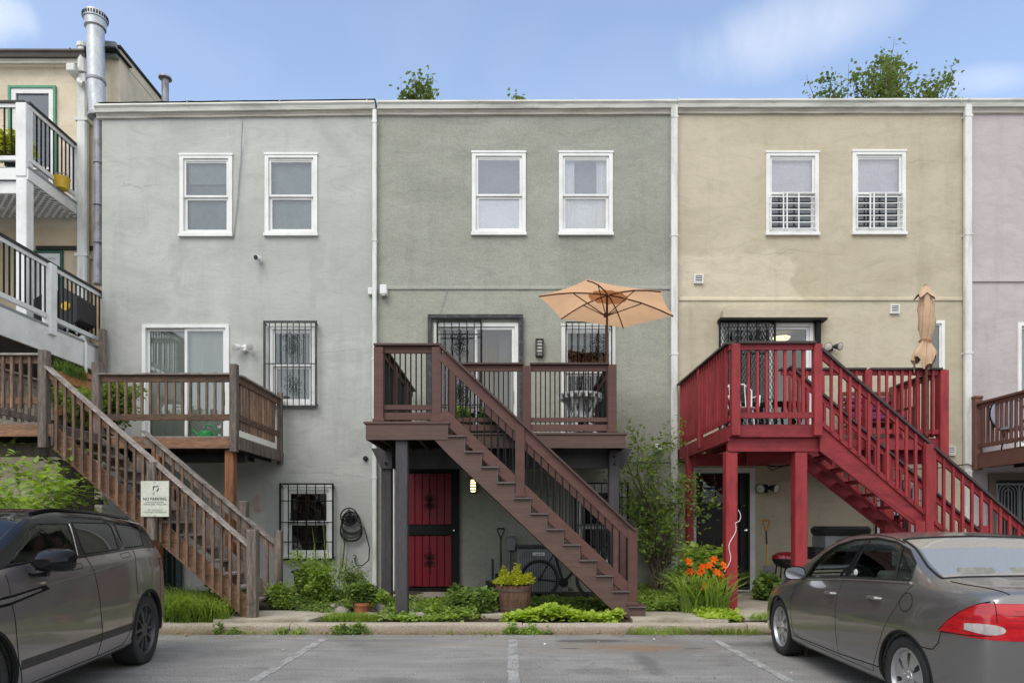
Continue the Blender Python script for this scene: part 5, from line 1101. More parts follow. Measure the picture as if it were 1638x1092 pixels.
# ---------------------------------------------------------------- dark grey saloon on the right
car = thing('parked_car', 'dark grey four-door saloon parked nose to the kerb at the right, silver hubcaps', 'car', (3.875, 5.186, 0), rotz=math.atan2(1, .04))
car_saloon = car
cv = [
 ([(-.87,.40),(-.7,.60),(0,.62),(3.0,.62),(3.62,.35)], [(-.87,.27),(-.7,.20),(0,.19),(3.0,.19),(3.62,.24)]),
 ([(-.87,.52),(-.82,.68),(-.7,.78),(-.4,.82),(0,.815),(2.7,.815),(3.2,.78),(3.5,.64),(3.62,.42)], [(-.87,.30),(-.8,.235),(-.4,.225),(0,.22),(2.7,.21),(3.3,.20),(3.62,.27)]),
 ([(-.87,.545),(-.84,.66),(-.78,.745),(-.65,.80),(-.4,.848),(0,.868),(1,.87),(2.7,.868),(3.1,.84),(3.4,.76),(3.55,.62),(3.62,.46)], [(-.87,.42),(-.5,.40),(0,.38),(3,.38),(3.62,.40)]),
 ([(-.87,.55),(-.84,.665),(-.78,.745),(-.65,.80),(-.4,.845),(0,.874),(1,.8775),(2.6,.875),(3.0,.845),(3.3,.77),(3.5,.64),(3.62,.47)], [(-.87,.56),(-.8,.68),(-.5,.68),(0,.67),(2,.66),(3,.64),(3.5,.55),(3.62,.50)]),
 ([(-.87,.545),(-.84,.655),(-.78,.735),(-.65,.785),(-.4,.825),(0,.845),(1,.847),(2.4,.842),(2.8,.82),(3.2,.75),(3.5,.60),(3.62,.46)], [(-.87,.60),(-.83,.80),(-.78,.87),(-.5,.90),(0,.905),(1,.87),(2.2,.83),(2.8,.78),(3.3,.68),(3.55,.58),(3.62,.53)]),
 ([(-.87,.52),(-.84,.62),(-.78,.70),(-.65,.735),(-.4,.765),(0,.785),(1,.795),(2.0,.79),(2.5,.775),(2.9,.74),(3.3,.65),(3.55,.52),(3.62,.43)], [(-.87,.62),(-.83,.90),(-.78,.995),(-.70,1.022),(-.4,1.035),(0,1.042),(.6,1.018),(1.2,.985),(2.1,.922),(2.5,.885),(2.9,.82),(3.3,.72),(3.55,.60),(3.62,.55)]),
 ([(-.87,.44),(-.83,.50),(-.78,.57),(-.65,.63),(-.4,.685),(-.2,.695),(0,.672),(.3,.615),(.6,.58),(1.0,.562),(1.5,.565),(1.8,.585),(2.2,.64),(2.6,.69),(2.9,.68),(3.3,.56),(3.55,.44),(3.62,.38)], [(-.87,.63),(-.83,.945),(-.78,1.035),(-.70,1.055),(-.4,1.072),(-.2,1.095),(0,1.165),(.3,1.305),(.6,1.372),(1.0,1.402),(1.5,1.385),(1.8,1.325),(2.2,1.155),(2.6,.975),(2.9,.885),(3.3,.78),(3.55,.64),(3.62,.57)]),
 ([(-.87,.22),(0,.36),(.6,.30),(1.5,.30),(2.4,.36),(3.62,.2)], [(-.87,.635),(-.83,.955),(-.78,1.045),(-.70,1.068),(-.4,1.085),(-.2,1.112),(0,1.185),(.3,1.318),(.6,1.392),(1.0,1.426),(1.5,1.412),(1.8,1.362),(2.2,1.195),(2.6,1.005),(2.9,.915),(3.3,.80),(3.55,.66),(3.62,.58)]),
 ([(-.87,0),(3.62,0)], [(-.87,.64),(-.83,.96),(-.78,1.05),(-.70,1.073),(-.4,1.09),(-.2,1.118),(0,1.192),(.3,1.325),(.6,1.40),(1.0,1.434),(1.5,1.420),(1.8,1.372),(2.2,1.205),(2.6,1.012),(2.9,.922),(3.3,.805),(3.55,.665),(3.62,.585)]),
]
C_ = Car(car, cv, stations(-.87, 3.62), 26); c = C_.C; X_, Y_, Z_ = c[..., 0], c[..., 1], c[..., 2]; V_ = C_.vv
WR, WB = .320, 2.70
dlo = [(2.12,.925),(2.04,1.075),(1.85,1.20),(1.6,1.295),(1.3,1.352),(.9,1.372),(.55,1.345),(.30,1.285),(.13,1.19),(.06,1.055),(.6,1.03),(1.2,.997)]
side = (V_ > 4) & (V_ < 6.2)
glass_side = side & inpoly(X_, Z_, dlo)
bp_ = lambda z: 1.13-.30*(z-1.0)
front_w = glass_side & (X_ > bp_(Z_)+.075); rear_w = glass_side & (X_ < bp_(Z_)-.035); pillar = glass_side & ~front_w & ~rear_w
quarter = rear_w & (X_ < .255+.14*(Z_-1.05)/.2)
rear_w &= ~quarter
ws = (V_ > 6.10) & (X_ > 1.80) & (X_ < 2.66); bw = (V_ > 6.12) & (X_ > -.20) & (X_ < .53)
arch = np.zeros_like(side)
for wx in (0, WB): arch |= ((X_-wx)**2+(Z_-.315)**2 < .362**2) & (Y_ > .50) & (V_ < 4.5)
lamp = (X_ < -.40) & (V_ < 5.9) & (Y_ > .40) & (Z_ > .745+(.03*(-.42-X_)/.4)) & (Z_ < np.interp(X_, [-.9,-.78,-.70,-.6,-.5,-.42], [.975,.975,.955,.90,.83,.755]))
lampc = lamp & (((np.abs(Z_-.815)/.036)**2.5+(np.abs(Y_-.665)/.085)**4) < 1) & (X_ < -.5)
lampin = lamp & (Y_ < .60) & (X_ < -.80)
body = ~(glass_side | ws | bw | arch)
C_.mesh('body', body, 'paint_brown_gray')
lin_m = ~(glass_side | ws | bw | arch) & (V_ > .5) & (X_ > -.55) & (X_ < 2.75); C_.mesh('lining', lin_m, 'car_lining', scale=.955, drop=.025)
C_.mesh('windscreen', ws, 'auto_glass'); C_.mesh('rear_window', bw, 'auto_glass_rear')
for sg in (1, -1):
    C_.mesh('window', front_w, 'auto_glass', (sg,)); C_.mesh('window', rear_w, 'auto_glass', (sg,)); C_.mesh('window', quarter, 'auto_glass', (sg,)); C_.mesh('pillar', pillar, 'gloss_black', (sg,))
    top = [(-.40,.735),(-.47,.81),(-.56,.885),(-.66,.945),(-.74,.972),(-.90,.985)]
    cuts = [((0, 0, .742), (0, 0, -1)), ((0, sg*.42, 0), (0, -sg, 0))]+[((a[0], 0, a[1]), (b[1]-a[1], 0, a[0]-b[0])) for a, b in zip(top, top[1:])]
    near = (X_ < -.36) & (V_ < 6.1) & (Y_ > .38) & (Z_ > .70) & (Z_ < 1.02)
    tl = C_.patch('tail_lamp', near, 'lamp_red', sg, cuts, .004)
    C_.patch('reversing_lens', near, 'lamp_clear', sg, [((0, sg*(.735+.075*math.cos(a)), .807+.034*math.sin(a)), (0, sg*math.cos(a)/.075, math.sin(a)/.034)) for a in np.linspace(0, 2*PI, 24, endpoint=False)]+[((-.64, 0, 0), (1, 0, 0))], .007, parent=tl)
    def rear_x(y, z):
        for x in C_.xs:
            if C_.side_y(x, z) >= y: return x
        return -.5
    gl = MB(); gl.tube([(rear_x(.70, z)-.004, sg*.70, z) for z in np.linspace(.745, .99, 14)], .004, 5)
    for z in (.872, .902, .93): gl.tube([(rear_x(y, z)-.0035, sg*y, z) for y in np.linspace(.46, .80, 20)], .002, 4)
    gl.build('lamp_divider', 'gap', tl, kind='stuff')
mb = MB(); gp = MB(); br = MB()
for sg in (1, -1):
    C_.line(gp, dlo+[dlo[0]], .012, .0, sg); C_.line(br, [(.04,1.045),(.6,1.018),(1.2,.985),(2.15,.91)], .011, .004, sg)
    C_.line(gp, [(1.15,.985),(1.17,.80),(1.16,.5),(1.12,.27),(2.0,.27),(2.25,.33),(2.30,.6),(2.22,.88)], .0042, -.002, sg); C_.line(gp, [(1.12,.27),(.50,.27),(.43,.38),(.30,.62),(.12,.86),(.0,1.03)], .0042, -.002, sg)
    C_.line(gp, [(bp_(1.0)-.035,1.0),(bp_(1.35)-.035,1.35)], .006, .002, sg); C_.line(gp, [(.27,1.05),(.40,1.30)], .012, .003, sg)
    C_.line(gp, [(-.44,.745),(-.62,.75),(-.80,.765)], .007, .0, sg); C_.line(gp, [(-.42,.75),(-.5,.83),(-.6,.905),(-.70,.96),(-.77,.985)], .006, .0, sg)
    C_.line(gp, [(-.30,.60),(-.36,.605),(-.42,.66),(-.44,.745)], .005, -.001, sg); C_.line(gp, [(-.02,.60),(-.30,.60)], .004, -.001, sg)
    C_.line(gp, [(0+.085*math.cos(2*PI*k/20), .90+.07*math.sin(2*PI*k/20)) for k in range(21)], .0045, -.001, sg)
    C_.line(gp, [(.36,.33),(1.1,.30),(2.25,.29)], .005, 0, sg)
    C_.tline(gp, [(-.78,.60),(-.70,.625),(-.30,.69)], .005, sg)
    for wx in (0, WB): C_.line(br if 0 else gp, [(wx+.362*math.cos(a), .315+.362*math.sin(a)) for a in np.linspace(-.12, PI+.12, 40)], .013, -.006, sg)
C_.tline(gp, [(-.205,.69),(-.205,.35),(-.21,0),(-.21,-.35)], .008); C_.tline(gp, [(.535,.58),(.55,.3),(.555,0)], .012); C_.tline(gp, [(.535,-.58),(.55,-.3),(.555,0)], .012)
for sg in (1, -1): C_.tline(gp, [(-.2,.69),(.0,.675),(.3,.615),(.53,.585)], .010, sg); C_.tline(gp, [(.45,.615),(.7,.585),(1.0,.57),(1.5,.573),(1.8,.59)], .006, sg)
gp.build('door_gap', 'gap', car, kind='stuff'); br.build('waist_trim', 'bright_trim', car)
mb = MB(); mb.prism([(-.12,.30),(.12,.30),(.10,.0),(-.10,.0)], 0, .012, 'xy')
for sg in (1, -1):
    for hx, hz in ((1.30,.845),(.46,.885)):
        y = C_.side_y(hx, hz); m2 = MB(); m2.tube([(hx+.10, sg*(y-.0), hz-.004),(hx+.07, sg*(y+.028), hz),(hx-.07, sg*(y+.034), hz+.004),(hx-.105, sg*(y-.0), hz+.002)], [.012,.015,.015,.012], 8); m2.lathe([(.035,0),(.025,.004)], (hx+.04, sg*y, hz-.02), 12, 'y'); m2.build('handle', 'bright_trim', car, smooth=True)
    m2 = MB(); x, z = 2.03, .985; V = []
    for k in range(7):
        t = k/6; xx = x+.09*math.sin(PI*(.5-.5*t)*1.0)+0; w_ = .125*(math.sin(PI*(.35+.5*(1-t))))
        for j in range(14):
            a = 2*PI*j/14; V.append((x+.02+.15*(1-math.cos(t*PI/2))-.0, sg*(.90+.0+ .115*math.copysign(abs(math.cos(a))**.7, math.cos(a))*(1-.75*t**2)+.02), z+.075*math.copysign(abs(math.sin(a))**.7, math.sin(a))*(1-.8*t**2)))
    m2.add(V, [(k*14+j, k*14+(j+1)%14, (k+1)*14+(j+1)%14, (k+1)*14+j) for k in range(6) for j in range(14)]+[tuple(6*14+j for j in range(14))]); m2.bar((x+.10, sg*.78, z-.04), (x+.09, sg*.86, z-.03), .05, .035)
    mr = m2.build('mirror', 'paint_brown_gray', car, smooth=True)
    MB().prism([(sg*(.92+.10*math.copysign(abs(math.cos(2*PI*j/14))**.7, math.cos(2*PI*j/14))), z+.063*math.copysign(abs(math.sin(2*PI*j/14))**.7, math.sin(2*PI*j/14))) for j in range(14)], x+.012, x+.02, 'yz').build('mirror_glass', 'chrome', mr)
for wx in (0, WB):
    for sg in (1, -1):
        wheel(car, wx, sg*.752, WR, .20, .222, 'hubcap', sg, rm='alloy')
        well(car, wx, sg, .315, .38, .57, .80)
mb = MB(); mb.box(-.6, 3.3, -.66, .66, .17, .21); mb.build('underbody', 'gap', car)
mb = MB()
for y in (.36, -.36): seat_mesh(mb, 1.15, y, .42, .5, .52, .18)
mb.build('seat', 'car_seat', car); mb = MB(); mb.cbox(.12, .62, -.62, .62, .42, .58, .05); mb.cbox(-.05, .16, -.62, .62, .55, 1.04, .05)
for y in (-.38, 0, .38): mb.cbox(-.14, -.02, y-.15, y+.15, 1.03, 1.17, .04)
mb.build('rear_seat', 'car_seat', car); mb = MB(); mb.box(-.3, -.06, -.62, .62, 1.02, 1.04); mb.cbox(2.0, 2.5, -.7, .7, .62, .92, .05); mb.build('dashboard', 'car_lining', car)
mb = MB(); mb.tube([(1.83+.05*math.sin(a), .36+.18*math.cos(a), .90+.17*math.sin(a)) for a in np.linspace(0, 2*PI, 24)], .014, 6); mb.build('steering_wheel', 'car_seat_dark', car)
mb = MB(); y = C_.side_y(.95, 1.06); mb.lathe([(.001, .004), (.032, .004), (.033, 0)], (.98, C_.side_y(.98, 1.06)+.002, 1.06), 16, 'y'); mb.build('sticker', 'white_plastic', car)
mb = MB(); V = []
for k in range(9):                                                    # lower moulding and rear bumper edge
    pass
MB().cbox(-.885, -.83, -.5, .5, .30, .46, .02).build('bumper', 'paint_brown_gray', car)

# ---------------------------------------------------------------- taupe SUV on the left, nose towards the viewer
yaw = math.radians(8); fw = (math.sin(yaw), -math.cos(yaw))
car = thing('parked_suv', 'taupe grey SUV with black roof and dark alloy wheels, parked at the left', 'car', (-4.83, 7.25, 0), rotz=math.atan2(fw[1], fw[0]))
car_suv = car
cv = [
 ([(-.82,.5),(-.6,.66),(0,.70),(3.0,.70),(3.55,.45)], [(-.82,.36),(-.6,.27),(0,.25),(3,.25),(3.55,.30)]),
 ([(-.82,.62),(-.77,.76),(-.6,.86),(-.3,.90),(0,.90),(2.7,.90),(3.2,.86),(3.45,.74),(3.55,.58)], [(-.82,.40),(-.74,.31),(-.3,.28),(0,.275),(2.7,.27),(3.3,.27),(3.55,.34)]),
 ([(-.82,.66),(-.79,.76),(-.70,.86),(-.5,.915),(0,.948),(1,.945),(2.7,.948),(3.1,.92),(3.4,.82),(3.55,.64)], [(-.82,.55),(-.5,.50),(0,.48),(3,.48),(3.55,.5)]),
 ([(-.82,.66),(-.79,.755),(-.70,.85),(-.5,.905),(0,.945),(1,.938),(2.6,.945),(3.0,.92),(3.3,.83),(3.5,.70),(3.55,.64)], [(-.82,.74),(-.77,.84),(-.3,.83),(0,.82),(2,.80),(3,.78),(3.55,.66)]),
 ([(-.82,.64),(-.79,.735),(-.70,.82),(-.5,.875),(0,.918),(1,.92),(2.4,.915),(2.8,.89),(3.2,.80),(3.5,.66),(3.55,.61)], [(-.82,.82),(-.79,1.0),(-.74,1.10),(-.5,1.14),(0,1.145),(.28,1.135),(1.38,1.05),(2.66,.97),(3.2,.93),(3.5,.82),(3.55,.75)]),
 ([(-.82,.60),(-.79,.70),(-.72,.77),(-.5,.825),(0,.862),(1,.868),(2.3,.862),(2.8,.83),(3.2,.74),(3.5,.60),(3.55,.56)], [(-.82,.84),(-.79,1.04),(-.74,1.17),(-.5,1.235),(0,1.243),(.6,1.225),(1.3,1.200),(2.4,1.165),(2.8,1.08),(3.2,1.0),(3.5,.87),(3.55,.79)]),
 ([(-.82,.5),(-.74,.62),(-.6,.63),(-.4,.64),(0,.652),(1,.665),(1.6,.665),(1.9,.675),(2.3,.72),(2.75,.755),(3.2,.66),(3.55,.48)], [(-.82,.845),(-.79,1.05),(-.73,1.20),(-.60,1.43),(-.52,1.512),(-.35,1.535),(0,1.56),(.8,1.60),(1.3,1.602),(1.7,1.565),(1.9,1.515),(2.3,1.35),(2.75,1.14),(3.0,1.085),(3.2,1.03),(3.5,.89),(3.55,.80)]),
 ([(-.82,.3),(0,.42),(1.5,.42),(2.4,.42),(3.55,.25)], [(-.82,.848),(-.79,1.055),(-.73,1.21),(-.60,1.445),(-.52,1.535),(-.35,1.565),(0,1.592),(.8,1.632),(1.3,1.636),(1.7,1.605),(1.9,1.56),(2.3,1.39),(2.75,1.155),(3.0,1.10),(3.2,1.05),(3.5,.91),(3.55,.81)]),
 ([(-.82,0),(3.55,0)], [(-.82,.85),(-.79,1.06),(-.73,1.215),(-.60,1.45),(-.52,1.54),(-.35,1.572),(0,1.60),(.8,1.64),(1.3,1.645),(1.7,1.615),(1.9,1.57),(2.3,1.40),(2.75,1.162),(3.0,1.105),(3.2,1.055),(3.5,.915),(3.55,.815)]),
]
cv = [([(x+.2 if x >= 2.66 else x, v) for x, v in ya], [(x+.2 if x >= 2.66 else x, v) for x, v in za]) for ya, za in cv]
C_ = Car(car, cv, stations(-.82, 3.75)); c = C_.C; X_, Y_, Z_ = c[..., 0], c[..., 1], c[..., 2]; V_ = C_.vv
WR, WB = .372, 2.90
belt = lambda x: np.interp(x, [-.6,0,.6,1.3,2.4,2.8], [1.245,1.256,1.24,1.215,1.18,1.13])
upper = (V_ > 4.6) & (X_ > -.72) & (X_ < 2.75) & (Z_ > belt(X_)-.002)
f1 = [(2.42,1.195),(1.42,1.225),(1.36,1.50),(1.78,1.498),(1.92,1.455)]; f2 = [(1.27,1.232),(.55,1.255),(.50,1.47),(.56,1.508),(1.27,1.515)]; f3 = [(.42,1.262),(-.12,1.272),(-.26,1.46),(-.22,1.485),(.38,1.505)]
side = (V_ > 4.6) & (V_ < 6.3)
g1, g2, g3 = [side & inpoly(X_, Z_, f) for f in (f1, f2, f3)]
ws = (V_ > 6.08) & (X_ > 1.86) & (X_ < 2.85); bw = (V_ > 6.15) & (X_ > -.72) & (X_ < -.56)
arch = np.zeros_like(side)
for wx in (0, WB): arch |= ((X_-wx)**2+(Z_-.375)**2 < .415**2) & (Y_ > .55) & (V_ < 4.2)
lamp = (X_ < -.44) & (Y_ > .45) & (V_ < 5.5) & (Z_ > .985) & (Z_ < 1.115)
strip = (V_ > 1) & (V_ < 2.6) & (Z_ > .435) & (Z_ < .495) & (X_ > .42) & (X_ < 2.44) & (Y_ > .6)
body = ~(g1 | g2 | g3 | ws | bw | arch | lamp | upper | strip); roof = upper & ~(g1 | g2 | g3 | ws | bw)
C_.mesh('body', body, 'paint_taupe'); C_.mesh('roof', roof, 'gloss_black', label='gloss black roof and window pillars')
C_.mesh('lining', ~(g1 | g2 | g3 | ws | bw | arch) & (V_ > .5) & (X_ > -.5) & (X_ < 2.75), 'car_lining', scale=.95, drop=.03)
C_.mesh('windscreen', ws, 'auto_glass'); C_.mesh('rear_window', bw, 'auto_glass_dark'); 
for sg in (1, -1): C_.mesh('side_strip', strip, 'satin_strip', (sg,))
for sg in (1, -1):
    C_.mesh('window', g1, 'auto_glass', (sg,)); C_.mesh('window', g2, 'auto_glass_dark', (sg,)); C_.mesh('window', g3, 'auto_glass_dark', (sg,)); C_.mesh('tail_lamp', lamp, 'lamp_dark_red', (sg,))
gp = MB(); br = MB()
for sg in (1, -1):
    for f in (f1, f2, f3): C_.line(gp, f+[f[0]], .006, 0, sg)
    C_.line(br, [(-.44,1.155),(.28,1.138),(.8,1.10),(1.38,1.055),(2.66,.975)], .0035, -.001, sg)
    C_.line(br, [(1.40,1.225),(1.33,1.50)], .006, .004, sg); C_.line(br, [(.52,1.25),(.42,1.26),(.46,1.35),(.47,1.48)], .004, .003, sg)
    C_.line(gp, [(1.27,1.215),(1.22,1.05),(1.16,.8),(1.12,.5),(1.18,.30)], .006, -.002, sg); C_.line(gp, [(.24,1.235),(.30,1.13),(.33,.95),(.30,.78)], .006, -.002, sg); C_.line(gp, [(.42,.60),(.46,.45),(.62,.31),(1.18,.30),(2.38,.30),(2.47,.5),(2.52,.9),(2.49,1.13)], .006, -.002, sg)
    for hx, hz in ((1.50,1.135),(.47,1.195)):
        C_.line(gp, [(hx-.10,hz+.022),(hx+.11,hz+.010),(hx+.11,hz-.032),(hx-.10,hz-.02),(hx-.10,hz+.022)], .004, -.001, sg)
    for wx in (0, WB): C_.line(gp, [(wx+.415*math.cos(a), .375+.415*math.sin(a)) for a in np.linspace(-.12, PI+.12, 40)], .022, -.008, sg)
    C_.line(gp, [(-.44,.98),(-.44,1.12),(-.74,1.10)], .005, -.001, sg); C_.line(gp, [(-.42,.98),(-.40,.74),(-.36,.60)], .005, -.002, sg)
    v = MB(); pts = [(2.0,.985),(2.55,.915),(2.95,.90),(2.95,.965),(2.5,.985),(2.05,1.02)]
    v.add([(x, sg*(C_.side_y(x, z)+.004), z) for x, z in pts], [tuple(range(6))]); v.build('fender_vent', 'gloss_black', car); v = MB(); v.add([(x, sg*(C_.side_y(x, z)+.008), z) for x, z in [(2.12,.985),(2.55,.935),(2.95,.918),(2.95,.945),(2.5,.968),(2.12,1.002)]], [tuple(range(6))]); v.build('vent_blade', 'bright_trim', car)
    m2 = MB(); x, z = 2.12, 1.215; V = []
    for k in range(8):
        t = k/7
        for j in range(16):
            a = 2*PI*j/16; V.append((x-.03+.20*t, sg*(1.03+.135*math.copysign(abs(math.cos(a))**.6, math.cos(a))*(1-.6*t**2.2)-.02*t), z+.092*math.copysign(abs(math.sin(a))**.6, math.sin(a))*(1-.7*t**2.2)-.01*t))
    m2.add(V, [(k*16+j, k*16+(j+1)%16, (k+1)*16+(j+1)%16, (k+1)*16+j) for k in range(7) for j in range(16)]+[tuple(7*16+j for j in range(16)), tuple(range(15, -1, -1))]); m2.tube([(x+.08, sg*.84, 1.135),(x+.07, sg*.92, 1.12),(x+.06, sg*1.0, 1.135)], [.04,.032,.04], 8); m2.build('mirror', 'gloss_black', car, smooth=True)
    m2 = MB(); C_.tline(m2, [(-.30,.60),(.2,.615),(.8,.625),(1.4,.628),(1.7,.635)], .018, sg, out=.012); m2.build('roof_rail', 'gloss_black', car, smooth=True)
    wheel(car, 0, sg*.80, WR, .245, .262, 'alloy', sg, rm='dark_alloy'); wheel(car, WB, sg*.80, WR, .245, .262, 'alloy', sg, rm='dark_alloy')
    for wx in (0, WB): well(car, wx, sg, .375, .44, .58, .84)
gp.build('door_gap', 'gap', car, kind='stuff'); br.build('waist_trim', 'bright_trim', car)
MB().box(-.6, 3.2, -.74, .74, .22, .27).build('underbody', 'gap', car)
mb = MB()
for y in (.40, -.40): seat_mesh(mb, 1.25, y, .55, .52, .56, .18)
mb.build('seat', 'car_seat', car); mb = MB(); mb.cbox(.1, .6, -.66, .66, .55, .70, .05); mb.cbox(-.05, .14, -.66, .66, .68, 1.2, .05); mb.build('rear_seat', 'car_seat_dark', car); mb = MB(); mb.cbox(2.0, 2.6, -.74, .74, .8, 1.12, .05); mb.build('dashboard', 'car_lining', car)
# ================================================================ fittings on the walls
def fabric(name, base):
    m = newmat(name); n = N(m); o = n('ShaderNodeOutputMaterial'); co = n('ShaderNodeNewGeometry').outputs['Position']
    a = n('ShaderNodeTexNoise', {'Vector': co, 'Scale': 2.5, 'Detail': 5.}).outputs['Fac']; c = ramp(n, a, [(.3, c4(base, .9)), (.7, c4(base, 1.06))])
    d = n('ShaderNodeBsdfDiffuse', {'Color': c}); t = n('ShaderNodeBsdfTranslucent', {'Color': n('ShaderNodeMixRGB', {'Fac': 1., 'Color1': c, 'Color2': (1.25, 1.15, 1.05, 1)}, blend_type='MULTIPLY').outputs[0]})
    m.node_tree.links.new(n('ShaderNodeMixShader', {'Fac': .62, 1: d.outputs[0], 2: t.outputs[0]}).outputs[0], o.inputs['Surface']); MATS[name] = m
mat('lamp_gray', (.07,.07,.075), .5, .1, 5); mat('aluminium', (.55,.56,.58), .35, .05, 4, metal=.6, bump=0); emis('lit_bulb', (1., .78, .42), 1.5); mat('bulb_glass', (.55,.53,.48), .25, .05, 5, bump=0)
mat('yellow_plastic', (.62,.40,.03), .45, .08, 4); mat('orange_plastic', (.55,.22,.03), .5, .08, 4); mat('red_enamel', (.30,.012,.018), .25, .06, 4, coat=.6, bump=0); fabric('canvas', (.62,.43,.29)); mat('canvas_dark', (.52,.36,.24), .85, .08, 3, fine=60, finevar=.06, bump=.1)
mat('purple_cushion', (.16,.035,.10), .85, .15, 4, stretch=(1,1,6)); mat('bench_wood', (.13,.05,.03), .65, .2, 4, stretch=(.6,4,5), rand=.15); mat('cast_white', (.70,.71,.72), .45, .08, 6, bump=.15, tint=(.5,.5,.5)); mat('hose_green', (.035,.038,.028), .5, .15, 5); mat('barrel_wood', (.16,.085,.06), .8, .25, 4, stretch=(6,6,.7), fine=18, finevar=.2, bump=.3, rand=.2); mat('rusty_hoop', (.10,.075,.06), .65, .3, 8, bump=.2)
mat('sign_face', (.60,.63,.54), .5, .05, 4, bump=.02, tint=(.52,.54,.45)); mat('sign_ink', (.03,.035,.04), .6, .1, 8, bump=0); mat('sign_ink_faded', (.17,.18,.17), .6, .1, 8, bump=0); mat('blue_gray', (.36,.41,.48), .5, .06, 4); mat('green_plastic', (.02,.28,.07), .4, .06, 4)
# flue of the cream house
t = thing('flue_pipe', 'tall galvanised flue pipe with louvred round cap beside the grey house', 'flue', (PX(154,13.9), 13.9, 5.8))
x = PX(154,13.9); zt = PZ(30,13.9)
mb = MB(); mb.tube([(x+.04, 13.9, PZ(188,13.9)), (x, 13.9, PZ(150,13.9)), (x-.02, 13.9, zt-.05)], .165, 20); mb.build('pipe', 'galvanised', t, smooth=True)
mb = MB(); mb.lathe([(.17,-.22),(.20,-.2),(.205,-.05),(.225,-.045),(.225,.07),(.205,.075),(.2,.1),(.02,.13)], (x-.02, 13.9, zt), 28); cp = mb.build('cap', 'galvanised', t, smooth=True)
mb = MB()
for k in range(28): a = 2*PI*k/28; mb.box(x-.02+.226*math.cos(a)-.011, x-.02+.226*math.cos(a)+.011, 13.9+.226*math.sin(a)-.011, 13.9+.226*math.sin(a)+.011, zt-.02, zt+.045)
mb.build('louvre', 'black_iron', cp, kind='stuff')
mb = MB(); mb.lathe([(.172,0),(.18,.0),(.18,.05),(.172,.05)], (x, 13.9, PZ(132,13.9)), 20); mb.lathe([(.17,0),(.19,.0),(.19,.06),(.14,.12)], (x+.04, 13.9, PZ(188,13.9)-.02), 20); mb.build('clamp', 'old_galvanised', t, smooth=True)
xb = PX(159,13.9); mb = MB(); mb.tube([(x+.05, 13.9, PZ(186,13.9)), (xb, 13.88, PZ(200,13.9)), (xb, 13.88, PZ(330,13.9))], .088, 14); mb.tube([(xb-.01, 13.9, PZ(330,13.9)), (xb-.02, 13.9, PZ(455,13.9))], .098, 14); mb.build('lower_pipe', 'old_galvanised', t, smooth=True)
mb = MB()
for py in (263, 330, 390): mb.lathe([(.10,0),(.108,0),(.108,.05),(.10,.05)], (xb, 13.885, PZ(py,13.9)), 16)
mb.build('clamp', 'gray_metal', t)
t = thing('vent_pipe', 'slim weathered vent pipe with flat cap standing on the grey house roof', 'vent', (PX(265,15), 15, 9.8)); x = PX(265,15)
mb = MB(); mb.tube([(x, 15, 9.7), (x-.01, 15, PZ(127,15))], .075, 12); mb.build('pipe', 'old_galvanised', t, smooth=True); mb = MB(); mb.lathe([(.08,-.05),(.14,-.02),(.13,.02),(.03,.06)], (x-.01, 15, PZ(125,15)), 14); mb.build('cap', 'old_galvanised', t, smooth=True)
for k, (px, lab) in enumerate(((640, 'small metal roof vent at the left end of the sage house gutter'), (1092, 'small metal roof vent above the gutter joint of sage and tan houses'), (1568, 'small metal roof vent above the pink house gutter'))):
    t = thing('roof_vent', lab, 'vent', (PX(px,14), 14, 9.85), 'small roof vents'); mb = MB(); mb.lathe([(.07,0),(.07,.12),(.12,.13),(.12,.17),(.03,.22)], (PX(px,14), 14, 9.85), 12); mb.build('hood', 'old_galvanised', t, smooth=True); MB().box(PX(px,14)-.15, PX(px,14)+.15, 13.9, 14.1, 9.845, 9.86).build('flashing', 'old_galvanised', t)
# camera, floodlights
x, z = PX(415,FY), PZ(416,FY); t = thing('security_camera', 'small white security camera with black face on the grey wall', 'camera', (x, FY, z))
mb = MB(); mb.lathe([(.045,0),(.045,-.02),(.02,-.025),(.02,-.06)], (x+.02, FY, z-.02), 12, 'y'); mb.tube([(x+.03, FY-.06, z), (x-.01, FY-.16, z-.01)], [.05,.055], 14); mb.build('body', 'white_plastic', t, smooth=True); mb = MB(); mb.tube([(x-.01, FY-.158, z-.01), (x-.014, FY-.17, z-.012)], .047, 14); mb.build('lens', 'black_plastic', t)
def flood(px, py, lab, m, lens, s_=1., spread=.16, name='floodlight'):
    x, z = PX(px,FY), PZ(py,FY); t = thing(name, lab, 'floodlight', (x, FY, z))
    mb = MB(); mb.lathe([(.07*s_,0),(.07*s_,-.03),(.03,-.04)], (x, FY, z), 14, 'y'); mb.tube([(x, FY-.04, z-.03*s_), (x, FY-.09, z-.08*s_)], .03*s_, 8); mb.build('base', m, t, smooth=True)
    for sg in (-1, 1):
        a = (x+sg*.03*s_, FY-.05, z+.02); b = (x+sg*spread*.55, FY-.10, z+.0); c = (x+sg*spread, FY-.2, z-.03)
        mb = MB(); mb.tube([a, b], .018*s_, 6); mb.tube([b, tuple((b[i]+c[i])/2 for i in range(3)), c], [.05*s_,.06*s_,.085*s_], 14); hd = mb.build('lamp_head', m, t, smooth=True)
        mb = MB(); d = Vector(c)-Vector(b); mb.tube([Vector(c)+d*.002, Vector(c)+d*.05], [.074*s_,.06*s_], 14); mb.build('lens', lens, hd, smooth=True)
    return t
flood(393, 557, 'white twin-headed floodlight on the grey wall by the sliding door', 'white_plastic', 'bulb_glass'); flood(1223, 780, 'black twin-headed floodlight beside the black door under the red deck', 'black_plastic', 'bulb_glass', 1.1); flood(1327, 556, 'dark twin-headed floodlight above the red deck on the tan wall', 'lamp_gray', 'bulb_glass', .95, .12)
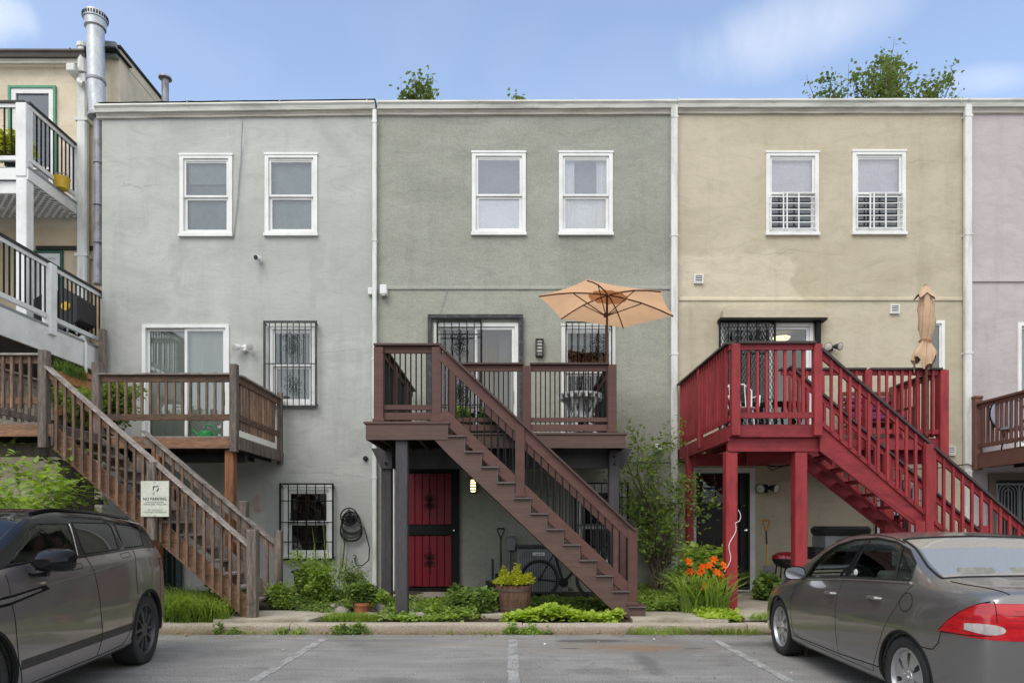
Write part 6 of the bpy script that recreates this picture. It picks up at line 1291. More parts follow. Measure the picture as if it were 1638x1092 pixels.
x, z = PX(612,FY), PZ(468,FY); t = thing('wall_light_box', 'white boxed wall light by the downspout between grey and sage houses', 'wall light', (x, FY, z)); mb = MB(); mb.cbox(x-.03, x+.11, FY-.16, FY, z-.08, z+.11, .015); mb.build('housing', 'white_plastic', t); MB().cbox(x-.28, x-.19, FY-.08, FY-.001, z-.06, z+.08, .01).build('junction_box', 'white_plastic', t); MB().box(x+.0, x+.08, FY-.15, FY-.02, z-.10, z-.081).build('lens', 'bulb_glass', t)
x, z = PX(1051,FY), PZ(718,FY); t = thing('wall_light_box', 'small white boxed light low on the sage wall above the bush', 'wall light', (x, FY, z)); MB().cbox(x-.075, x+.075, FY-.16, FY, z-.04, z+.09, .02).build('housing', 'white_plastic', t); MB().cbox(x-.06, x+.06, FY-.14, FY-.02, z-.06, z-.041, .006).build('lens', 'bulb_glass', t)
for px, py, lab in ((1117,447,'square white wall vent high on the tan wall beside the downspout'),(1430,495,'square white wall vent left of the folded parasol'),(1519,721,'square white wall vent low on the tan wall near the pink house')):
    x, z = PX(px,FY), PZ(py,FY); t = thing('wall_vent', lab, 'vent', (x, FY, z), 'square white wall vents'); mb = MB(); frame(mb, x-.09, x+.09, z-.09, z+.09, .02, FY-.05, FY); mb.build('frame', 'white_plastic', t); MB().box(x-.07, x+.07, FY-.008, FY-.003, z-.07, z+.07).build('backing', 'gray_metal', t)
    f = MB().add([(x-.068,FY-.045,z+.035),(x+.068,FY-.045,z+.035),(x+.068,FY-.012,z+.066),(x-.068,FY-.012,z+.066),(x-.068,FY-.04,z+.03),(x+.068,FY-.04,z+.03)], [(0,1,2,3),(0,4,5,1)]).build('louvre', 'white_plastic', t)
    for k in (1, 2): inst(f, t, (0, 0, -.045*k))
x, z = PX(585,FY), PZ(733,FY); t = thing('pipe_cap', 'small black round pipe cap on the grey wall beside the brown deck', 'pipe cap', (x, FY, z)); MB().lathe([(.05,0),(.05,-.04),(.035,-.06),(.001,-.062)], (x, FY, z), 14, 'y').build('cap', 'black_plastic', t, smooth=True); MB().lathe([(.015,-.062),(.01,-.08),(.001,-.081)], (x, FY, z), 8, 'y').build('knob', 'black_plastic', t)
def bulkhead(px, py, lab, lit):
    x, z = PX(px,FY), PZ(py,FY); t = thing('wall_lamp', lab, 'wall lamp', (x, FY, z)); w_, hh = .085, .18
    if lit: w_, hh = .075, .15
    mb = MB(); mb.cbox(x-w_, x+w_, FY-.03, FY, z-hh, z+hh, .02); mb.build('back_plate', 'lamp_gray', t)
    MB().cbox(x-w_*.7, x+w_*.7, FY-.08, FY-.031, z-hh*.82, z+hh*.82, .02).build('bulb', 'lit_bulb' if lit else 'bulb_glass', t)
    f = MB().cbox(x-w_*.95, x+w_*.95, FY-.095, FY-.031, z-hh*.98, z-hh*.85, .006).build('bar', 'lamp_gray', t)
    for k in range(1, 6): inst(f, t, (0, 0, hh*1.83*k/5))
    f = MB().cbox(x-w_, x-w_*.72, FY-.094, FY-.0305, z-hh*.84, z+hh*.97, .006).build('side_bar', 'lamp_gray', t); inst(f, t, (w_*1.72, 0, 0)); return t
bulkhead(863, 557, 'dark caged wall lamp, unlit, between the sliding door and window above the brown deck', False); bulkhead(757, 777, 'lit caged wall lamp glowing warm beside the red plank door', True)
# cables
def cable(pts, lab, r=.008, m='black_plastic', group=None):
    t = MB().tube(pts, r, 5).build('cable', m); OFFs = None; tag(t, lab, 'cable', group); return t
cable([P(388,192,13.5), P(386,240,13.62), P(379,330,13.62), P(373,380,13.63)], 'thin loose cable hanging down the grey wall between the upper windows', .009, 'gray_metal')
cable([P(715,463,13.62), P(708,485,13.62), P(702,506,13.62)], 'thin cable running down to the sliding door frame of the sage house', .006, 'gray_metal')
cable([P(1000,739,13.6), P(1050,740,13.58), P(1090,739,13.55), P(1140,744,13.55), P(1200,739,13.55), P(1240,746,13.55), P(1300,741,13.55)], 'black cable running along the wall under the decks from sage to tan', .012)
cable([P(1190,745,13.5), P(1215,733,13.5), P(1235,752,13.5), P(1262,742,13.5), P(1275,736,13.5)], 'drooping loop of black cable under the red deck', .010)
cable([P(1380,752,13.5), P(1450,750,13.5), P(1500,748,13.5), P(1548,742,13.5), P(1560,747,13.5)], 'black cable behind the red stair reaching the pink house downspout', .012)
cable([P(1181+4*math.sin(k*.9), 815+k*6, 10.54) for k in range(0, 4)]+[P(1176-k*1.1+3.5*math.sin(k*.8), 836+k*6, 10.54) for k in range(0, 14)], 'thin white cord squiggling down the front red deck post', .006, 'white_plastic')
# hose holder, hose and tap on the grey wall
x, z = PX(562,FY), PZ(826,FY); t = thing('hose_holder', 'round cast scrollwork hose holder on the grey wall', 'hose holder', (x, FY, z))
mb = MB(); mb.tube([(x+.165*math.cos(a), FY-.2, z+.165*math.sin(a)) for a in np.linspace(0, 2*PI, 28)], .013, 6); mb.build('ring', 'black_iron', t)
mb = MB()
for k in range(4):
    a = PI/4+k*PI/2
    for sg in (-1, 1):
        p = spiral(.085*math.cos(a+sg*.45), .085*math.sin(a+sg*.45), .062, 1.3, a+sg*1.2, sg); mb.tube([(x+u, FY-.2, z+v) for u, v in p], .008, 4)
    mb.tube([(x, FY-.2, z), (x+.16*math.cos(a+PI/4), FY-.2, z+.16*math.sin(a+PI/4))], .009, 4)
mb.build('scroll', 'black_iron', t); MB().lathe([(.08,-.19),(.08,0)], (x, FY, z-.05), 18, 'y').build('drum', 'black_iron', t)
mb = MB(); pts = []; g = random.Random(3)
for k in range(150):
    a = k/150*2*PI*6; q = k/150; lp = int(a/(2*PI)); ph = (lp*37%10)/10
    pts.append((x+.02+math.sin(a)*(.17+.09*max(0, math.cos(a+PI))+.035*ph), FY-.05-.11*((lp*.37)%1), z+.10+(math.cos(a)-1)*(.15+.11*ph+.06)))
h0 = pts[0]; pts = [(PX(540,12.6), 12.6, PZ(925,12.6)), (PX(548,13.2), 13.2, PZ(905,13.2)), (PX(551,13.5), 13.5, PZ(870,13.5)), (PX(548,13.55), 13.5, PZ(838,13.5))]+pts+[(PX(583,13.5), 13.5, PZ(845,13.5)), (PX(591,13.5), 13.5, PZ(875,13.5)), (PX(590,13.5), 13.5, PZ(895,13.5)), (PX(580,13.5), 13.5, PZ(904,13.5)), (PX(570,13.5), 13.5, PZ(903,13.5)), (PX(567,13.55), 13.55, PZ(893,13.55))]
o = MB().tube(pts, .013, 6).build('garden_hose', 'hose_green', None, smooth='all'); tag(o, 'dark coiled garden hose hanging on the grey wall from its holder', 'hose')
x, z = PX(568,FY), PZ(890,FY); t = thing('garden_tap', 'small brass tap on the grey wall with hose attached', 'tap', (x, FY, z)); mb = MB(); mb.tube([(x, FY, z), (x, FY-.08, z), (x, FY-.1, z-.03)], .018, 8); mb.build('spout', 'old_galvanised', t); MB().lathe([(.03,0),(.03,.012)], (x, FY-.06, z+.03), 10).build('handle', 'black_plastic', t)
# ---------------------------------------------------------------- parking sign
x0, x1, z0, z1 = PX(225,9.79), PX(270,9.79), PZ(826,9.79), PZ(769,9.79); Y = 9.795
t = thing('parking_sign', 'pale green no parking sign screwed to the wooden stair post', 'sign', ((x0+x1)/2, Y, z0))
MB().cbox(x0, x1, Y-.004, Y+.006, z0, z1, .003).build('board', 'sign_face', t)
def text(s_, cx, cz, h_, w_=None, m='sign_ink', off=0., parent=None, y=0., name='lettering', ang=None):
    cu = bpy.data.curves.new('lettering', 'FONT'); cu.body = s_; cu.size = 1; cu.align_x = 'CENTER'; cu.offset = off; cu.resolution_u = 3
    o = bpy.data.objects.new('lettering', cu); COL.objects.link(o); dg = bpy.context.evaluated_depsgraph_get(); me = bpy.data.meshes.new_from_object(o.evaluated_get(dg)); bpy.data.objects.remove(o)
    v = np.array([q.co[:] for q in me.vertices]); mn, mx_ = v.min(0), v.max(0); sc_ = h_/(mx_[1]-mn[1]); sx = (w_/(mx_[0]-mn[0])) if w_ else sc_
    off_ = OFF[root(parent).name]
    for q in me.vertices: q.co = Vector((cx+(q.co.x-(mn[0]+mx_[0])/2)*sx, y, cz+(q.co.y-(mn[1]+mx_[1])/2)*sc_))-off_
    me.materials.clear(); me.materials.append(MATS[m]); o = bpy.data.objects.new(name, me); COL.objects.link(o); o.parent = parent; return o
W_, H_ = x1-x0, z1-z0; cx = (x0+x1)/2; fy = Y-.0065; zz = lambda t_: z1-H_*t_
text('NO PARKING', cx, zz(.5), H_*.085, W_*.82, off=.012, parent=t, y=fy); text('UNAUTHORIZED', cx, zz(.59), H_*.042, W_*.66, 'sign_ink_faded', parent=t, y=fy); text('VEHICLES WILL BE', cx, zz(.65), H_*.045, W_*.80, 'sign_ink_faded', parent=t, y=fy)
text('AT VEHICLE', cx, zz(.81), H_*.042, W_*.52, 'sign_ink_faded', parent=t, y=fy); text("OWNER'S EXPENSE", cx, zz(.87), H_*.045, W_*.82, 'sign_ink_faded', parent=t, y=fy)
mb = MB(); u = lambda a, b: (x0+W_*a, fy, z1-H_*b)
mb.add([u(.44,.14),u(.63,.14),u(.63,.165),u(.47,.165),u(.47,.235),u(.435,.265),u(.435,.16)], [(0,1,2,3),(0,3,6),(3,4,5,6)]); mb.add([u(.63,.185),u(.645,.165),u(.645,.24),u(.60,.285),u(.53,.29),u(.58,.25)], [(0,1,2,5),(5,2,3,4)]); mb.add([u(.475,.32),u(.51,.30),u(.47,.365),u(.43,.365)], [(0,1,2,3)]); mb.build('emblem', 'sign_ink', t, fix=False)
mb = MB()
for a, b in ((.5,.035),(.5,.965)): mb.lathe([(.010,-.0),(.008,-.004),(.001,-.005)], (x0+W_*a, fy, z1-H_*b), 8, 'y')
mb.build('screw', 'gray_metal', t)
# ================================================================ things under the brown stair
mat('ac_gray', (.16,.165,.17), .6, .1, 5)
x0, x1 = .14, .98; Y0 = 12.75; z0, z1 = .22, PZ(872,12.75); t = thing('air_conditioner', 'grey outdoor air conditioner unit behind the bicycle under the brown stair', 'air conditioner', (.56, Y0, z0))
MB().cbox(x0, x1, Y0+.02, Y0+.8, z0, z1-.05, .04).build('cabinet', 'ac_gray', t); MB().cbox(x0-.01, x1+.01, Y0, Y0+.82, z1-.049, z1, .02).build('lid', 'lamp_gray', t)
f = MB().box(x0+.03, x0+.045, Y0, Y0+.019, z0+.05, z1-.07).build('fin', 'gray_metal', t)
for k in range(1, 19): inst(f, t, (.0425*k, 0, 0))
MB().cbox(x0+.30, x0+.52, Y0-.012, Y0-.001, z1-.19, z1-.13, .004).build('badge', 'white_plastic', t); mb = MB()
for k in range(7): mb.box(x0+.335+k*.022, x0+.348+k*.022, Y0-.0145, Y0-.0125, z1-.172, z1-.150)
mb.build('badge_lettering', 'sign_ink', t, kind='stuff')
x, z = PX(818,13.6), PZ(869,13.6); t = thing('electrical_box', 'small grey metal electrical box with conduit left of the air conditioner', 'electrical box', (x, FY, z)); MB().cbox(x-.085, x+.085, FY-.13, FY, z-.14, z+.12, .012).build('box', 'gray_metal', t); MB().cbox(x-.095, x+.095, FY-.14, FY-.001, z+.121, z+.15, .01).build('lid', 'gray_metal', t); MB().tube([(x-.03, FY-.06, z-.14), (x-.03, FY-.06, .3), (x+.1, FY-.1, .24)], .02, 8).build('conduit', 'gray_metal', t)
def shovel(px, py0, py1, Y, lab, mg, ms, mlow, blade=True):
    x = PX(px,Y); z1, z0 = PZ(py0,Y), PZ(py1,Y); t = thing('shovel', lab, 'shovel', (x, Y, .22))
    zb = max(z0, .5); mb = MB(); mb.tube([(x-.065, Y+.12, z1), (x+.065, Y+.12, z1)], .018, 8); mb.tube([(x-.065, Y+.12, z1), (x-.06, Y+.12, z1-.06), (x-.015, Y+.115, z1-.16), (x, Y+.11, z1-.24)], .013, 6); mb.tube([(x+.065, Y+.12, z1), (x+.06, Y+.12, z1-.06), (x+.015, Y+.115, z1-.16), (x, Y+.11, z1-.24)], .013, 6); mb.build('grip', mg, t, smooth=True)
    zm = z1-.24-(z1-.24-zb)*.35
    MB().tube([(x, Y+.11, z1-.2), (x, Y+.08, zm)], .017, 8).build('shaft', ms, t, smooth=True); MB().tube([(x, Y+.08, zm), (x, Y+.02, zb)], .019, 8).build('sleeve', mlow, t, smooth=True)
    mb = MB(); V = []
    for i in range(5):
        for j in range(7): u_ = -1+j/3; V.append((x+u_*.11*(1 if i < 3 else .95-.35*(i-3)), Y+.02-.02*u_*u_-.0*i, zb+.02-.07*i))
    mb.add(V, [(i*7+j, i*7+j+1, (i+1)*7+j+1, (i+1)*7+j) for i in range(4) for j in range(6)]); mb.build('blade', 'black_plastic' if mlow == 'black_plastic' else 'old_galvanised', t, smooth='all'); return t
shovel(801, 845, 918, 13.3, 'black long-handled shovel leaning on the sage wall under the stair', 'black_plastic', 'black_plastic', 'black_plastic'); shovel(1229, 832, 905, 13.35, 'shovel with yellow and black handle leaning on the tan wall', 'orange_plastic', 'black_plastic', 'yellow_plastic')
t = thing('dustpan', 'black long-handled dustpan standing left of the barrel planter', 'dustpan', (PX(788,13), 13, .22)); x = PX(788,13); MB().tube([(x, 13, .34), (x, 13.08, PZ(894,13))], .022, 8).build('handle', 'black_plastic', t); mb = MB(); mb.prism([(x-.15,.22),(x+.15,.22),(x+.13,.46),(x-.13,.46)], 12.95, 12.975); mb.box(x-.15, x+.15, 12.80, 12.949, .22, .235); mb.box(x-.15, x-.135, 12.82, 12.949, .236, .36); mb.box(x+.135, x+.15, 12.82, 12.949, .236, .36); mb.build('pan', 'black_plastic', t)
# bicycle
def bicycle():
    Y = 12.2; xr, xf, r = PX(863,Y), PX(863,Y)+1.0, .335; zc = .205+r; t = thing('bicycle', 'black bicycle leaning in front of the air conditioner under the brown stair', 'bicycle', (xr, Y, .2))
    ax = lambda z: Y+(z-.2)*.10
    for wx in (xr, xf):
        mb = MB(); mb.tube([(wx+r*math.cos(a), ax(zc+r*math.sin(a)), zc+r*math.sin(a)) for a in np.linspace(0, 2*PI, 40)], .023, 6, False); wl = mb.build('wheel', 'rubber', t)
        mb = MB(); mb.tube([(wx+(r-.028)*math.cos(a), ax(zc+(r-.028)*math.sin(a)), zc+(r-.028)*math.sin(a)) for a in np.linspace(0, 2*PI, 36)], .012, 5, False); mb.build('rim', 'black_iron', wl)
        mb = MB()
        for k in range(24): a = 2*PI*k/24; mb.tube([(wx, ax(zc)+.02*(-1)**k, zc), (wx+(r-.03)*math.cos(a), ax(zc+(r-.03)*math.sin(a)), zc+(r-.03)*math.sin(a))], .0022, 3, False)
        mb.lathe([(.02,-.04),(.02,.04)], (wx, ax(zc), zc), 8, 'y'); mb.build('spokes', 'black_iron', wl, kind='stuff')
    bb = (xr+.43, ax(.48), .205+.28); st = (xr+.27, ax(1.0), .205+.80); hd = (xf-.20, ax(1.02), .205+.83); hb = (xf-.17, ax(.9), .205+.70)
    mb = MB()
    for p, q, rr in ((bb, st, .021), (st, hd, .020), (bb, hb, .024), (hd, hb, .024), ((xr, ax(zc), zc), bb, .014), ((xr, ax(zc), zc), st, .013)): mb.tube([p, q], rr, 8)
    mb.build('frame', 'black_iron', t, smooth=True)
    mb = MB(); mb.tube([hb, (xf-.10, ax(.75), zc+.18), (xf, ax(zc), zc)], .012, 6); mb.build('fork', 'black_iron', t)
    mb = MB(); mb.tube([st, (st[0]-.03, st[1]+.01, st[2]+.12)], .012, 6); mb.build('seat_post', 'black_iron', t); mb = MB(); V = []
    s0 = (st[0]-.03, st[1]+.01, st[2]+.14)
    mb.tube([(s0[0]-.13, s0[1], s0[2]), (s0[0]-.06, s0[1], s0[2]+.012), (s0[0]+.04, s0[1], s0[2]), (s0[0]+.14, s0[1], s0[2])], [.06,.062,.035,.018], 10); mb.v = [(a, b, s0[2]+(c-s0[2])*.45) for a, b, c in mb.v]; mb.build('saddle', 'black_plastic', t, smooth=True)
    mb = MB(); mb.tube([hd, (hd[0]-.02, hd[1], hd[2]+.10), (hd[0]+.05, hd[1], hd[2]+.13)], .013, 6); mb.tube([(hd[0]+.05, hd[1]-.26, hd[2]+.11), (hd[0]+.07, hd[1]-.1, hd[2]+.13), (hd[0]+.07, hd[1]+.1, hd[2]+.13), (hd[0]+.05, hd[1]+.24, hd[2]+.11)], .013, 6); mb.build('handlebar', 'black_iron', t)
    mb = MB(); mb.lathe([(.085,-.05),(.085,-.045)], bb, 24, 'y'); mb.tube([(bb[0], bb[1]-.06, bb[2]), (bb[0]+.12, bb[1]-.07, bb[2]-.12)], .010, 6); mb.tube([(bb[0], bb[1]+.06, bb[2]), (bb[0]-.12, bb[1]+.07, bb[2]+.12)], .010, 6); cr = mb.build('crank', 'black_iron', t)
    mb = MB(); mb.cbox(bb[0]+.07, bb[0]+.17, bb[1]-.16, bb[1]-.075, bb[2]-.135, bb[2]-.11, .006); mb.build('pedal', 'black_plastic', cr)
bicycle()
# barrel planter
bx, by = .06, 10.35; t = thing('barrel_planter', 'half wooden barrel planter on a slab, full of yellow-green leaves', 'planter', (bx, by, .20)); bz, bh = .20, .40
slab_o = MB().cbox(-.42, .40, 10.02, 10.62, .12, .197, .012).build('paving_slab', 'concrete'); tag(slab_o, 'square concrete paving slab under the barrel planter', 'slab')
f = None
for k in range(22):
    a = 2*PI*k/22; ww = 2*PI/22*.97; V = []
    for zt_, rr in ((0, .225), (.5, .262), (1, .275)):
        for da in (-ww/2, ww/2): V += [(bx+rr*math.cos(a+da), by+rr*math.sin(a+da), bz+bh*zt_), (bx+(rr-.025)*math.cos(a+da), by+(rr-.025)*math.sin(a+da), bz+bh*zt_)]
    MB().add(V, [(0,2,6,4),(4,6,10,8),(1,5,7,3),(5,9,11,7),(8,10,11,9),(0,4,5,1),(4,8,9,5),(2,3,7,6),(6,7,11,10)]).build('stave', 'barrel_wood', t)
for zt_, rr in ((.10, .234), (.80, .272)):
    MB().lathe([(rr, 0),(rr+.006, .0),(rr+.008, .035),(rr, .035)], (bx, by, bz+bh*zt_), 30).build('hoop', 'rusty_hoop', t)
MB().lathe([(.001, 0), (.245, -.0)], (bx, by, bz+bh-.05), 24, cap=False).build('soil', 'soil', t)
g = np.random.default_rng(5); n_ = 2600; q = g.normal(size=(n_, 3)); q /= np.linalg.norm(q, axis=1)[:, None]; rr = g.random(n_)**.4; A = np.stack([bx+q[:, 0]*rr*.33, by+q[:, 1]*rr*.33, bz+bh+.03+np.abs(q[:, 2])*rr*.25*(.8+.4*np.sin(q[:, 0]*9))], 1)
pl = thing('bedding_plant', 'yellow-green mounded plant growing in the half barrel', 'plant', (bx, by, bz+bh)); leaves('foliage', 'leaf_yellow', A, .034, pl, .6, seed=2)
mb, an = branches((bx, by, bz+bh-.05), 6, .3, .9, 6, .006, 3); mb.build('stem', 'green_stem', pl, fix=False)
def pot(x, y, z, r, hgt, lab, m='terracotta', tilt=0):
    t = thing('flower_pot', lab, 'flower pot', (x, y, z), 'flower pots'); MB().lathe([(.001,0),(r*.68,0),(r*.92,hgt*.78),(r*1.05,hgt*.78),(r*1.08,hgt),(r*.95,hgt),(r*.9,hgt*.8)], (x, y, z), 22, cap=False).build('pot_body', m, t, smooth=True); MB().lathe([(.001,hgt*.85),(r*.92,hgt*.85)], (x, y, z), 18, cap=False).build('soil', 'soil', t); return t
pot(-2.23, 10.3, .14, .135, .20, 'terracotta pot with dark leafy plant beside the charcoal deck posts'); shrub('potted_plant', 'bushy dark green plant in the terracotta pot by the kerb', 'plant', (-2.23, 10.3, .31), 9, .26, .9, 21, 'leaf_mid', .06, 5, .006, 3, 'green_stem', .035)
pot(.60, 10.45, .15, .10, .13, 'small empty terracotta pot half hidden by lime ground cover'); 
# ================================================================ deck furniture
def cast_table():
    x, y, z = PX(929,11.75), 11.75, 3.02; t = thing('garden_table', 'ornate white cast iron round table on the brown deck', 'table', (x, y, z)); H_ = .72
    MB().lathe([(.001,H_-.02),(.34,H_-.02),(.375,H_-.03),(.385,H_),(.36,H_+.012),(.001,H_+.012)], (x, y, z), 36, cap=False).build('tabletop', 'cast_white', t, smooth=True)
    mb = MB()
    for k in range(18): a = 2*PI*k/18; mb.lathe([(.03,-.075),(.035,0)], (x+.355*math.cos(a), y+.355*math.sin(a), z+H_-.01), 6)
    mb.build('apron', 'cast_white', t, kind='stuff'); lg = None
    for k in range(4):
        a = PI/4+k*PI/2+.2; ca, sa = math.cos(a), math.sin(a); mb = MB(); pr = [(.30,H_-.03),(.27,H_-.15),(.20,H_-.3),(.15,.3),(.17,.16),(.26,.06),(.33,.01)]
        mb.tube([(x+r_*ca, y+r_*sa, z+h_) for r_, h_ in pr], [.035,.03,.026,.022,.026,.03,.034], 6)
        for (h0, s_) in ((.55,.09),(.36,.07),(.16,.07)):
            for sg in (-1, 1): p = spiral(0, 0, s_, 1.2, 0 if sg > 0 else PI, sg); mb.tube([(x+(.19+u*.6)*ca-sg*.02*sa+u*-.5*sa*sg, y+(.19+u*.6)*sa+u*.5*ca*sg, z+h0+v) for u, v in p], .012, 4)
        mb.build('leg', 'cast_white', t, smooth=True)
    mb = MB(); mb.lathe([(.10,.30),(.13,.33),(.10,.36),(.05,.5),(.06,H_-.03)], (x, y, z), 16); mb.build('pedestal', 'cast_white', t, smooth=True)
cast_table()
def open_umbrella():
    x, y = PX(971,11.6), 11.6; z0 = 3.02; zr = PZ(489,11.6); t = thing('patio_umbrella', 'open tan parasol with six ribs above the brown deck', 'parasol', (x, y, z0)); R = 1.19; hubz = zr+.2
    tilt = math.radians(6); rot = math.radians(7)
    def tr(px_, py_, pz_):                    # local (rim plane z=0) -> world
        a = px_*math.cos(rot)-py_*math.sin(rot); b = px_*math.sin(rot)+py_*math.cos(rot)
        return (x+a*math.cos(tilt)+pz_*math.sin(tilt), y+b, zr-a*math.sin(tilt)+pz_*math.cos(tilt))
    MB().tube([(x, y, z0+.05), (x, y, zr+.18)], .021, 10).build('pole', 'bench_wood', t, smooth=True)
    MB().lathe([(.24,0),(.25,.03),(.08,.07),(.03,.09),(.03,.3)], (x, y, z0), 20).build('base', 'black_iron', t)
    rim = [(R*math.cos(PI/3*k), R*math.sin(PI/3*k)) for k in range(6)]; hub = .20
    for k in range(6):                         # six cloth gores, hollowed between the ribs
        a, b = rim[k], rim[(k+1)%6]; V = []; n_, m_ = 8, 8
        for i in range(n_+1):
            t_ = i/n_
            for j in range(m_+1):
                u_ = j/m_; pa = (a[0]*(1-u_)+b[0]*u_, a[1]*(1-u_)+b[1]*u_); sag = 4*u_*(1-u_); edge = 1-.035*sag*t_
                V.append(tr(pa[0]*t_*edge, pa[1]*t_*edge, hub*(1-t_)+.05*math.sin(PI*t_)-.07*sag*t_*(1-t_)-.012*sag*t_))
        MB().add(V, [(i*(m_+1)+j, i*(m_+1)+j+1, (i+1)*(m_+1)+j+1, (i+1)*(m_+1)+j) for i in range(n_) for j in range(m_)]).build('canopy', 'canvas', t, smooth='all', fix=False)
    V = [tr(0, 0, hub+.09)]+[tr(.33*math.cos(2*PI*k/24), .33*math.sin(2*PI*k/24), hub-.06+.012*math.cos(12*PI*k/12)) for k in range(24)]
    MB().add(V, [(0, 1+k, 1+(k+1)%24) for k in range(24)]).build('vent_cap', 'canvas', t, smooth='all', fix=False); MB().lathe([(.012,0),(.025,.04),(.004,.09)], tr(0, 0, hub+.08), 8).build('finial', 'bench_wood', t)
    for k in range(6):
        a = rim[k]; pts = [tr(a[0]*q, a[1]*q, hub*(1-q)+.05*math.sin(PI*q)-.018) for q in (.03,.25,.5,.75,.99)]; rb = MB(); rb.tube(pts, .011, 6); rib = rb.build('rib', 'bench_wood', t)
        MB().tube([tr(a[0]*.03, a[1]*.03, hub-.36), tr(a[0]*.5, a[1]*.5, hub*.5+.02)], .009, 6).build('strut', 'bench_wood', rib)
    MB().lathe([(.04,-.03),(.045,0),(.04,.03)], tr(0, 0, hub-.36), 12).build('hub', 'bench_wood', t)
open_umbrella()
for k, (px, py, r_, h_, lm, lab, lab2) in enumerate(((735,697,.13,.24,'leaf_mid','terracotta pot with green leaves on the brown deck by the stair head','leafy green plant with yellowish flowers in the brown deck pot'),(782,697,.12,.20,'leaf_dark','dark pot of red flowers on the brown deck by the sliding door','dark plant with red flowers on the brown deck'))):
    x = PX(px,11.9); pot(x, 11.9, 3.02, r_, h_, lab, 'terracotta' if k == 0 else 'black_plastic'); s = shrub('potted_plant', lab2, 'plant', (x, 11.9, 3.02+h_*.8), 7, .25, .8, 40+k, lm, .06, 4, .005, 3, 'green_stem', .04)
    g = np.random.default_rng(k); A = np.stack([x+g.normal(size=26)*.10, 11.85+g.normal(size=26)*.08, 3.02+h_+.08+g.random(26)*.22], 1); leaves('flower', 'red_petal' if k else 'leaf_yellow', A, .045, s, .9, seed=3)
for k, (px, lab) in enumerate(((766,'wide dark bowl planter on the brown deck, left one of two'),(803,'wide dark bowl planter on the brown deck, right one of two'))):
    x = PX(px,11.6); t = thing('bowl_planter', lab, 'bowl', (x, 11.6, 3.02), 'bowl planters on the brown deck'); MB().lathe([(.001,0),(.08,0),(.15,.09),(.16,.13),(.145,.13),(.13,.09)], (x, 11.6, 3.02), 20, cap=False).build('bowl', 'black_plastic', t, smooth=True); MB().lathe([(.001,.10),(.135,.10)], (x, 11.6, 3.02), 16, cap=False).build('soil', 'soil', t)
def closed_umbrella():
    Y = 11.93; x = PX(1480,Y); zt, zb = PZ(457,Y), PZ(582,Y); t = thing('folded_umbrella', 'folded tan parasol tied up at the corner of the red deck', 'parasol', (x, Y, 3.05))
    MB().tube([(x+.03, Y, 3.06), (x, Y, zt+.02)], .02, 10).build('pole', 'bench_wood', t)
    n_, m_ = 26, 48; V = []; H_ = zt-zb
    prof = [(0,.03),(.05,.07),(.14,.105),(.3,.135),(.5,.14),(.62,.115),(.70,.09),(.80,.14),(.92,.20),(1.,.215)]; f_ = pchip(prof)
    for i in range(n_+1):
        t_ = i/n_
        for j in range(m_):
            a = 2*PI*j/m_; r_ = float(f_(t_))*(1.12-.42*abs(math.sin(4.5*a+t_*2.6))**.6*min(1, t_*5)+.12*math.sin(3*a+4*t_)+.10*math.sin(11*a+5*t_)*t_); dz = (-.10*math.sin(3*a+.6)+.05*math.sin(7*a))*max(0, t_-.72)/.28
            V.append((x+.02*math.sin(t_*4)-.05*max(0, t_-.6)+r_*math.cos(a), Y+r_*.8*math.sin(a), zt-H_*t_+dz-.04*max(0,t_-.8)*math.cos(a)))
    MB().add(V, [(i*m_+j, i*m_+(j+1)%m_, (i+1)*m_+(j+1)%m_, (i+1)*m_+j) for i in range(n_) for j in range(m_)]+[tuple(range(m_))]).build('folded_canopy', 'canvas_dark', t, smooth='all', fix=False)
    V = []
    for i in range(4):
        for j in range(30): a = 2*PI*j/30; r_ = (.03,.075,.11,.155)[i]*(1+(.22*i/3)*math.sin(5*a+.7)); V.append((x+r_*math.cos(a), Y+r_*.8*math.sin(a), zt+.01-(.0,.05,.13,.20)[i]-.045*(i/3)*math.sin(5*a+1)))
    MB().add(V, [(i*30+j, i*30+(j+1)%30, (i+1)*30+(j+1)%30, (i+1)*30+j) for i in range(3) for j in range(30)]+[tuple(range(30))]).build('top_flap', 'canvas_dark', t, smooth='all', fix=False)
    mb = MB(); zz_ = zt-H_*.70; mb.tube([(x+.0+.095*math.cos(a), Y+.085*math.sin(a), zz_+.015*math.sin(2*a)) for a in np.linspace(0, 2*PI, 24)], .013, 6); mb.build('strap', 'canvas', t)
closed_umbrella()
# bench with purple cushions, white chair on the red deck
x0, x1, y0, y1, z0 = 6.45, 7.45, 12.65, 13.3, 3.05; t = thing('garden_bench', 'dark wooden garden armchair with purple striped cushions on the red deck', 'bench', ((x0+x1)/2, y0, z0))
for (x, y, h_) in ((x0, y0, .62), (x1, y0, .62), (x0, y1, 1.05), (x1, y1, 1.15)): MB().cbox(x-.04, x+.04, y-.04, y+.04, z0, z0+h_, .008).build('leg', 'bench_wood', t)
f = MB().cbox(x0+.04, x1-.04, y1-.02, y1+.02, z0+.45, z0+.53, .005).build('slat', 'bench_wood', t)
for k in range(1, 6): inst(f, t, (0, 0, .105*k))
f = MB().cbox(x0+.04, x1-.04, y0, y0+.09, z0+.36, z0+.385, .005).build('slat', 'bench_wood', t)
for k in range(1, 6): inst(f, t, (0, .11*k, 0))
for x in (x0, x1): MB().bar((x, y0-.05, z0+.635), (x, y1, z0+.66), .10, .03).build('armrest', 'bench_wood', t)
MB().cbox(x0+.06, x1-.06, y0+.02, y1-.12, z0+.39, z0+.50, .04).build('seat_cushion', 'purple_cushion', t); f = MB().cbox(x0+.06, x1-.06, y1-.12, y1-.03, z0+.51, z0+.65, .035).build('back_cushion', 'purple_cushion', t)
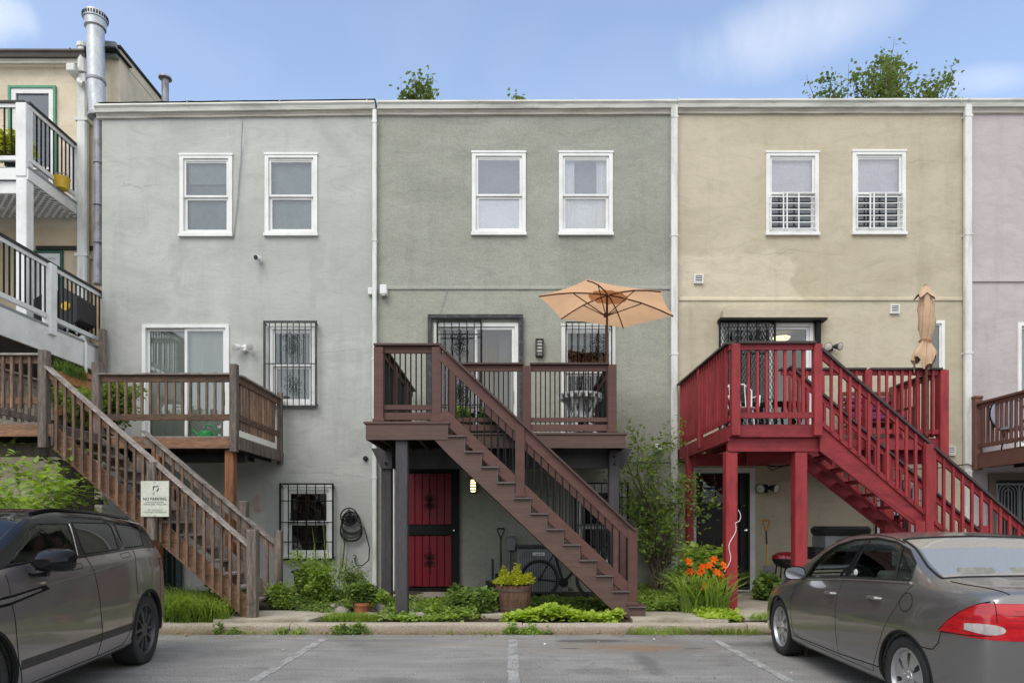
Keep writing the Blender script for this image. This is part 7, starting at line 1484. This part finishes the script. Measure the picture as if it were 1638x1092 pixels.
for k in (1, 2): inst(f, t, (0, .01*k, .15*k))
xw, yw = 3.98, 11.7; t = thing('ceiling_lamp', 'small lit ceiling lamp glowing inside the sliding door above the red deck', 'lamp', (PX(1250,15.2), 15.2, PZ(541,15.2))); x_, z_ = PX(1250,15.2), PZ(541,15.2)
MB().lathe([(.001,-.06),(.16,-.03),(.19,.02),(.05,.03)], (x_, 15.2, z_), 16).build('shade', 'lit_bulb', t, smooth=True); MB().tube([(x_, 15.2, z_+.03), (x_, 15.2, z_+.3)], .012, 6).build('rod', 'black_iron', t)
t = thing('patio_chair', 'white metal patio chair seen through the red deck balusters', 'chair', (xw, yw, 3.05))
MB().lathe([(.001,.43),(.23,.43),(.24,.45),(.001,.46)], (xw, yw, 3.05), 20).build('seat', 'white_paint', t)
for a in (.8, 2.4, 3.9, 5.5): MB().tube([(xw+.19*math.cos(a), yw+.19*math.sin(a), 3.48), (xw+.24*math.cos(a), yw+.24*math.sin(a), 3.05)], .014, 6).build('leg', 'white_paint', t)
mb = MB(); mb.tube([(xw-.2, yw+.1, 3.5), (xw-.24, yw+.2, 3.85), (xw-.12, yw+.25, 3.97), (xw+.12, yw+.25, 3.97), (xw+.24, yw+.2, 3.85), (xw+.2, yw+.1, 3.5)], .014, 6)
for k in range(4): mb.tube([(xw-.14+.09*k, yw+.16, 3.5), (xw-.14+.09*k, yw+.24, 3.95)], .009, 5)
mb.tube([(xw-.24, yw+.16, 3.72), (xw-.27, yw-.12, 3.70), (xw-.22, yw-.2, 3.5)], .013, 6); mb.tube([(xw+.24, yw+.16, 3.72), (xw+.27, yw-.12, 3.70), (xw+.22, yw-.2, 3.5)], .013, 6); mb.build('back_frame', 'white_paint', t)
# planter and pots on the wooden deck
x0, x1, y0, y1 = -8.02, -7.86, 11.98, 12.95; t = thing('cedar_planter', 'orange cedar slatted planter box with herbs on the weathered deck', 'planter', (-7.94, 12.4, 3.0))
f = MB().cbox(x1-.022, x1, y0, y1, 3.44, 3.62, .006).build('slat', 'cedar', t)
for k in range(1, 4): inst(f, t, (0, 0, .195*k))
f = MB().cbox(x0, x1-.025, y0, y0+.022, 3.44, 3.62, .006).build('slat', 'cedar', t)
for k in range(1, 4): inst(f, t, (0, 0, .195*k))
MB().cbox(x1-.10, x1+.03, 12.5, y1-.05, 4.225, 4.33, .006).build('top_box', 'cedar', t); MB().box(x0+.01, x1-.03, y0+.03, y1, 3.02, 4.15).build('soil', 'soil', t)
A = np.stack([NR.uniform(x0, x1+.05, 500), NR.uniform(y0, y1-.3, 500), 4.15+NR.random(500)*.05], 1); hp = thing('herb_plant', 'grassy herbs growing in the cedar planter box', 'plant', (-7.94, 12.3, 4.15)); blades('foliage', 'leaf_mid', A, .22, .012, hp, .5, seed=9); leaves('sprig', 'leaf_dark', A[:250]+[0, 0, .1], .05, hp, seed=4)
for k, (px, lab, m, hh) in enumerate(((128, 'bright leafy plant behind the balusters of the weathered stair', 'leaf_bright', .62), (183, 'airy leafy plant behind the deck rail left of the sliding door', 'leaf_mid', .78))):
    x = PX(px,12.2); pot(x, 12.2, 3.0, .15, .24, ('dark plastic pot behind the weathered stair rail', 'dark plastic pot behind the weathered deck rail left of the sliding door')[k], 'black_plastic'); shrub('potted_plant', lab, 'plant', (x, 12.2, 3.2), 8, hh, .5, 60+k, m, .075, 4, .007, 4, 'green_stem', .05)
t = thing('watering_can', 'green plastic watering can on the weathered deck by the sliding door', 'watering can', (PX(330,12.3), 12.3, 3.0)); x = PX(330,12.3); MB().lathe([(.001,0),(.12,0),(.13,.14),(.10,.2),(.001,.21)], (x, 12.3, 3.0), 16).build('body', 'green_plastic', t, smooth=True); mb = MB(); mb.tube([(x-.1, 12.3, 3.08), (x-.22, 12.3, 3.2), (x-.26, 12.3, 3.24)], .018, 8); mb.build('spout', 'green_plastic', t); MB().tube([(x+.11, 12.3, 3.06), (x+.2, 12.3, 3.15), (x+.12, 12.3, 3.3), (x, 12.3, 3.32), (x-.05, 12.3, 3.2)], .014, 8).build('handle', 'green_plastic', t)
# on the white balconies
Y = 13.2; x = PX(112,Y); t = thing('covered_grill', 'black barrel-shaped covered grill with yellow disc on the lower white balcony', 'grill', (x, Y, 5.07)); hexa = [(.38*math.cos(PI/3*k+.5), .40*math.sin(PI/3*k+.5)) for k in range(6)]
mb = MB(); mb.prism([(x+.02+a, 5.62+b) for a, b in hexa], Y-.25, Y+.25); mb.prism([(x-.02+a*.9-.30, 5.62+b*.95) for a, b in hexa], Y-.15, Y+.3); mb.build('cover', 'black_plastic', t); MB().lathe([(.09,0),(.08,-.02),(.001,-.022)], (x+.08, Y-.25, 5.66), 18, 'y').build('disc', 'yellow_plastic', t)
for dx in (-.5, -.1, .12, .3): MB().tube([(x+dx*.6, Y-.2, 5.45), (x+dx, Y-.26, 5.12)], .016, 8).build('leg', 'chrome', t)
Y = 13.6; x = PX(101,Y)-.03; t = thing('toy_bucket', 'small yellow bucket on the floor of the upper white balcony', 'bucket', (x, Y, 8.2)); MB().lathe([(.001,0),(.12,0),(.16,.22),(.15,.22),(.11,.02)], (x, Y, 8.2), 16, cap=False).build('pail', 'yellow_plastic', t, smooth=True); MB().tube([(x-.15, Y, 8.4), (x-.1, Y, 8.52), (x+.1, Y, 8.52), (x+.15, Y, 8.4)], .01, 6).build('handle', 'gray_metal', t)
x = PX(22,13.1); pot(x, 13.1, 8.2, .14, .22, 'dark pot on the upper white balcony', 'black_plastic'); shrub('potted_plant', 'yellow-green leafy plant on the upper white balcony behind black balusters', 'plant', (x, 13.1, 8.4), 8, .45, .6, 71, 'leaf_yellow', .10, 4, .006, 3, 'green_stem', .05)
t = MB().tube([(-8.23, 13.2, 5.1), (-8.17, 13.16, 5.0), (-8.16, 13.15, 4.85), (-8.16, 13.15, 4.2)], .028, 8).build('drain_pipe', 'white_plastic', None, smooth=True); tag(t, 'thin white drain pipe hanging below the lower white balcony', 'drain pipe')
# by the tan house
Y = 12.3; x0, x1 = PX(1238,Y), PX(1279,Y); cx = (x0+x1)/2; t = thing('portable_grill', 'small red-lidded portable grill on black legs behind the red deck post', 'grill', (cx, Y, .19)); zt = PZ(882,Y)
V = []; n_ = 16
mb = MB(); mb.lathe([(.26,0),(.25,.06),(.16,.11),(.001,.125)], (cx, Y, zt-.12), 28); mb.v = [(a, Y+(b-Y)*.8, c) for a, b, c in mb.v]; mb.build('lid', 'red_enamel', t, smooth=True); mb = MB(); mb.lathe([(.10,-.17),(.22,-.1),(.262,-.005)], (cx, Y, zt-.12), 24); mb.v = [(a, Y+(b-Y)*.8, c) for a, b, c in mb.v]; mb.build('bowl', 'black_plastic', t, smooth=True)
for a, b in ((-.2, -.15), (.2, -.15), (-.2, .15), (.2, .15)): MB().tube([(cx+a*.7, Y+b*.7, zt-.24), (cx+a, Y+b, .19)], .013, 6).build('leg', 'black_iron', t)
MB().box(cx-.19, cx+.19, Y-.13, Y+.13, .45, .465).build('shelf', 'black_iron', t); MB().tube([(cx-.06, Y-.215, zt-.06), (cx-.06, Y-.25, zt-.05), (cx+.06, Y-.25, zt-.05), (cx+.06, Y-.215, zt-.06)], .01, 6).build('handle', 'black_plastic', t)
Y = 12.0; x0, x1 = PX(1318,Y), PX(1392,Y); zt = PZ(841,Y); t = thing('cabinet_grill', 'large black cabinet grill under the red stair behind the dark saloon', 'grill', (x0, Y, .19))
MB().cbox(x0+.03, x1, Y, Y+.55, .3, zt-.17, .015).build('cabinet', 'gray_metal', t); MB().cbox(x0, x1+.03, Y-.03, Y+.58, zt-.168, zt, .05).build('lid', 'black_plastic', t); MB().cbox(x0+.25, x0+.32, Y-.03, Y-.001, zt-.36, zt-.24, .008).build('latch', 'chrome', t); MB().cbox(x0-.14, x0+.02, Y+.05, Y+.5, .9, 1.12, .01).build('side_shelf', 'black_plastic', t)
for a in (x0+.08, x1-.08): MB().lathe([(.07,-.02),(.07,.02)], (a, Y+.05, .26), 14, 'y').build('castor', 'black_plastic', t)
f = MB().box(x0+.05, x1-.02, Y-.006, Y-.001, zt-.45, zt-.435).build('vent_slot', 'black_plastic', t)
for k in range(1, 5): inst(f, t, (0, 0, -.03*k))
# pink deck chair
Y = 12.95; x = PX(1585,Y)+.33; t = thing('round_chair', 'pale blue-grey round-backed chair behind the railing of the brown deck', 'chair', (x, Y, 2.93)); mb = MB(); mb.lathe([(.001,0),(.31,0),(.33,.03),(.31,.05),(.001,.04)], (x, Y, 3.62), 28, 'y'); mb.build('backrest', 'blue_gray', t, smooth=True); mb = MB(); mb.tube([(x+.335*math.cos(a), Y+.025, 3.62+.335*math.sin(a)) for a in np.linspace(0, 2*PI, 32)], .015, 6, False); mb.build('rim', 'black_iron', t); MB().lathe([(.001,.36),(.27,.36),(.28,.40),(.001,.41)], (x, Y-.25, 2.93), 22).build('seat', 'blue_gray', t, smooth=True)
for a in (.8, 2.3, 3.9, 5.5): MB().tube([(x+.2*math.cos(a), Y-.25+.2*math.sin(a), 3.3), (x+.26*math.cos(a), Y-.25+.26*math.sin(a), 2.93)], .013, 6).build('leg', 'black_iron', t)
t = thing('planter_tub', 'dark plastic tub among the weeds under the barred grey window', 'tub', (-3.75, 12.9, .18)); MB().cbox(-4.02, -3.48, 12.7, 13.15, .18, .62, .03).build('tub', 'black_plastic', t); MB().cbox(-4.06, -3.44, 12.66, 13.19, .621, .67, .02).build('rim', 'black_plastic', t)
# stones by the posts
STN = [(-2.55,10.4,.14,'grey'),(-2.75,10.9,.15,'flat pale'),(-2.05,10.05,.11,'pale rounded'),(-1.78,9.95,.10,'buff'),(-2.0,10.6,.17,'dark grey'),(-1.35,10.05,.12,'buff half-buried'),(-.55,10.2,.11,'pale upright'),(-1.45,10.6,.10,'small grey')]
for k, (x, y, r_, ad) in enumerate(STN):
    bm = bmesh.new(); bmesh.ops.create_icosphere(bm, subdivisions=3, radius=r_); g = random.Random(k); ph = [g.random()*6 for _ in range(6)]
    for v in bm.verts:
        n_ = v.co.normalized(); f_ = 1+.16*math.sin(3*n_.x+ph[0])*math.cos(4*n_.y+ph[1])+.09*math.sin(7*n_.z+ph[2]+5*n_.x); v.co = Vector((n_.x*f_*r_*1.1, n_.y*f_*r_*.9, n_.z*f_*r_*.62))
    me = bpy.data.meshes.new('stone'); bm.to_mesh(me); bm.free(); me.materials.append(MATS['stone']); me.polygons.foreach_set('use_smooth', [True]*len(me.polygons)); o = bpy.data.objects.new('stone', me); COL.objects.link(o); o.location = (x, y, gz(x, y)+r_*.25); o.rotation_euler = (0, 0, g.random()*6)
    tag(o, ad+' garden stone '+('left of the terracotta pot','farthest left behind the terracotta pot','between terracotta pot and front charcoal post','touching the front charcoal post','behind the terracotta pot','just right of the front charcoal post','beside the tall leafy weed','behind the front charcoal post')[k], 'stone', 'garden stones')
# ================================================================ plants
def scat(n_, poly, seed, z=None, pw=1.):
    g = np.random.default_rng(seed); xs_ = [p[0] for p in poly]; ys_ = [p[1] for p in poly]; out = []
    while len(out) < n_:
        a = g.uniform(min(xs_), max(xs_), 4*n_); b = g.uniform(min(ys_), max(ys_), 4*n_); k = inpoly(a, b, poly); out += list(zip(a[k], b[k]))
    out = np.array(out[:n_]); return out
def cover(name, label, cat, poly, n_, h_, m, size, seed, aspect=.9, clump=2.2, **k):
    p = scat(n_, poly, seed); g = np.random.default_rng(seed+1); hm = .35+.65*(.5+.5*np.sin(p[:, 0]*clump*2.3+1.7*np.sin(p[:, 1]*3)))*(.5+.5*np.cos(p[:, 1]*clump*2.+p[:, 0]*1.3)+.3)
    z = np.array([gz(x, y) for x, y in p])+.01+h_*np.clip(hm, .2, 1.1)*g.random(n_)**.5
    o = leaves(name, m, np.column_stack([p, z]), size, None, aspect, .75, seed=seed, kind='stuff', droop=.0); return o
cover('ground_cover', '', '', [(-1.85,9.72),(-.45,9.72),(-.45,11.2),(-1.0,12.2),(-2.6,11.6),(-2.6,10.7),(-1.9,10.5)], 4700, .14, 'leaf_bright', .06, 1)
cover('ground_cover', '', '', [(-.3,10.7),(1.7,10.6),(1.8,12.3),(-.3,12.0)], 2800, .10, 'leaf_mid', .07, 2)
cover('ground_cover', '', '', [(-.1,9.68),(1.62,9.68),(1.55,10.15),(-.05,10.1)], 2300, .20, 'leaf_lime', .075, 3)
cover('ground_cover', '', '', [(1.8,10.65),(2.9,10.6),(3.4,11.6),(3.2,13.5),(1.8,13.5)], 4600, .17, 'leaf_bright', .06, 4)
cover('ground_cover', '', '', [(2.75,9.7),(3.35,9.72),(3.4,10.7),(2.8,10.6)], 1300, .12, 'leaf_lime', .055, 5)
cover('ground_cover', '', '', [(-3.9,10.9),(-2.5,10.3),(-2.5,12.4),(-3.9,13.2)], 2600, .17, 'leaf_mid', .055, 6)
cover('ground_cover', '', '', [(-9,9.75),(-6.2,9.75),(-6.0,11.5),(-9,12.8)], 2600, .2, 'leaf_mid', .07, 7)
p = scat(1700, [(-5.35,9.7),(-3.95,9.7),(-4.2,10.0),(-4.5,10.6),(-5.4,11.0)], 8); blades('grass_patch', 'grass', np.column_stack([p, [gz(x, y) for x, y in p]]), .46, .013, None, 1.15, 'stuff', 8)
p = scat(900, [(-6.3,9.75),(-5.3,9.7),(-5.3,11.0),(-6.2,11.6)], 18); blades('grass_patch', 'grass', np.column_stack([p, [gz(x, y) for x, y in p]]), .38, .012, None, .7, 'stuff', 18)
p = scat(1500, [(-2.7,9.7),(-1.9,9.7),(-1.9,9.95),(-2.6,10.0)], 9); blades('grass_patch', 'grass', np.column_stack([p, [gz(x, y) for x, y in p]]), .11, .008, None, .7, 'stuff', 9)
p = scat(750, [(1.6,9.30),(3.7,9.30),(3.7,9.46),(1.6,9.46)], 10); p[:, 1] += .10*NR.random(len(p))*0; blades('kerb_grass', 'grass', np.column_stack([p, np.zeros(len(p))+.0]), .11, .008, None, .8, 'stuff', 10)
p = scat(420, [(3.4,9.66),(4.9,9.66),(4.9,9.8),(3.4,9.8)], 11); blades('kerb_grass', 'grass', np.column_stack([p, np.zeros(len(p))+.16]), .11, .009, None, .8, 'stuff', 11)
p = scat(260, [(-4.6,9.28),(.9,9.28),(.9,9.46),(-4.6,9.46)], 12); blades('kerb_grass', 'grass', np.column_stack([p, np.zeros(len(p))]), .08, .008, None, .8, 'stuff', 12)
def tuft(x, y, n_, r_, h_, m, size, lab, seed):
    t = thing('kerb_weed', lab, 'weed', (x, y, 0), 'weeds growing along the kerb'); g = np.random.default_rng(seed); q = g.normal(size=(n_, 2))*r_*.5; z = h_*g.random(n_)*np.exp(-(q**2).sum(1)/r_**2); A = np.column_stack([x+q[:, 0], y-.02-np.abs(q[:, 1])*.4, .02+z]); leaves('foliage', m, A, size, t, .6, .5, seed=seed)
    mb = MB()
    for k in range(6): mb.tube([(x, y, 0), (x+g.normal()*r_*.3, y-.03, h_*.5)], .003, 3)
    mb.build('stem', 'green_stem', t, fix=False)
for k, (px, py, n_, r_, h_, m, lab) in enumerate(((548,1012,170,.17,.14,'leaf_mid','spreading weed at the kerb below the terracotta pot, left of two'),(574,1010,200,.15,.17,'leaf_mid','dense weed at the kerb below the terracotta pot, right of two'),(455,1012,70,.09,.10,'leaf_mid','small weed at the kerb in front of the concrete path'),(480,1010,50,.08,.09,'leaf_bright','pale small weed at the kerb right of the path'),(352,1008,80,.07,.16,'leaf_mid','thin weed at the kerb below the grass clump'),(822,1010,150,.15,.15,'leaf_bright','bright weed at the kerb below the barrel planter, left one'),(850,1010,130,.12,.13,'leaf_bright','bright weed at the kerb below the barrel planter, right one'),(875,1011,30,.06,.08,'leaf_mid','tiny weed at the kerb below the brown stair'),(376,1010,50,.08,.1,'leaf_mid','low weed at the kerb below the wooden stair post'))):
    tuft(PX(px,9.42), 9.42, n_, r_, h_, m, .05, lab, 100+k)
# dead leaves swept along the kerb
p = scat(420, [(-4.6,9.05),(3.6,9.1),(3.6,9.45),(-4.6,9.45)], 13); p[:, 1] = 9.45-(9.45-p[:, 1])**2*2.2; leaves('leaf_litter', 'dry', np.column_stack([p, np.full(len(p), .006)]), .035, None, .7, .95, droop=0, kind='stuff', seed=13)
p = scat(60, [(-4,5),(4,5),(4,9),(-4,9)], 14); leaves('leaf_litter', 'dry', np.column_stack([p, np.full(len(p), .006)]), .03, None, .7, .95, droop=0, kind='stuff', seed=14)
p = scat(14, [(-3,5.5),(3,5.5),(3,9.2),(-3,9.2)], 15); leaves('litter_scraps', 'white_plastic', np.column_stack([p, np.full(len(p), .008)]), .03, None, .8, .95, droop=0, kind='stuff', seed=15)
p = scat(300, [(-.6,10.0),(-.1,10.0),(0,10.6),(-.6,10.6)], 16); leaves('leaf_litter', 'dry', np.column_stack([p, np.full(len(p), .15)]), .04, None, .6, .9, droop=0, kind='stuff', seed=16)
# individual weeds and plants
for k, (x, y, h_, n_, m, sz_, lab) in enumerate((( -3.55,11.9,.95,8,'leaf_bright',.06,'tall leafy weed against the barred lower window of the grey house'),(-3.1,11.5,.75,9,'leaf_bright',.06,'feathery bright weed clump left of the hose'),(-2.75,12.2,.75,6,'leaf_mid',.05,'weed clump against the grey wall below the tap'),(-3.65,11.0,.50,8,'leaf_bright',.05,'low bushy weed right of the wooden stair foot'),(-.42,10.25,.50,7,'leaf_mid',.085,'tall leafy weed left of the barrel planter'),(-.72,10.3,.42,6,'leaf_mid',.075,'shorter leafy weed between red door and barrel planter'),(-2.1,10.9,.30,7,'leaf_bright',.07,'small bright weed between the charcoal posts'),(-1.0,12.6,.3,7,'leaf_mid',.06,'small weed at the threshold of the red plank door'),(-4.6,10.9,.55,6,'leaf_dark',.11,'dark strappy weed under the wooden stair'))):
    shrub('weed', lab, 'weed', (x, y, gz(x, y)), n_-3, h_*.66, .30, 200+k, m, sz_, 2, .006, 4, 'green_stem', .045, group='tall weeds in the front gardens')
p = np.column_stack([scat(26, [(-3.5,11.4),(-2.8,11.4),(-2.8,12.4),(-3.5,12.4)], 17), np.full(26, .2)]); t = thing('tall_grass', 'a few tall seeding grass stems below the barred grey window', 'grass', (-3.2, 11.9, .18)); blades('blade', 'grass', p, 1.05, .018, t, .18, seed=17)
# rose bush
base = (PX(1055,12.9), 12.9, .19); t = thing('rose_bush', 'tall airy rose bush against the sage wall right of the brown stair', 'bush', base)
mb, an = branches(base, 7, 2.75, .20, 31, .028, 7, seg=9, lean=(-.08, 0)); g = random.Random(4)
for k in range(4):                                                     # bare twisted lower stems
    a = k*1.6; mb.tube([(base[0]+.10*math.cos(a+q*.9)*(1+.1*q), base[1]+.10*math.sin(a+q*.9), .19+q*.19) for q in range(7)], [.028-.002*q for q in range(7)], 6)
for (tx, tz) in ((PX(1000,12.7), PZ(690,12.7)), (PX(1022,12.7), PZ(715,12.7)), (PX(1050,12.7), PZ(735,12.7))):
    p0 = Vector((base[0]-.15, 12.85, 1.1)); p1 = Vector((tx, 12.7, tz)); pts = [p0.lerp(p1, q/7)+Vector((.10*math.sin(q*.9), .05*math.cos(q*1.7), 0)) for q in range(8)]; mb.tube(pts, [.016-.0015*q for q in range(8)], 5)
    for q in range(2, 8):
        for r_ in range(9): an.append(pts[q]+Vector((g.gauss(0, .13), g.gauss(0, .10), g.gauss(0, .09))))
mb.build('stem', 'bark', t, fix=False); A = np.repeat(np.array([tuple(a) for a in an]), 2, 0); A += NR.normal(size=A.shape)*.08; A = A[NR.random(len(A)) < .8]; A = A[(A[:, 2] > .75) & (A[:, 1] < 13.55)]
sel = NR.random(len(A)) < .45; leaves('foliage', 'leaf_bright', A[sel], .075, t, .6, seed=32); leaves('foliage', 'leaf_mid', A[~sel], .08, t, .6, seed=33); p = an; 
A2 = A[(A[:, 2] < 1.2)]
# left shrub by the SUV
b = (-7.15, 9.78, .12); shrub('shrub', 'light green rounded leafy shrub behind the SUV at the left', 'shrub', b, 9, 2.15, .42, 52, 'leaf_bright', .10, 2, .018, 5, 'bark', .07, up=.75, aspect=.7)
# day lilies
t = thing('day_lily', 'clump of orange day lilies with strappy leaves by the red deck post', 'flowers', (2.95, 10.55, .16))
p = scat(420, [(2.65,10.35),(3.30,10.3),(3.35,10.85),(2.7,10.9)], 61); blades('foliage', 'leaf_bright', np.column_stack([p, [gz(x, y)+.02 for x, y in p]]), .62, .026, t, .75, seed=61)
fl = [(1100,899),(1142.5,896),(1156,905),(1124,908),(1121,916),(1146,916),(1152,922),(1129,939),(1135,905),(1103,915)]; mb = MB()
for k, (px, py) in enumerate(fl):
    Y = 10.45+.06*math.sin(k*2.3); c = Vector(P(px, py, Y)); mb.tube([(c.x+.06*math.sin(k*1.9)-.02*(px-1128)/8, 10.6, .2), (c.x+.03*math.sin(k), 10.5, (c.z+.2)/2), tuple(c)], .006, 4); fm = MB(); g = random.Random(k); ax_ = Vector((g.uniform(-.5, .5), -.8, .5)).normalized(); u = ax_.orthogonal().normalized(); v = ax_.cross(u)
    for q in range(6):
        a = PI/3*q; d = u*math.cos(a)+v*math.sin(a); s_ = ax_.cross(d); L_ = .068
        fm.add([c, c+d*L_*.5+ax_*.045+s_*.020, c+d*L_*.95+ax_*.035+s_*.012, c+d*L_*1.15+ax_*.01, c+d*L_*.95+ax_*.035-s_*.012, c+d*L_*.5+ax_*.045-s_*.020], [(0,1,2,3),(0,3,4,5)])
    fm.build('flower', 'petal', t, fix=False)
mb.build('stem', 'green_stem', t, fix=False)
shrub('hydrangea', 'pale green broad-leaved plant in front of the black door frame', 'plant', (PX(1122,11.9), 11.9, .19), 5, .80, .18, 65, 'leaf_bright', .10, 3, .01, 4, 'green_stem', .06, aspect=.75); shrub('hydrangea', 'dark broad-leaved plant under the small red grill by the tan wall', 'plant', (PX(1226,12.2), 12.1, .19), 5, .30, .5, 66, 'leaf_mid', .11, 3, .01, 4, 'green_stem', .06, aspect=.75)
shrub('weed', 'leafy weed at the foot of the sage wall behind the day lilies', 'weed', (3.1, 12.2, .19), 6, .42, .5, 67, 'leaf_mid', .085, 3, .008, 4, 'green_stem', .06, group='tall weeds in the front gardens')
# trees beyond the roofs
def tree(lab, x, y, h_, clumps, seed, lsize=.125, m='leaf_tree'):
    t = thing('tree', lab, 'tree', (x, y, 0), 'trees beyond the roofs'); g = random.Random(seed); mb = MB()
    mb.tube([(x, y, -.1), (x+.1, y, h_*.3), (x-.05, y, h_*.55), (x, y, h_*.72)], [.28,.22,.16,.10], 10); A = []
    for (cx_, cz_, n_, sp) in clumps:
        n_ = max(3, int(n_*1.25))
        c = Vector((cx_, y+g.uniform(-.8, .8), cz_)); st = Vector((x, y, h_*g.uniform(.5, .7))); pts = [st.lerp(c, q/6)+Vector((g.gauss(0, .08), g.gauss(0, .1), .25*math.sin(PI*q/6)*(1 if q < 6 else 0))) for q in range(7)]; mb.tube(pts, [.07-.010*q for q in range(7)], 6)
        for k in range(n_):
            e = c+Vector((g.gauss(0, sp), g.gauss(0, sp), g.gauss(0, sp*.8))); s_ = pts[g.randint(3, 6)]; mb.tube([s_, s_.lerp(e, .5)+Vector((g.gauss(0, .05), 0, .05)), e], [.02,.012,.004], 4)
            for q in range(30):
                w_ = g.random()**.6; A.append(s_.lerp(e, w_)+Vector((g.gauss(0, .13), g.gauss(0, .13), g.gauss(0, .13))))
    mb.build('trunk', 'bark', t, fix=False); leaves('crown', m, np.array([tuple(a) for a in A]), lsize, t, .75, .35, seed=seed); return t
Yt = 23.; q = lambda px, py: (PX(px,Yt), PZ(py+9,Yt))
tree('broad leafy tree rising behind the tan house roof', PX(1410,Yt), Yt, 15.5, [(*q(1305,140),7,.33),(*q(1320,128),4,.22),(*q(1338,142),5,.25),(*q(1405,145),16,.55),(*q(1425,110),12,.42),(*q(1378,125),7,.3),(*q(1412,85),7,.22),(*q(1438,98),6,.25),(*q(1372,112),4,.2),(*q(1485,145),7,.3),(*q(1500,122),6,.26),(*q(1522,118),4,.2),(*q(1470,155),6,.3),(*q(1440,150),8,.4),(*q(1350,165),8,.5),(*q(1480,170),9,.6),(*q(1400,175),14,.9)], 81)
tree('tree top showing over the left half of the sage house roof', PX(672,Yt), Yt, 14.8, [(*q(672,146),6,.22),(*q(668,136),4,.14),(*q(655,158),5,.2),(*q(688,154),5,.22),(*q(696,148),4,.14),(*q(722,160),3,.10),(*q(675,165),8,.4),(*q(650,175),6,.4)], 82)
tree('small sprig of a tree top over the middle of the sage house roof', PX(831,Yt), Yt, 14.8, [(*q(831,156),4,.10),(*q(828,178),4,.2),(*q(834,172),6,.3)], 83)

# ================================================================ unseen block behind the viewer, added for reflections and paled for bounce light
mat('brick', (.40,.30,.25), .9, .15, 3, stretch=(1,1,4), fine=30, finevar=.15, bump=.2)
t = thing('reflection_block', 'long two-storey pale brick block, unseen behind the viewer, added for reflections', 'building', (0, -24, 0))
MB().box(-48, 48, -34, -24, -.05, 6.2).build('wall', 'brick', t); MB().box(-48.2, 48.2, -34.2, -23.8, 6.201, 6.5).build('parapet', 'concrete', t); f = None
for i in range(24):
    for j in range(2):
        x, z = -46+4*i, 1.1+2.9*j
        if f is None: f = MB().box(x, x+1.3, -23.99, -23.93, z, z+1.6).build('window', 'white_vinyl', t); pf = MB().box(x+.1, x+1.2, -23.925, -23.92, z+.1, z+1.5).build('pane', 'pane_dark', f); f0 = (x, z)
        else: c_ = inst(f, t, (x-f0[0], 0, z-f0[1])); inst(pf, c_, (0, 0, 0))

# dark board screen under the landing of the weathered deck
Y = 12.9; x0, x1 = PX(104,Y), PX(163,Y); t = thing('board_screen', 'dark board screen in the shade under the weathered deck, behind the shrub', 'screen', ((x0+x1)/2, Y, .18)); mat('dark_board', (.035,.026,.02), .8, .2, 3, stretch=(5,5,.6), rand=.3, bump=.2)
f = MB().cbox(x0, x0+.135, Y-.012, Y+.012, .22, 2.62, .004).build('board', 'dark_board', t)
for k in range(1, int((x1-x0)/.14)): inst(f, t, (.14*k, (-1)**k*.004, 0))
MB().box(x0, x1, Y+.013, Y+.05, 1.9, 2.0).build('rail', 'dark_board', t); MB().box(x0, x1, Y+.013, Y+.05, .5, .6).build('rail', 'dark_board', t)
